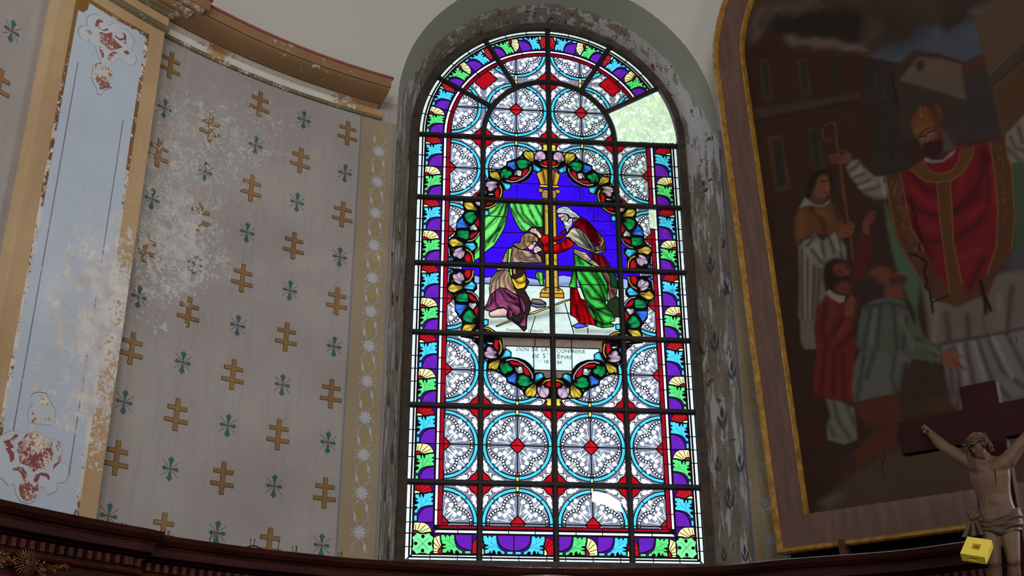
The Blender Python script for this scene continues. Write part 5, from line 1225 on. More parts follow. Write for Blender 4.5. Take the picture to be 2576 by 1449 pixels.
PY(A1, [(240, 120), (300, 40), (500, 10), (700, 10), (780, 50), (600, 90), (430, 80), (330, 150), (300, 320), (230, 330)], (106, 88, 78), 18, .9, 4)
PY(A1, [(500, 250), (560, 260), (640, 290), (760, 280), (850, 300), (930, 320), (1060, 320), (1100, 370), (940, 380), (850, 345), (720, 360), (640, 330), (560, 340), (500, 310)], (122, 100, 90), 8, .95, 2)
PY(A1, [(1100, 130), (1200, 120), (1230, 200), (1150, 300), (1050, 330), (1080, 220)], (92, 74, 62), 16, .7, 3)
PY(A1, [(1640, 30), (1760, -40), (1900, 0), (1870, 110), (1800, 200), (1700, 230), (1620, 150)], (58, 48, 42), 14, .95, 3)
PY(A1, [(1860, 90), (2000, 30), (2080, -60), (2090, 20), (2020, 90), (1930, 125)], (112, 104, 102), 10, .95, 2)
PY(A1, [(1200, -60), (1620, -80), (1700, 60), (1600, 140), (1300, 100)], (80, 62, 50), 20, .7, 4)
# houses
PY(A1, [(190, 330), (420, 240), (500, 270), (520, 330), (720, 370), (940, 390), (1110, 430), (1160, 460), (1150, 1500), (380, 1500), (260, 700)], (66, 40, 27), 14, 1, 1)
PY(A1, [(1060, 430), (1340, 470), (1320, 540), (1330, 900), (1420, 1250), (1180, 1300), (1080, 700)], (56, 46, 38), 8)
PY(A1, [(1050, 415), (1345, 462), (1340, 485), (1080, 450)], (62, 38, 32), 3)
for q, w in (([(320, 440), (385, 430), (420, 720), (350, 730)], (86, 66, 52)), ([(595, 430), (660, 425), (700, 690), (625, 690)], (84, 66, 54)), ([(840, 420), (885, 420), (920, 640), (860, 650)], (66, 52, 42)), ([(1160, 540), (1205, 540), (1240, 720), (1190, 725)], (72, 60, 50)), ([(380, 1000), (480, 980), (550, 1370), (440, 1400)], (88, 68, 50)), ([(665, 930), (740, 925), (800, 1240), (720, 1240)], (66, 58, 50)), ([(1220, 930), (1275, 920), (1340, 1200), (1270, 1220)], (64, 54, 46))):
    PY(A1, q, w, 4, .8); c = np.mean(q, 0); PY(A1, [(c[0]+(x-c[0])*.62, c[1]+(y-c[1])*.86) for x, y in q], (44, 46, 42), 3, .9)
PY(A1, [(280, 800), (860, 700), (1060, 670), (1040, 720), (860, 760), (290, 870)], (78, 64, 52), 5, .85)
PY(A1, [(290, 870), (1000, 730), (1020, 745), (290, 890)], (48, 30, 22), 5, .7)
# church gable, tower and right wall
PY(A1, [(1310, 540), (1330, 480), (1460, 370), (1800, 460), (1980, 400), (2020, 620), (2090, 1000), (1720, 1060), (1340, 1000), (1330, 700)], (66, 54, 46), 6)
PY(A1, [(1310, 560), (1340, 500), (1455, 368), (1650, 395), (1810, 450), (1800, 480), (1640, 430), (1470, 410), (1340, 590)], (74, 50, 44), 3)
PY(A1, [(1340, 585), (1475, 415), (1640, 430), (1800, 470), (1850, 735), (1600, 660)], (112, 92, 76), 4)
PY(A1, [(1460, 470), (1475, 440), (1505, 435), (1525, 470), (1515, 510), (1480, 525), (1462, 500)], (56, 52, 50), 4, .95)
PY(A1, [(1790, 470), (1955, 388), (1980, 490), (1800, 545)], (90, 52, 44), 4); PY(A1, [(1800, 545), (1985, 490), (2100, 980), (1860, 1020)], (62, 56, 52), 6)
PY(A1, [(1890, 130), (2100, -60), (2600, -200), (2600, 1100), (2090, 1000), (2020, 640), (1990, 560)], (104, 80, 60), 5); PY(A1, [(1995, 570), (2600, 30), (2600, 140), (2025, 630)], (74, 64, 54), 4)
PY(A1, [(2010, 640), (2600, 120), (2600, 1100), (2100, 990)], (92, 60, 34), 14, .8); ST(A1, [[(1990, 570), (2400, 190)], [(2020, 625), (2400, 300)]], (44, 34, 28), 1.6, .8)
# bishop: green lining and alb
PY(A5, [(75, 900), (110, 950), (180, 1200), (330, 1449), (300, 1800), (420, 2100), (300, 1700), (180, 1449), (130, 1250), (90, 1050)], (84, 112, 82), 6, 1)
PY(A5, [(950, 600), (1090, 480), (1200, 700), (1200, 1600), (1000, 1500), (1020, 1000)], (72, 92, 70), 12, 1); PY(A5, [(960, 1300), (1100, 1200), (1200, 1500), (1150, 2000), (940, 1600)], (84, 78, 84), 14, .9)
PY(A6, [(1000, 0), (1250, 0), (1700, -50), (1750, 700), (1500, 760), (1240, 800), (1180, 760), (1140, 420), (1060, 380), (1040, 200)], (126, 110, 100), 8)
ST(A6, [[(1160, 220), (1180, 380)], [(1290, 230), (1300, 380)], [(1400, 220), (1420, 340)], [(1560, 60), (1530, 300)]], (82, 64, 56), 9, .85); ST(A6, [[(1070, 60), (1100, 200), (1090, 380)], [(1480, 100), (1500, 300)]], (150, 134, 124), 7, .7)
PY(A6, [(1130, 400), (1400, 345), (1640, 300), (1750, 620), (1640, 690), (1500, 740), (1240, 790), (1190, 700)], (136, 126, 122), 6)
ST(A6, [[(1210, 420), (1240, 600), (1230, 780)], [(1280, 400), (1330, 640)], [(1350, 380), (1440, 620), (1540, 720)], [(1420, 370), (1500, 560), (1630, 660)], [(1530, 340), (1640, 560)], [(1180, 440), (1200, 700)]], (74, 64, 60), 8, .8); ST(A6, [[(1240, 410), (1280, 620)], [(1440, 350), (1560, 600)], [(1330, 390), (1390, 600)]], (172, 158, 150), 6, .75)
ST(A6, [[(1130, 400), (1400, 350), (1650, 300)]], (60, 46, 42), 5, .8)
# chasuble
PY(A5, [(60, 705), (190, 680), (270, 640), (350, 590), (600, 480), (730, 480), (840, 450), (960, 410), (1000, 640), (1025, 1000), (1000, 1250), (900, 1400), (840, 1560), (600, 1660), (420, 1600), (330, 1440), (230, 1290), (150, 1150), (100, 900)], (96, 56, 34), 4)
PY(A5, [(190, 690), (260, 645), (360, 590), (600, 490), (740, 490), (835, 460), (880, 700), (905, 950), (895, 1200), (820, 1400), (700, 1560), (560, 1540), (440, 1400), (370, 1250), (270, 1100), (230, 900)], (132, 20, 32), 4)
ST(A5, [[(260, 680), (370, 800), (450, 820)], [(230, 860), (330, 960), (450, 990), (600, 960), (760, 850)], [(790, 500), (800, 650), (740, 800), (580, 960)], [(830, 560), (850, 850), (760, 1050), (580, 1160)], [(360, 1170), (480, 1190), (560, 1180)], [(260, 1000), (330, 1140), (420, 1300)], [(800, 1300), (700, 1500)]], (66, 12, 20), 9, .75)
ST(A5, [[(280, 800), (380, 900), (450, 930)], [(650, 720), (620, 800)], [(700, 1000), (800, 920)], [(400, 1080), (460, 1100)], [(640, 1300), (760, 1240)], [(860, 640), (880, 900)]], (168, 34, 44), 9, .6)
PY(A5, [(255, 655), (340, 605), (390, 660), (460, 690), (550, 680), (620, 620), (640, 510), (725, 485), (710, 600), (640, 690), (560, 740), (450, 755), (360, 740)], (112, 68, 34), 3)
PY(A5, [(455, 745), (555, 720), (565, 900), (570, 1190), (640, 1449), (660, 1620), (560, 1640), (500, 1200), (470, 950)], (104, 60, 34), 3)
for L in ([(455, 750), (470, 950), (500, 1200), (550, 1560)], [(548, 725), (565, 950), (575, 1190), (640, 1500)], [(260, 655), (360, 738), (450, 752), (560, 735), (640, 680), (715, 560), (722, 490)], [(350, 600), (400, 665), (470, 690), (560, 670), (615, 600), (628, 520)], [(80, 705), (110, 900), (160, 1150), (240, 1300), (330, 1449)], [(185, 690), (230, 900), (270, 1100), (360, 1250)], [(840, 455), (880, 700), (900, 950), (890, 1220), (820, 1420)], [(955, 420), (1000, 640), (1022, 1000), (1000, 1240)]): ST(A5, [L], (150, 104, 52), 1.8, .8, .1)
rr = random.Random(7)
for _ in range(60):
    t = rr.random(); a = (110+t*180+rr.random()*60, 720+t*600); ST(A5, [[a, (a[0]+rr.uniform(-14, 14), a[1]+rr.uniform(5, 25))]], (140, 96, 58), 1.5, .6)
for _ in range(50):
    t = rr.random(); a = (900+rr.random()*90, 480+t*850); ST(A5, [[a, (a[0]+rr.uniform(-14, 14), a[1]+rr.uniform(5, 25))]], (138, 92, 56), 1.5, .55)
# sleeves and hands of the bishop
PY(A4, [(740, 230), (775, 175), (830, 170), (880, 230), (960, 300), (1040, 305), (1070, 400), (1060, 480), (980, 490), (880, 440), (810, 350), (770, 300)], (148, 138, 118), 4)
ST(A4, [[(760, 260), (820, 220), (840, 190)], [(800, 310), (880, 280)], [(830, 370), (930, 330)], [(880, 420), (1000, 390), (1050, 330)]], (84, 74, 62), 5, .8); ST(A4, [[(790, 290), (850, 250)], [(850, 390), (960, 350)], [(1020, 320), (1050, 460)]], (186, 176, 156), 4, .7); PY(A4, [(880, 450), (1060, 470), (1060, 500), (960, 500)], (70, 60, 50), 8, .8)
PY(A4, [(600, 130), (640, 118), (710, 128), (715, 110), (695, 90), (740, 95), (775, 120), (785, 160), (760, 200), (690, 200), (620, 190), (605, 165)], (128, 72, 54), 2.5)
ST(A4, [[(610, 148), (690, 155)], [(620, 170), (690, 178)], [(640, 125), (690, 140)]], (74, 36, 28), 1.6, .8)
PY(A5, [(960, 400), (1000, 360), (1090, 260), (1250, 120), (1300, 300), (1150, 480), (1080, 600), (990, 610), (960, 500)], (146, 136, 118), 4); ST(A5, [[(990, 420), (1030, 500), (1090, 520)], [(1050, 340), (1080, 460)], [(970, 500), (1060, 590)]], (80, 70, 60), 6, .8)
# head and mitre
PY(A5, [(300, 430), (320, 400), (440, 340), (500, 330), (560, 430), (590, 500), (520, 540), (420, 590), (360, 560), (340, 500)], (58, 44, 38), 5); PY(A5, [(480, 340), (540, 400), (590, 500), (540, 560), (470, 560), (500, 460)], (92, 82, 76), 7, .9)
PY(A5, [(318, 425), (370, 370), (450, 345), (500, 370), (505, 440), (470, 520), (400, 540), (345, 490)], (138, 82, 62), 4); PY(A5, [(440, 350), (500, 380), (500, 460), (460, 480), (450, 400)], (82, 44, 36), 6, .8)
PY(A5, [(345, 480), (380, 450), (430, 440), (470, 430), (500, 440), (500, 520), (460, 590), (400, 580), (360, 540)], (54, 24, 22), 5)
ST(A5, [[(330, 420), (370, 410)], [(385, 395), (440, 370)]], (46, 20, 18), 2.6, .95); ST(A5, [[(340, 432), (368, 428)], [(395, 405), (430, 392)]], (170, 130, 110), 1.8, .7); ST(A5, [[(385, 400), (400, 440), (382, 448)]], (178, 112, 84), 2.4, .8); ST(A5, [[(405, 478), (430, 465)]], (96, 44, 38), 2.2, .9); ST(A5, [[(376, 398), (372, 445)]], (84, 42, 34), 1.8, .7)
PY(A5, [(270, 330), (285, 260), (330, 195), (400, 200), (430, 165), (480, 200), (500, 300), (470, 340), (400, 340), (330, 390), (305, 425), (280, 380)], (124, 72, 32), 3.5)
ST(A5, [[(290, 375), (350, 335), (420, 315), (490, 325)], [(300, 395), (360, 352), (430, 332)]], (160, 108, 60), 1.8, .8); ST(A5, [[(330, 210), (345, 340)], [(372, 200), (385, 325)]], (158, 100, 46), 1.8, .6); ST(A5, [[(420, 200), (470, 320)]], (66, 34, 24), 12, .7); ST(A5, [[(337, 258), (340, 262)]], (190, 130, 60), 3, .9)
PY(A5, [(360, 580), (375, 568), (420, 590), (500, 585), (560, 530), (590, 515), (575, 545), (500, 600), (420, 608), (370, 600)], (156, 146, 126), 2)
PY(A5, [(390, 560), (470, 560), (520, 520), (570, 510), (500, 580), (420, 588)], (66, 40, 32), 3, .9)
# crosier
ST(A1, [[(868, 900), (890, 1080), (912, 1250), (935, 1449)]], (122, 66, 34), 2.6, .95, 0); ST(A4, [[(655, 20), (690, 200), (735, 560), (765, 760), (795, 980)]], (128, 72, 36), 2.8, .95, 0); ST(A1, [[(872, 905), (840, 890), (795, 915), (775, 960), (790, 1010), (820, 1025), (845, 1015)]], (116, 62, 34), 3, .9, 0)
# deacon on the left
PY(A4, [(430, 330), (460, 270), (540, 240), (610, 260), (640, 330), (620, 430), (480, 480), (400, 460), (415, 400)], (40, 26, 22), 6)
PY(A4, [(500, 330), (530, 290), (580, 290), (600, 350), (600, 440), (560, 480), (500, 490), (460, 440), (480, 400)], (140, 82, 54), 4); ST(A4, [[(530, 345), (565, 340)], [(575, 340), (592, 345)]], (50, 26, 20), 2, .9, 0); ST(A4, [[(578, 350), (590, 395), (575, 402)]], (172, 110, 76), 2, .8, 0); ST(A4, [[(558, 430), (585, 432)]], (92, 34, 28), 2, .9, 0); PY(A4, [(460, 440), (500, 470), (560, 485), (560, 530), (490, 520), (450, 480)], (112, 64, 44), 4)
PY(A4, [(355, 560), (400, 475), (440, 495), (480, 530), (550, 535), (600, 490), (605, 510), (560, 550), (470, 545), (400, 545)], (154, 146, 132), 3)
PY(A4, [(320, 640), (350, 580), (420, 545), (560, 555), (610, 510), (680, 590), (720, 680), (660, 780), (560, 770), (470, 770), (400, 800), (345, 870), (315, 780)], (118, 68, 34), 4); ST(A4, [[(450, 560), (540, 660), (560, 740)], [(640, 550), (680, 640)]], (66, 40, 28), 7, .8); ST(A4, [[(380, 600), (370, 780)], [(500, 580), (600, 640)]], (146, 90, 46), 8, .6)
PY(A4, [(350, 870), (400, 830), (470, 900), (560, 1000), (580, 1449), (470, 1449), (350, 1449), (360, 1150)], (136, 124, 108), 4); PY(A6, [(270, 0), (370, 0), (385, 430), (300, 430), (275, 380)], (134, 122, 106), 3)
ST(A4, [[(380, 900), (385, 1449)], [(420, 920), (425, 1449)], [(480, 980), (460, 1449)], [(520, 1050), (500, 1449)]], (78, 66, 56), 5, .8); ST(A4, [[(400, 920), (405, 1449)], [(450, 960), (440, 1449)]], (172, 160, 144), 4, .7)
PY(A4, [(390, 830), (480, 770), (540, 830), (640, 760), (680, 800), (730, 870), (740, 1000), (620, 1000), (540, 1045), (450, 1000), (390, 900)], (150, 142, 126), 4); ST(A4, [[(430, 800), (480, 790), (420, 860)], [(540, 840), (560, 960)], [(600, 800), (640, 920)], [(680, 820), (700, 960)], [(460, 900), (540, 1000)]], (76, 68, 58), 5, .85); ST(A4, [[(480, 850), (540, 960)], [(640, 780), (680, 900)]], (184, 176, 158), 4, .7)
PY(A4, [(665, 760), (700, 700), (780, 672), (800, 700), (790, 770), (720, 800), (680, 790)], (142, 82, 56), 3); ST(A4, [[(740, 690), (780, 700)], [(730, 720), (785, 735)], [(720, 750), (770, 765)]], (82, 42, 30), 1.8, .8, 0)
# red-clad peasant, arm raised
PY(A4, [(870, 760), (870, 680), (900, 620), (930, 580), (975, 590), (965, 650), (920, 700), (925, 780)], (132, 70, 52), 3); ST(A4, [[(900, 640), (930, 590)], [(920, 660), (955, 610)]], (80, 38, 30), 1.5, .8, 0)
PY(A4, [(800, 1000), (820, 880), (870, 760), (930, 780), (945, 900), (900, 1050), (860, 1150), (760, 1180)], (92, 30, 24), 5)
PY(A4, [(540, 1110), (560, 1000), (640, 955), (740, 970), (790, 1040), (780, 1120), (720, 1170), (640, 1230), (570, 1210)], (48, 28, 24), 6); PY(A4, [(640, 1020), (720, 1000), (770, 1040), (760, 1100), (680, 1110), (630, 1070)], (132, 62, 42), 5); ST(A4, [[(670, 1060), (700, 1080)], [(735, 1030), (755, 1040)]], (60, 26, 22), 3, .9)
PY(A4, [(640, 1180), (720, 1150), (780, 1180), (760, 1260), (660, 1240)], (112, 58, 42), 4)
PY(A6, [(400, 140), (430, 100), (550, 150), (620, 120), (610, 200), (590, 330), (630, 420), (600, 460), (470, 440), (370, 440), (355, 300), (370, 180)], (116, 38, 30), 4); ST(A6, [[(430, 160), (400, 300), (440, 420)], [(540, 220), (470, 340)], [(590, 330), (500, 430)]], (64, 20, 18), 7, .75); ST(A6, [[(480, 180), (450, 280)], [(560, 270), (500, 360)]], (146, 54, 40), 6, .6)
PY(A6, [(425, 90), (450, 70), (490, 100), (545, 110), (540, 140), (510, 150), (460, 120)], (184, 160, 124), 2.5); PY(A6, [(540, 230), (550, 150), (580, 100), (605, 120), (600, 190), (580, 230)], (136, 72, 52), 3)
PY(A6, [(375, 440), (470, 435), (600, 455), (600, 600), (590, 750), (470, 740), (360, 715), (355, 600)], (126, 36, 34), 4); ST(A6, [[(420, 450), (400, 710)], [(480, 450), (470, 730)], [(530, 460), (540, 740)]], (68, 18, 20), 7, .7)
# bearded old man in blue-green
PY(A4, [(900, 1110), (940, 1060), (1000, 1030), (1080, 1045), (1170, 1090), (1230, 1110), (1220, 1170), (1140, 1190), (1070, 1190), (1000, 1160)], (128, 66, 40), 5); PY(A4, [(1080, 1130), (1160, 1100), (1235, 1115), (1200, 1180), (1100, 1190)], (64, 44, 42), 5, .9); PY(A4, [(880, 1130), (930, 1090), (1000, 1150), (1060, 1200), (1050, 1270), (950, 1290), (880, 1220)], (62, 46, 42), 6, .9); PY(A4, [(1050, 1200), (1180, 1180), (1220, 1290), (1040, 1290)], (130, 66, 48), 4)
ST(A4, [[(1100, 1080), (1130, 1075)]], (60, 28, 22), 3, .9)
PY(A6, [(650, 180), (720, 130), (820, 115), (900, 130), (950, 250), (1000, 330), (1060, 380), (1130, 430), (1130, 520), (1030, 500), (950, 490), (880, 450), (640, 440), (615, 400), (630, 280)], (94, 98, 84), 4)
ST(A6, [[(700, 200), (660, 420)], [(760, 180), (740, 430)], [(840, 180), (860, 430)], [(920, 240), (900, 420)], [(980, 360), (1100, 470)], [(660, 180), (820, 150), (910, 180)]], (58, 60, 52), 6, .75); ST(A6, [[(730, 200), (700, 400)], [(880, 240), (960, 420)], [(1000, 400), (1110, 450)]], (122, 128, 112), 6, .6)
PY(A6, [(635, 450), (700, 440), (880, 450), (950, 490), (930, 600), (910, 690), (740, 725), (600, 755), (585, 650), (600, 540)], (106, 106, 96), 4); ST(A6, [[(660, 470), (620, 740)], [(720, 460), (680, 600)], [(850, 470), (830, 600), (860, 700)], [(920, 520), (900, 690)]], (62, 60, 56), 7, .75)
PY(A6, [(1130, 450), (1160, 440), (1230, 450), (1265, 485), (1220, 480), (1250, 520), (1285, 560), (1200, 550), (1140, 510)], (150, 84, 58), 3); ST(A6, [[(1200, 500), (1260, 545)]], (84, 42, 32), 1.8, .8)
PY(A6, [(430, 735), (520, 750), (600, 790), (610, 900), (620, 980), (540, 1010), (440, 980), (435, 890), (460, 840)], (128, 124, 100), 4); ST(A6, [[(480, 760), (500, 860), (580, 980)], [(560, 780), (600, 880)], [(450, 900), (480, 960)]], (72, 70, 58), 6, .75)
PY(A6, [(600, 760), (740, 725), (860, 700), (900, 800), (870, 930), (720, 920), (640, 850)], (94, 48, 28), 6); PY(A6, [(600, 1060), (720, 930), (860, 920), (850, 1020), (700, 1100), (600, 1150)], (98, 48, 30), 5); PY(A6, [(540, 1080), (600, 1060), (620, 1150), (580, 1180), (540, 1320), (515, 1250), (500, 1100)], (74, 42, 34), 4)
PY(A6, [(900, 520), (1100, 520), (1180, 700), (1180, 790), (960, 850), (890, 860), (860, 720)], (66, 46, 38), 8, .9); PY(A6, [(330, 880), (430, 880), (400, 1030), (340, 1030)], (80, 36, 26), 8, .8); PY(A6, [(1050, 720), (1200, 720), (1180, 800), (1000, 830)], (92, 60, 34), 10, .7)
# ground
PY(A6, [(560, 1190), (900, 1010), (1330, 900), (1800, 900), (1800, 1500), (300, 1500), (400, 1380)], (88, 70, 54), 14, .9, 2); PY(A6, [(390, 1360), (500, 1300), (540, 1330), (440, 1390)], (120, 104, 84), 10, .7)
# cracks and losses in the canvas
for L, w in (([(1250, 480), (1270, 560), (1300, 620), (1310, 700), (1335, 760), (1350, 840)], 2.6), ([(1325, 850), (1330, 905)], 2.6), ([(1250, 930), (1300, 940), (1350, 960), (1390, 1000), (1370, 1080), (1400, 1150), (1380, 1200), (1410, 1230), (1420, 1300), (1440, 1400)], 3.6), ([(1430, 1320), (1480, 1300), (1570, 1270)], 2.2)):
    ST(A4, [L], (10, 8, 8), w, 1, 1.6)
for L, w in (([(1370, 20), (1390, 100), (1400, 200)], 6), ([(1400, 120), (1430, 190)], 6), ([(780, 1050), (790, 1090), (770, 1130), (780, 1215)], 1.2), ([(1585, 330), (1590, 400)], 1.2)): ST(A6, [L], (10, 8, 8), w, 1, 1.2)
ST(A1, [[(1290, 540), (1300, 640), (1320, 720), (1335, 810)]], (12, 10, 10), 1.3, 1, 1.2); PY(A1, [(1290, 750), (1320, 730), (1322, 748)], (8, 8, 8), 1.2)
PY(A6, [(1390, 230), (1530, 180), (1510, 310), (1410, 330)], (130, 110, 98), 2, .8)
IMG *= (0.86+0.28*vnoise(.12, 5, 5))[..., None]; IMG *= (0.93+.14*vnoise(.012, 9, 2))[..., None]
PAINTGAIN = 0.72
IMG = IMG/(1+IMG*.9); IMG = IMG*.88+C3((60, 42, 32))*.14; IMG = np.clip(IMG*PAINTGAIN, 0, .9)
inner_path = frame_path(.21); ip = np.array(inner_path)
def in_path(x, y):
    ins = np.zeros(x.shape, bool)
    for a, b in zip(ip, np.roll(ip, -1, 0)): ins ^= ((a[1] > y) != (b[1] > y)) & (x < (b[0]-a[0])*(y-a[1])/((b[1]-a[1]) or 1e-9)+a[0])
    return ins
nh, nv = HG.shape; idx = np.arange(nh*nv).reshape(nh, nv)
Fq = np.stack([idx[:-1, :-1], idx[1:, :-1], idx[1:, 1:], idx[:-1, 1:]], -1).reshape(-1, 4)
cq = (HG[:-1, :-1]+HG[1:, 1:])/2, (VG[:-1, :-1]+VG[1:, 1:])/2
Fq = Fq[in_path(cq[0].ravel(), cq[1].ravel())]
C4 = np.ones((nh*nv, 4), np.float32); C4[:, :3] = IMG.reshape(-1, 3)
m, nt, out_ = nmat('oil_canvas'); T = NT(nt); at = T.n('ShaderNodeAttribute'); at.attribute_name = 'Col'
weave = T.noise(T.pos(), 160, 2, .5)
T.bsdf(out_, at.outputs['Color'], 0.6, weave, 0.12, .001, 0, .12)
mk('canvas', P3.reshape(-1, 3), Fq.tolist(), m, paint_root, cols=C4)
mb = MB(); mb.box(PP(PWD/2, -.10, -.07), PH, PV, PNN, PWD/2-.03, .22, .012); mb.build('gap_shade_board', plain('gap_shade', (22, 24, 22), .9), paint_root)  # near-black board added to stand for the shadowed gap under the frame
# ------------------------------------------------------------------ dark wood panelling with its cornice
def hz(x, y, z=1.2): d = ray(x, y); return d[:2]*z/d[2]
def smooth_path(pts, n=5):
    pts = [np.array(p) for p in pts]; out = []
    for i in range(len(pts)-1):
        p0, p1, p2, p3 = pts[max(i-1, 0)], pts[i], pts[i+1], pts[min(i+2, len(pts)-1)]
        for k in range(n):
            t = k/n; out.append(.5*((2*p1)+(-p0+p2)*t+(2*p0-5*p1+4*p2-p3)*t*t+(-p0+3*p1-3*p2+p3)*t**3))
    out.append(pts[-1]); return out
def apsept(th, R): a = math.radians(th); return np.array([CX+R*math.sin(a), CY+R*math.cos(a)])
left_path = [apsept(t, 3.80) for t in np.arange(-92, -46.4, 2.0)]+[hz(415, 1339)]
mid_path = smooth_path([hz(398, 1344), hz(520, 1362), hz(640, 1378), hz(770, 1392), hz(900, 1405), hz(1150, 1420), hz(1400, 1430), hz(1766, 1426), hz(1976, 1408), hz(2244, 1388), hz(2417, 1366), hz(2576, 1345), hz(2576, 1345)+np.array([.75, -1.0]), hz(2576, 1345)+np.array([1.25, -2.3])], 5)
PROF = [(0.30, 1.2), (0, 1.2), (.004, 1.188), (-.012+.02, 1.175), (.030, 1.155), (.050, 1.148), (.050, 1.140), (.058, 1.140), (.058, 1.098), (.066, 1.096), (.115, 1.092), (.115, 1.082), (.150, 1.078), (.150, 1.018), (.140, 1.012), (.128, 1.000), (.140, .990), (.165, .985), (.165, .74), (.150, .735), (.150, .70), (.19, .69), (.19, -1.6)]
def sweep_xy(name, path, prof, mat, parent, caps=True):
    path = [np.asarray(p, float) for p in path]; n = len(path); V = []; F = []
    for i, p in enumerate(path):
        t = path[min(i+1, n-1)]-path[max(i-1, 0)]; t = t/(np.linalg.norm(t)+1e-9); out = np.array([-t[1], t[0]])   # away from the room
        for d, z in prof: V.append((p[0]+out[0]*d, p[1]+out[1]*d, z))
    m = len(prof)
    for i in range(n-1):
        for j in range(m-1): F.append((i*m+j, (i+1)*m+j, (i+1)*m+j+1, i*m+j+1))
    if caps: F.append(tuple(range(m))); F.append(tuple((n-1)*m+j for j in range(m))[::-1])
    return mk(name, V, F, mat, parent)
panel = empty('wood_panelling', (CX, CY+3.5, ZLOW)); tag(panel, 'dark carved walnut panelling with a dentil cornice running round the apse under the window', 'panelling')
for path, nm in ((left_path, 'projecting'), (mid_path, 'main')):
    for a, b, nmx, mt in ((0, 9, 'crown_moulding', M_wood), (8, 14, 'dentil_bed', M_wood), (13, 18, 'lower_moulding', M_woodlite), (17, len(PROF), 'frieze_board', M_wood)):
        sweep_xy(nmx, path, PROF[a:b], mt, panel, nmx == 'crown_moulding' or nmx == 'frieze_board')
    # lighter beads painting the lit edges of the mouldings
    sweep_xy('edge_bead', path, [(.050, 1.1485), (.046, 1.146), (.050, 1.143)], M_woodlite, panel, False)
    sweep_xy('edge_bead', path, [(.060, 1.0985), (.055, 1.096), (.062, 1.0935)], M_woodlite, panel, False)
proto = None; nd = 0
for path in (left_path, mid_path):
    s = 0; L = [np.asarray(p, float) for p in path]; nxt = .03
    for a, b in zip(L[:-1], L[1:]):
        l = np.linalg.norm(b-a); t = (b-a)/l; out = np.array([-t[1], t[0]])
        while nxt < s+l:
            p = a+t*(nxt-s)+out*.137
            if nd < 295 and ray(0, 0) is not None:
                x, y = project(np.array([p[0], p[1], 1.05]))
                if -80 < x < 2680:
                    if proto is None: 
                        V, F = box((0, 0, 0), (1, 0, 0), (0, 1, 0), (0, 0, 1),   .0125, .016, .021); me = bpy.data.meshes.new('dentil'); me.from_pydata([tuple(v) for v in V], [], F); me.materials.append(M_woodlite); proto = me
                    o = bpy.data.objects.new('dentil', proto); COL.objects.link(o); o.parent = panel; o.location = Vector((p[0], p[1], 1.050+H0))-panel.location; o.rotation_euler = (0, 0, math.atan2(t[1], t[0])); nd += 1
            nxt += .051
        s += l
# panels of the frieze and carved gilt relief at far left
M_carve = plain('gilt_bronze_relief', (150, 96, 58), .38, .5, 40, metal=.45, spec=.6)
def onpanel(x, y, d=.0):
    th, z = cyl_hit(x, y, 3.97-d); return np.array(cyl(th, z, 3.97-d)), th
mb = MB()
c, th = onpanel(62, 1416, .03); ta = math.radians(th); tx = np.array([math.cos(ta), -math.sin(ta), 0]); tn = -np.array([math.sin(ta), math.cos(ta), 0]); tz = np.array([0, 0, 1.0])
for ring_, (nn_, r0_, r1_, hh) in enumerate(((24, .016, .070, .018), (18, .010, .050, .032), (12, .005, .028, .044))):
    for k in range(nn_):
        a = 2*math.pi*k/nn_+ring_*.2; e = tx*math.cos(a)+tz*math.sin(a); mb.tube([c+e*r0_+tn*.008, c+e*(r0_+r1_)/2+tn*hh, c+e*r1_+tn*(hh-.006)], [.003, .0045, .0015], 5)
mb.ball(c+tn*.03, .010); mb.build('carved_rosette', M_carve, panel)
def garland(pts, r, seed, name='carved_garland'):
    rr = random.Random(seed); mb = MB(); P = [onpanel(x, y, .022)[0] for x, y in pts]; sp = smooth_path([p for p in P], 6)
    mb.tube(sp, [r*(.7+.3*math.sin(i)) for i in range(len(sp))], 7)
    for p in sp:
        for _ in range(3):
            e = np.array([rr.uniform(-1, 1), rr.uniform(-1, 1), rr.uniform(-1, 1)])*r*1.2+tn*r*.5; mb.ball(p+e, (r*.5, r*.28, r*.4), 6, np.linalg.qr(np.array([[rr.gauss(0, 1) for _ in range(3)] for _ in range(3)]))[0])
    mb.build(name, M_carve, panel)
garland([(-40, 1400), (-10, 1418), (15, 1412), (34, 1412)], .017, 1); garland([(84, 1418), (98, 1428), (103, 1448), (112, 1475)], .016, 2); garland([(-8, 1392), (4, 1400), (8, 1412)], .022, 3)
garland([(126, 1428), (134, 1434), (142, 1426)], .012, 4, 'carved_sprig'); garland([(150, 1427), (160, 1424), (169, 1427)], .009, 5, 'carved_sprig')
sweep_xy('panel_frame', left_path, [(.16, .90), (.148, .895), (.148, .885), (.16, .88)], M_woodlite, panel, False)
sweep_xy('panel_frame', mid_path, [(.16, .90), (.148, .895), (.148, .885), (.16, .88)], M_woodlite, panel, False)

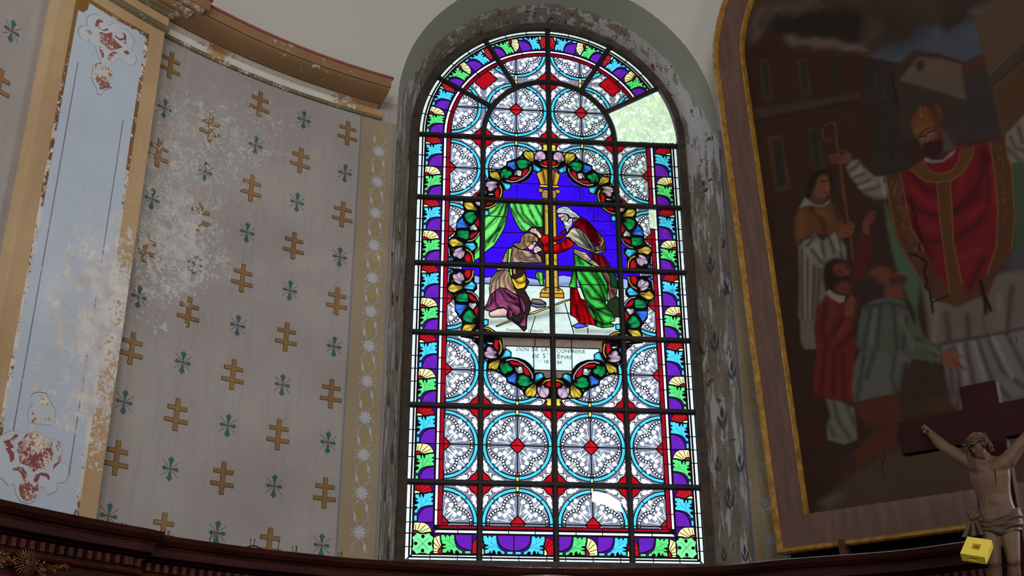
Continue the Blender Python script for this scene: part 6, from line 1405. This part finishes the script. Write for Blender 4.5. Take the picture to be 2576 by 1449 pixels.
# iron spikes, strip light edge and cable on the cornice top
spk = [(200, 1297, 30), (211, 1299, 28), (318, 1318, 22), (327, 1320, 24), (425, 1350, 50), (433, 1351, 52), (437, 1352, 52), (536, 1364, 70), (546, 1366, 70), (640, 1382, 80), (646, 1382, 82), (706, 1386, 78), (746, 1392, 60), (751, 1392, 64), (755, 1393, 62), (860, 1404, 55), (863, 1404, 60), (868, 1404, 50), (958, 1408, 44), (964, 1408, 44)]
NAILL = ['first nail of the pair at the foot of the pilaster, on the left ledge', 'second nail of the pair at the foot of the pilaster, on the left ledge', 'left nail of the short pair on the projecting ledge between pilaster and first gold cross',
 'right nail of the short pair on the projecting ledge between pilaster and first gold cross', 'leftmost of the three nails right of the gold cross by the ledge step', 'middle one of the three nails right of the gold cross by the ledge step', 'rightmost of the three nails right of the gold cross by the ledge step',
 'left nail of the tall pair standing before the cut off blue flower', 'right nail of the tall pair standing before the cut off blue flower', 'left nail of the pair standing over the black cable', 'right nail of the pair standing over the black cable', 'single leaning nail just right of the second cut off gold cross',
 'leftmost of three nails between the second gold cross and the last blue flower', 'middle one of three nails between the second gold cross and the last blue flower', 'rightmost of three nails between the second gold cross and the last blue flower', 'leftmost of the three nails just left of the floral band',
 'middle one of the three nails just left of the floral band', 'rightmost of the three nails just left of the floral band', 'left nail of the pair at the foot of the window reveal', 'right nail of the pair at the foot of the window reveal']
sp_mesh = None
for i, (x, y, hpx) in enumerate(spk):
    p = hz(x, y+4, 1.2); q = np.array([p[0], p[1]]); c0 = np.array([CX, CY]); q = c0+(q-c0)*1.012
    if sp_mesh is None:
        mb = MB(); mb.tube([(0, 0, 0), (0, 0, .05)], [.0022, .0018], 6); mb.tube([(0, 0, .05), (0, 0, .053)], [.0042, .0042], 6); mb.tube([(0, 0, -.001), (0, 0, .002)], [.006, .004], 8)
        me = bpy.data.meshes.new('iron_nail'); me.from_pydata(mb.V, [], mb.F); me.materials.append(M_iron); sp_mesh = me
    o = bpy.data.objects.new('iron_nail', sp_mesh); COL.objects.link(o); o.location = (q[0], q[1], 1.2+H0); o.scale = (1, 1, hpx/58); o.rotation_euler = (random.uniform(-.12, .12), random.uniform(-.15, .15), 0)
    tag(o, NAILL[i], 'nail', 'iron nails on the cornice ledge')
mb = MB(); P = []
for k in range(15):
    t = k/14; xy = hz(622+t*60, 1381+t*6, 1.2); P.append((CX+(xy[0]-CX)*1.02, CY+(xy[1]-CY)*1.02, 1.206+.03*math.sin(math.pi*t)**1.2))
mb.tube(P, .004, 6); tag(mb.build('cable', plain('black_cable', (30, 28, 28), .5), None, True), 'black cable arching over the ledge of the wood cornice below a stencilled cross', 'cable')
sweep = mid_path[37:]
sweep_xy('light_edge_strip', sweep, [(-.004, 1.2), (-.006, 1.2035), (.0, 1.206), (.006, 1.2)], plain('pale_strip', (176, 176, 186), .4), panel, False)

# ------------------------------------------------------------------ crucifix in front of the painting
CH = PH.copy(); CN = PN0.copy(); CQ = np.array([2.13, 5.15, 0.0])
def CPX(x, y, o=0.0):
    p = plane_hit(x, y, CQ+CN*o, CN); return p
def CP(h, z, o=0.0): return CQ+CH*h+np.array([0, 0, z])+CN*o
def hz_of(p): d = np.asarray(p)-CQ; return float(d @ CH), float(p[2])
hL, zT = hz_of(CPX(2257, 1062)); _, zB = hz_of(CPX(2266, 1143)); h0_, zS = hz_of(CPX(2412, 974)); h1_, _ = hz_of(CPX(2504, 959))
hc = (h0_+h1_)/2; hwid = (h1_-h0_)/2
M_crossw = plain('red_brown_cross', (54, 20, 20), .7, .25, 5, spec=.15)
cruc = empty('crucifix', tuple(CP(hc, ZLOW))); tag(cruc, 'dark red wooden cross with a pale carved body, standing before the big painting', 'crucifix')
MB().box(CP(hc, (zS+ZLOW+.12)/2, -.03), CH, CN, (0, 0, 1), hwid, .03, (zS-ZLOW-.12)/2).build('upright', M_crossw, cruc)
for s in (-1, 1):
    a = hwid; b = hc-hL; MB().box(CP(hc+s*(a+b)/2, (zT+zB)/2, -.03), CH, CN, (0, 0, 1), (b-a)/2, .03, (zT-zB)/2).build('cross_arm', M_crossw, cruc)
mb = MB(); mb.box(CP(hc, ZLOW+.06, -.03), CH, CN, (0, 0, 1), .30, .25, .06); mb.box(CP(hc, ZLOW+.16, -.03), CH, CN, (0, 0, 1), .2, .16, .05); mb.build('foot_block', M_crossw, cruc)
# the carved figure: one continuous body grown from tapered limbs, voxel-fused
m, nt, out_ = nmat('carved_limewood'); T = NT(nt); n1 = T.noise(T.pos(), 9, 5, .6); n2 = T.noise(T.mapping(T.pos(), (6, 6, 1)), 9, 4, .6)
col = T.mix(T.ramp(n1, .4, .65), lin((116, 88, 68)), lin((98, 74, 58))); col = T.mix(T.ramp(n2, .55, .75), col, lin((112, 78, 58)))
T.bsdf(out_, col, .55, n1, .2, .003, 0, .35); M_body = m
M_hair = plain('carved_hair', (98, 80, 60), .6, .4, 30, bs=.6, bd=.006); M_cloth = plain('carved_cloth', (100, 80, 64), .5, .25, 14)
def F3(x, y, o): return CPX(x, y, o)
def limb(mb, a, b, r0, r1, n=7):
    a, b = np.asarray(a), np.asarray(b)
    for k in range(n+1):
        t = k/n; mb.ball(a+(b-a)*t, r0+(r1-r0)*t, 12)
MPX = 1/546.0
mb = MB(); AX3 = [CH, CN, np.array([0, 0, 1.0])]
def blob(x, y, o, rx, ro, rz): mb.ball(F3(x, y, o), (rx*MPX, ro*MPX, rz*MPX), 16, AX3)
# trunk: chest, ribs, belly, pelvis
def chain(items, n=6):
    for p, q in zip(items[:-1], items[1:]):
        for k in range(n):
            t = k/n; blob(*[p[i]+(q[i]-p[i])*t for i in range(6)])
    blob(*items[-1])
chain([(2489, 1168, .080, 40, 18, 20), (2489, 1180, .083, 49, 25, 20), (2491, 1200, .083, 49, 27, 20), (2494, 1222, .08, 45, 25.5, 20), (2501, 1248, .075, 40, 22.5, 20), (2506, 1270, .075, 40, 23, 20), (2510, 1292, .073, 44, 25, 20), (2513, 1315, .07, 47, 26, 20)])
chain([(2446, 1166, .085, 18, 17, 17), (2462, 1176, .095, 22, 22, 20), (2474, 1184, .098, 22, 20, 18)]); chain([(2534, 1157, .08, 18, 17, 17), (2520, 1168, .09, 22, 22, 20), (2506, 1180, .095, 20, 20, 18)])
for x, y, o, rx, ro, rz in ((2490, 1322, .075, 26, 24, 24), (2538, 1320, .07, 26, 24, 24), (2506, 1262, .088, 22, 19, 26)): blob(x, y, o, rx, ro, rz)
limb(mb, F3(2487, 1165, .08), F3(2470, 1142, .10), 17*MPX, 14*MPX, 4)
# arms: the figure hangs, so they rise to the nails
EL, WL = F3(2379, 1127, .075), F3(2338, 1087, .035); limb(mb, F3(2446, 1166, .085), F3(2412, 1147, .08), 20*MPX, 18*MPX, 7); limb(mb, F3(2412, 1147, .08), EL, 18*MPX, 14.5*MPX, 7); limb(mb, EL, F3(2362, 1112, .06), 15*MPX, 14.5*MPX, 5); limb(mb, F3(2362, 1112, .06), WL, 14.5*MPX, 8.5*MPX, 8)
ER, WR_ = F3(2566, 1118, .07), F3(2606, 1070, .035); limb(mb, F3(2536, 1157, .08), ER, 20*MPX, 15*MPX, 10); limb(mb, ER, WR_, 15.5*MPX, 8.5*MPX, 10)
# legs: knees forward, left over right lower down
for hipx, hipy, kx, ky, ax_, ay_, ok, oa in ((2492, 1322, 2502, 1412, 2508, 1500, .11, .05), (2538, 1320, 2549, 1408, 2538, 1500, .10, .05)):
    limb(mb, F3(hipx, hipy, .075), F3(kx, ky, ok), 25*MPX, 16.5*MPX, 11); blob(kx-1, ky+2, ok+.006, 15, 14, 15); limb(mb, F3(kx, ky+6, ok-.005), F3(kx+2, ky+34, ok-.02), 15*MPX, 16*MPX, 4); limb(mb, F3(kx+2, ky+34, ok-.02), F3(ax_, ay_, oa), 16*MPX, 8.5*MPX, 8)
    limb(mb, F3(ax_, ay_, oa), F3(ax_-3, ay_+26, .075), 8*MPX, 7*MPX, 4); limb(mb, F3(ax_-3, ay_+26, .075), F3(ax_-4, ay_+34, .03), 8*MPX, 6*MPX, 3)
# head: skull, face, jaw, nose, brow
HD = F3(2459, 1118, .115); fdir = CN*.72+np.array([0, 0, -.52])-CH*.42; fdir /= np.linalg.norm(fdir); up_ = np.array([0, 0, 1.0])-fdir*fdir[2]; up_ /= np.linalg.norm(up_); sd_ = np.cross(up_, fdir)
HA = [sd_, fdir, up_]; u_ = MPX
def hb(a, b, c, r): mb.ball(HD+sd_*a*u_+fdir*b*u_+up_*c*u_, tuple(v*u_ for v in r) if not np.isscalar(r) else r*u_, 14, HA)
hb(0, -4, 6, (21, 25, 24)); hb(0, 9, -8, (17, 14, 22)); hb(0, 14, -24, (11, 9, 9)); hb(0, 22, -8, (3.6, 5.5, 6)); hb(0, 20, -3, (3, 4, 6)); hb(-8, 18, 3, (6, 4, 3)); hb(8, 18, 3, (6, 4, 3)); hb(0, 20, -17, (6, 4, 2.2)); hb(0, 19, -20.5, (5, 4, 2)); hb(-9, 13, -9, (6, 6, 6)); hb(9, 13, -9, (6, 6, 6)); hb(-20, -1, -6, (3, 4, 6)); hb(20, -1, -6, (3, 4, 6))
for s, W_, E_ in ((1, WL, EL), (-1, WR_, ER)):          # hands: palm, four bent fingers and thumb closing on the nail
    d = (W_-E_)/np.linalg.norm(W_-E_); side = np.cross(d, CN); side /= np.linalg.norm(side); pal = W_+d*.016
    mb.ball(pal+CN*.0, (.0155, .009, .019), 12, [side, CN, d]); limb(mb, W_, pal, 8*MPX, 8*MPX, 3)
    for k, (off, ln) in enumerate(((-.011, .019), (-.0038, .023), (.0035, .022), (.0105, .017))):
        b0 = pal+d*.015+side*off; b1 = b0+d*ln*.5+CN*.006; b2 = b1+CN*ln*.42+d*.002; b3 = b2+CN*.002-d*ln*.35
        limb(mb, b0, b1, .0042, .004, 3); limb(mb, b1, b2, .004, .0036, 3); limb(mb, b2, b3, .0036, .003, 3)
    t0_ = pal-side*.012*s-d*.004; t1_ = t0_-side*.008*s+CN*.010+d*.004; t2_ = t1_+side*.005*s+CN*.004+d*.009; limb(mb, t0_, t1_, .0052, .0046, 3); limb(mb, t1_, t2_, .0045, .0036, 3)
fig = empty('carved_figure', tuple(CP(hc, .66, .08))); fig.location = fig.location-cruc.location; fig.parent = cruc; fig['label'] = 'pale carved wooden body with outstretched arms, beard and knotted loincloth'
body = mb.build('body', M_body, fig, True)
rm = body.modifiers.new('fuse', 'REMESH'); rm.mode = 'VOXEL'; rm.voxel_size = .0036; rm.use_smooth_shade = True
sm = body.modifiers.new('soften', 'SMOOTH'); sm.iterations = 5; sm.factor = .5
# details cut on the face, chest and belly: eyelids, ribs, navel, the crack in the wood
mbd = MB()
for s in (-1, 1): mbd.ball(HD+sd_*8*s*u_+fdir*19.5*u_-up_*1*u_, (5*u_, 2.6*u_, 2*u_), 8, HA)
mbd.build('eyelids', M_body, fig, True)
crk = [F3(x, y, .083+.0495*math.sqrt(max(0, 1-((x-2491)/49.0)**2))) for x, y in ((2500, 1180), (2504, 1192), (2505, 1205), (2506, 1222))]
M_dark = plain('dark_gap', (14, 9, 8), .9)
MB().tube(crk, [.0006, .0016, .0016, .0006], 5).build('chest_crack', M_dark, fig)
# hair and beard
mb = MB(); rr = random.Random(11)
for k in range(150):
    a = rr.uniform(0, 2*math.pi); ph = rr.uniform(-.35, 1.0); e = sd_*math.cos(a)*math.cos(ph)+(-fdir)*math.sin(a)*math.cos(ph)*1.0+up_*math.sin(ph)
    if e @ fdir > .35 and ph < .55: continue
    p = HD+e*24*u_-fdir*2*u_+up_*3*u_; q = np.linalg.qr(np.array([[rr.gauss(0, 1) for _ in range(3)] for _ in range(3)]))[0]; mb.ball(p, (6*u_, 3.4*u_, 4*u_), 7, q)
def lock(pts, r0, r1, o=.12):
    P = smooth_path([F3(x, y, oo) for x, y, oo in pts], 4)
    for k, p in enumerate(P):
        t = k/len(P); q = np.linalg.qr(np.array([[rr.gauss(0, 1) for _ in range(3)] for _ in range(3)]))[0]; mb.ball(p, ((r0+(r1-r0)*t)*u_, (r0+(r1-r0)*t)*.7*u_, (r0+(r1-r0)*t)*.8*u_), 7, q)
lock([(2474, 1110, .10), (2484, 1120, .10), (2492, 1128, .11), (2496, 1134, .11)], 8, 6); lock([(2440, 1120, .10), (2438, 1140, .12), (2441, 1160, .14), (2448, 1170, .15), (2444, 1176, .15)], 6, 5); lock([(2478, 1105, .11), (2490, 1116, .12), (2492, 1124, .12)], 8, 7)
for k in range(46):
    a = rr.uniform(-1.2, 1.2); e = sd_*math.sin(a)*13+fdir*(13+5*math.cos(a))+up_*rr.uniform(-33, -19); p = HD+e*u_*1.0; q = np.linalg.qr(np.array([[rr.gauss(0, 1) for _ in range(3)] for _ in range(3)]))[0]; mb.ball(p, (4.2*u_, 2.4*u_, 3*u_), 7, q)
o = mb.build('hair_and_beard', M_hair, fig, True)
rm = o.modifiers.new('fuse', 'REMESH'); rm.mode = 'VOXEL'; rm.voxel_size = .0028; rm.use_smooth_shade = True
mb = MB(); mb.tube([HD+up_*12*u_+(sd_*math.cos(a)+fdir*math.sin(a))*27*u_+up_*2*u_*math.sin(5*a) for a in np.linspace(0, 2*math.pi, 30)], 3.2*u_, 6, False)
for k in range(22):
    a = 2*math.pi*k/22; p = HD+up_*12*u_+(sd_*math.cos(a)+fdir*math.sin(a))*27*u_; mb.tube([p, p+(sd_*math.cos(a+.6)+fdir*math.sin(a+.6)+up_*rr.uniform(-.8, .8))*9*u_], [1.6*u_, .3*u_], 5)
mb.build('crown_of_thorns', M_hair, fig)
# loincloth wrapped round the hips, knot and hanging end on the left
rows = []
na, nb_ = 60, 26
for j in range(nb_):
    t = j/(nb_-1); row = []
    for i in range(na+1):
        a = 2*math.pi*i/na; s = math.cos(a)                         # -1 left, 1 right of the picture
        ytop = 1298+12*(1-s*s)-13*max(s, 0)-4*(s < 0)*abs(s); ybot = 1332+16*math.exp(-((s-.25)/.6)**2)+6*max(s, 0)
        y = ytop+(ybot-ytop)*t; cxp = 2512+3*t; rx = 50+4*math.sin(math.pi*t)+1*t
        fold = 2.1*math.sin(t*17+s*2.2+.6*math.sin(3*s))+1.2*math.sin(t*31-s*3)
        p = F3(cxp, y, .072)+CH*(rx+fold*.8)*u_*math.cos(a)+CN*(31+fold+3*t)*u_*math.sin(a); row.append(p)
    rows.append(row)
V, F = gridmesh(np.array(rows)); lc = mk('loincloth', V, F, M_cloth, fig, True); so = lc.modifiers.new('thick', 'SOLIDIFY'); so.thickness = .006; so.offset = -1
mb = MB()
for x, y, o_, r in ((2446, 1291, .115, (15, 10, 11)), (2440, 1285, .11, (11, 8, 8)), (2455, 1298, .12, (12, 9, 10)), (2447, 1303, .12, (9, 8, 8)), (2462, 1306, .11, (12, 8, 9))): mb.ball(F3(x, y, o_), tuple(v*u_ for v in r), 12, AX3)
o = mb.build('cloth_knot', M_cloth, fig, True); rm = o.modifiers.new('fuse', 'REMESH'); rm.mode = 'VOXEL'; rm.voxel_size = .003; rm.use_smooth_shade = True
rows = []
for j in range(14):
    t = j/13; row = []
    for i in range(25):
        s = i/24; x = 2441+s*16+(s-.35)*52*t-2*t; y = 1306+t*(47-9*s); row.append(F3(x, y, .115+.012*math.sin(s*19)*(.3+t)))
    rows.append(row)
V, F = gridmesh(np.array(rows)); hc_ = mk('hanging_cloth_end', V, F, M_cloth, fig, True); so = hc_.modifiers.new('thick', 'SOLIDIFY'); so.thickness = .005
for W_ in (WL, WR_):
    d = CN; MB().tube([W_-CN*.06, W_+CN*.03], [.003, .003], 8).tube([W_+CN*.03, W_+CN*.034], [.007, .006], 8).build('nail', M_iron, fig)

# ------------------------------------------------------------------ yellow block in front of the thighs
blk_c = F3(2450, 1382, .23)
bx = F3(2494, 1359, .23)-F3(2433, 1349, .23); 
m, nt, out_ = nmat('yellow_plastic'); T = NT(nt); p = T.bsdf(out_, lin((255, 228, 92)), .35, None, spec=.5); M_yel = m
def blockframe():
    a = F3(2433.5, 1349.5, .20); b = F3(2494.5, 1358.5, .20); wvec = b-a; w = np.linalg.norm(wvec); X = wvec/w
    return a, X, w
a_, X_, w_ = blockframe()
# top face tilts towards the eye: find depth direction so the near edge lands where it is seen
best = None
for tilt in np.radians(np.arange(-20, 90, 2)):
    for yaw_ in np.radians(np.arange(-80, 81, 4)):
        Yd = np.array([math.sin(yaw_)*math.cos(tilt), -math.cos(yaw_)*math.cos(tilt), -math.sin(tilt)]); Yd = Yd-X_*(Yd @ X_); Yd /= np.linalg.norm(Yd)
        px, py = project(a_+Yd*w_); qx, qy = project(a_+Yd*w_+X_*w_)
        e = (px-2406)**2+(py-1390)**2+(qx-2483.5)**2+(qy-1404.5)**2
        if best is None or e < best[0]: best = (e, Yd)
Y_ = best[1]; Z_ = np.cross(X_, -Y_); Z_ = Z_ if Z_[2] > 0 else -Z_
th_ = w_*.42
def bp(x, y, z): return a_+X_*x*w_+Y_*y*w_-Z_*(1-z)*th_
xs4 = [0, .33, .67, 1]; ys4 = [0, .34, .66, 1]; zs4 = [0, .28, .66, 1]
occ = np.zeros((3, 3, 3), bool)
for i in range(3):
    for j in range(3):
        for k in range(3): occ[i, j, k] = not ((i == 1 and j == 1) or (i == 1 and k == 1) or (j == 1 and k == 1))
V = []; F = []
for i in range(3):
    for j in range(3):
        for k in range(3):
            if not occ[i, j, k]: continue
            for (di, dj, dk), idxs in (((-1, 0, 0), ((0, 0, 0), (0, 0, 1), (0, 1, 1), (0, 1, 0))), ((1, 0, 0), ((1, 0, 0), (1, 1, 0), (1, 1, 1), (1, 0, 1))), ((0, -1, 0), ((0, 0, 0), (1, 0, 0), (1, 0, 1), (0, 0, 1))), ((0, 1, 0), ((0, 1, 0), (0, 1, 1), (1, 1, 1), (1, 1, 0))), ((0, 0, -1), ((0, 0, 0), (0, 1, 0), (1, 1, 0), (1, 0, 0))), ((0, 0, 1), ((0, 0, 1), (1, 0, 1), (1, 1, 1), (0, 1, 1)))):
                a, b, c = i+di, j+dj, k+dk
                if 0 <= a < 3 and 0 <= b < 3 and 0 <= c < 3 and occ[a, b, c]: continue
                n0 = len(V); V += [bp(xs4[i+q[0]], ys4[j+q[1]], zs4[k+q[2]]) for q in idxs]; F.append((n0, n0+1, n0+2, n0+3))
tag(mk('yellow_block', V, F, M_yel), 'small square yellow block with square holes, in front of the carved thighs', 'block')

# ------------------------------------------------------------------ trees outside the window
m, nt, out_ = nmat('leaf'); T = NT(nt); oi = T.n('ShaderNodeObjectInfo'); nn = T.noise(T.pos(), 1.2, 3)
df = T.n('ShaderNodeBsdfDiffuse'); tl = T.n('ShaderNodeBsdfTranslucent'); c = T.mix(T.ramp(nn, .35, .65), lin((150, 178, 96)), lin((206, 214, 140)))
T.l(c, df.inputs[0]); T.l(c, tl.inputs[0]); mx = T.n('ShaderNodeMixShader'); mx.inputs[0].default_value = .45; T.l(df.outputs[0], mx.inputs[1]); T.l(tl.outputs[0], mx.inputs[2]); T.l(mx.outputs[0], out_.inputs[0]); M_leaf = m
M_bark = plain('bark', (96, 82, 66), .9, .3, 8)
def tree(cx_, cy_, cz_, r, n, seed, label, hole=None):
    rr = np.random.default_rng(seed); t = empty('tree', (cx_, cy_, ZLOW-1)); tag(t, label, 'tree', None)
    mb = MB(); top = np.array([cx_, cy_, cz_]); base = np.array([cx_, cy_, ZLOW-1]); mb.tube([base+np.array([2.6, 0, 0]), base+np.array([2.5, 0, 5.0]), top+np.array([1.6, 0, -1.4]), top], [.28, .22, .16, .04], 8)
    for k in range(10):
        e = rr.normal(size=3); e /= np.linalg.norm(e); e[2] = abs(e[2])*.6+.1; s = base+(top-base)*rr.uniform(.8, .98); mb.tube([s, s+e*r*.4, s+e*r*.8], [.03, .018, .008], 5)
    mb.build('trunk', M_bark, t)
    e = rr.normal(size=(n, 3)); e /= np.linalg.norm(e, axis=1)[:, None]; rad = r*rr.uniform(.25, 1, n)**.6*(1+.18*np.sin(e[:, 0]*7+e[:, 2]*5)); c = top+e*rad[:, None]*np.array([1, 1, .85])
    a = rr.normal(size=(n, 3)); a /= np.linalg.norm(a, axis=1)[:, None]; b = np.cross(a, rr.normal(size=(n, 3))); b /= np.linalg.norm(b, axis=1)[:, None]; s = rr.uniform(.035, .075, n)[:, None]
    V = np.stack([c-a*s, c+b*s*.5, c+a*s, c-b*s*.5], 1).reshape(-1, 3); F = np.arange(4*n).reshape(n, 4).tolist(); mk('foliage', V, F, M_leaf, t)['kind'] = 'stuff'
tree(2.9, 15.6, 8.9, 2.1, 15000, 5, 'leafy pale green tree outside, seen through the clear pane of the window')
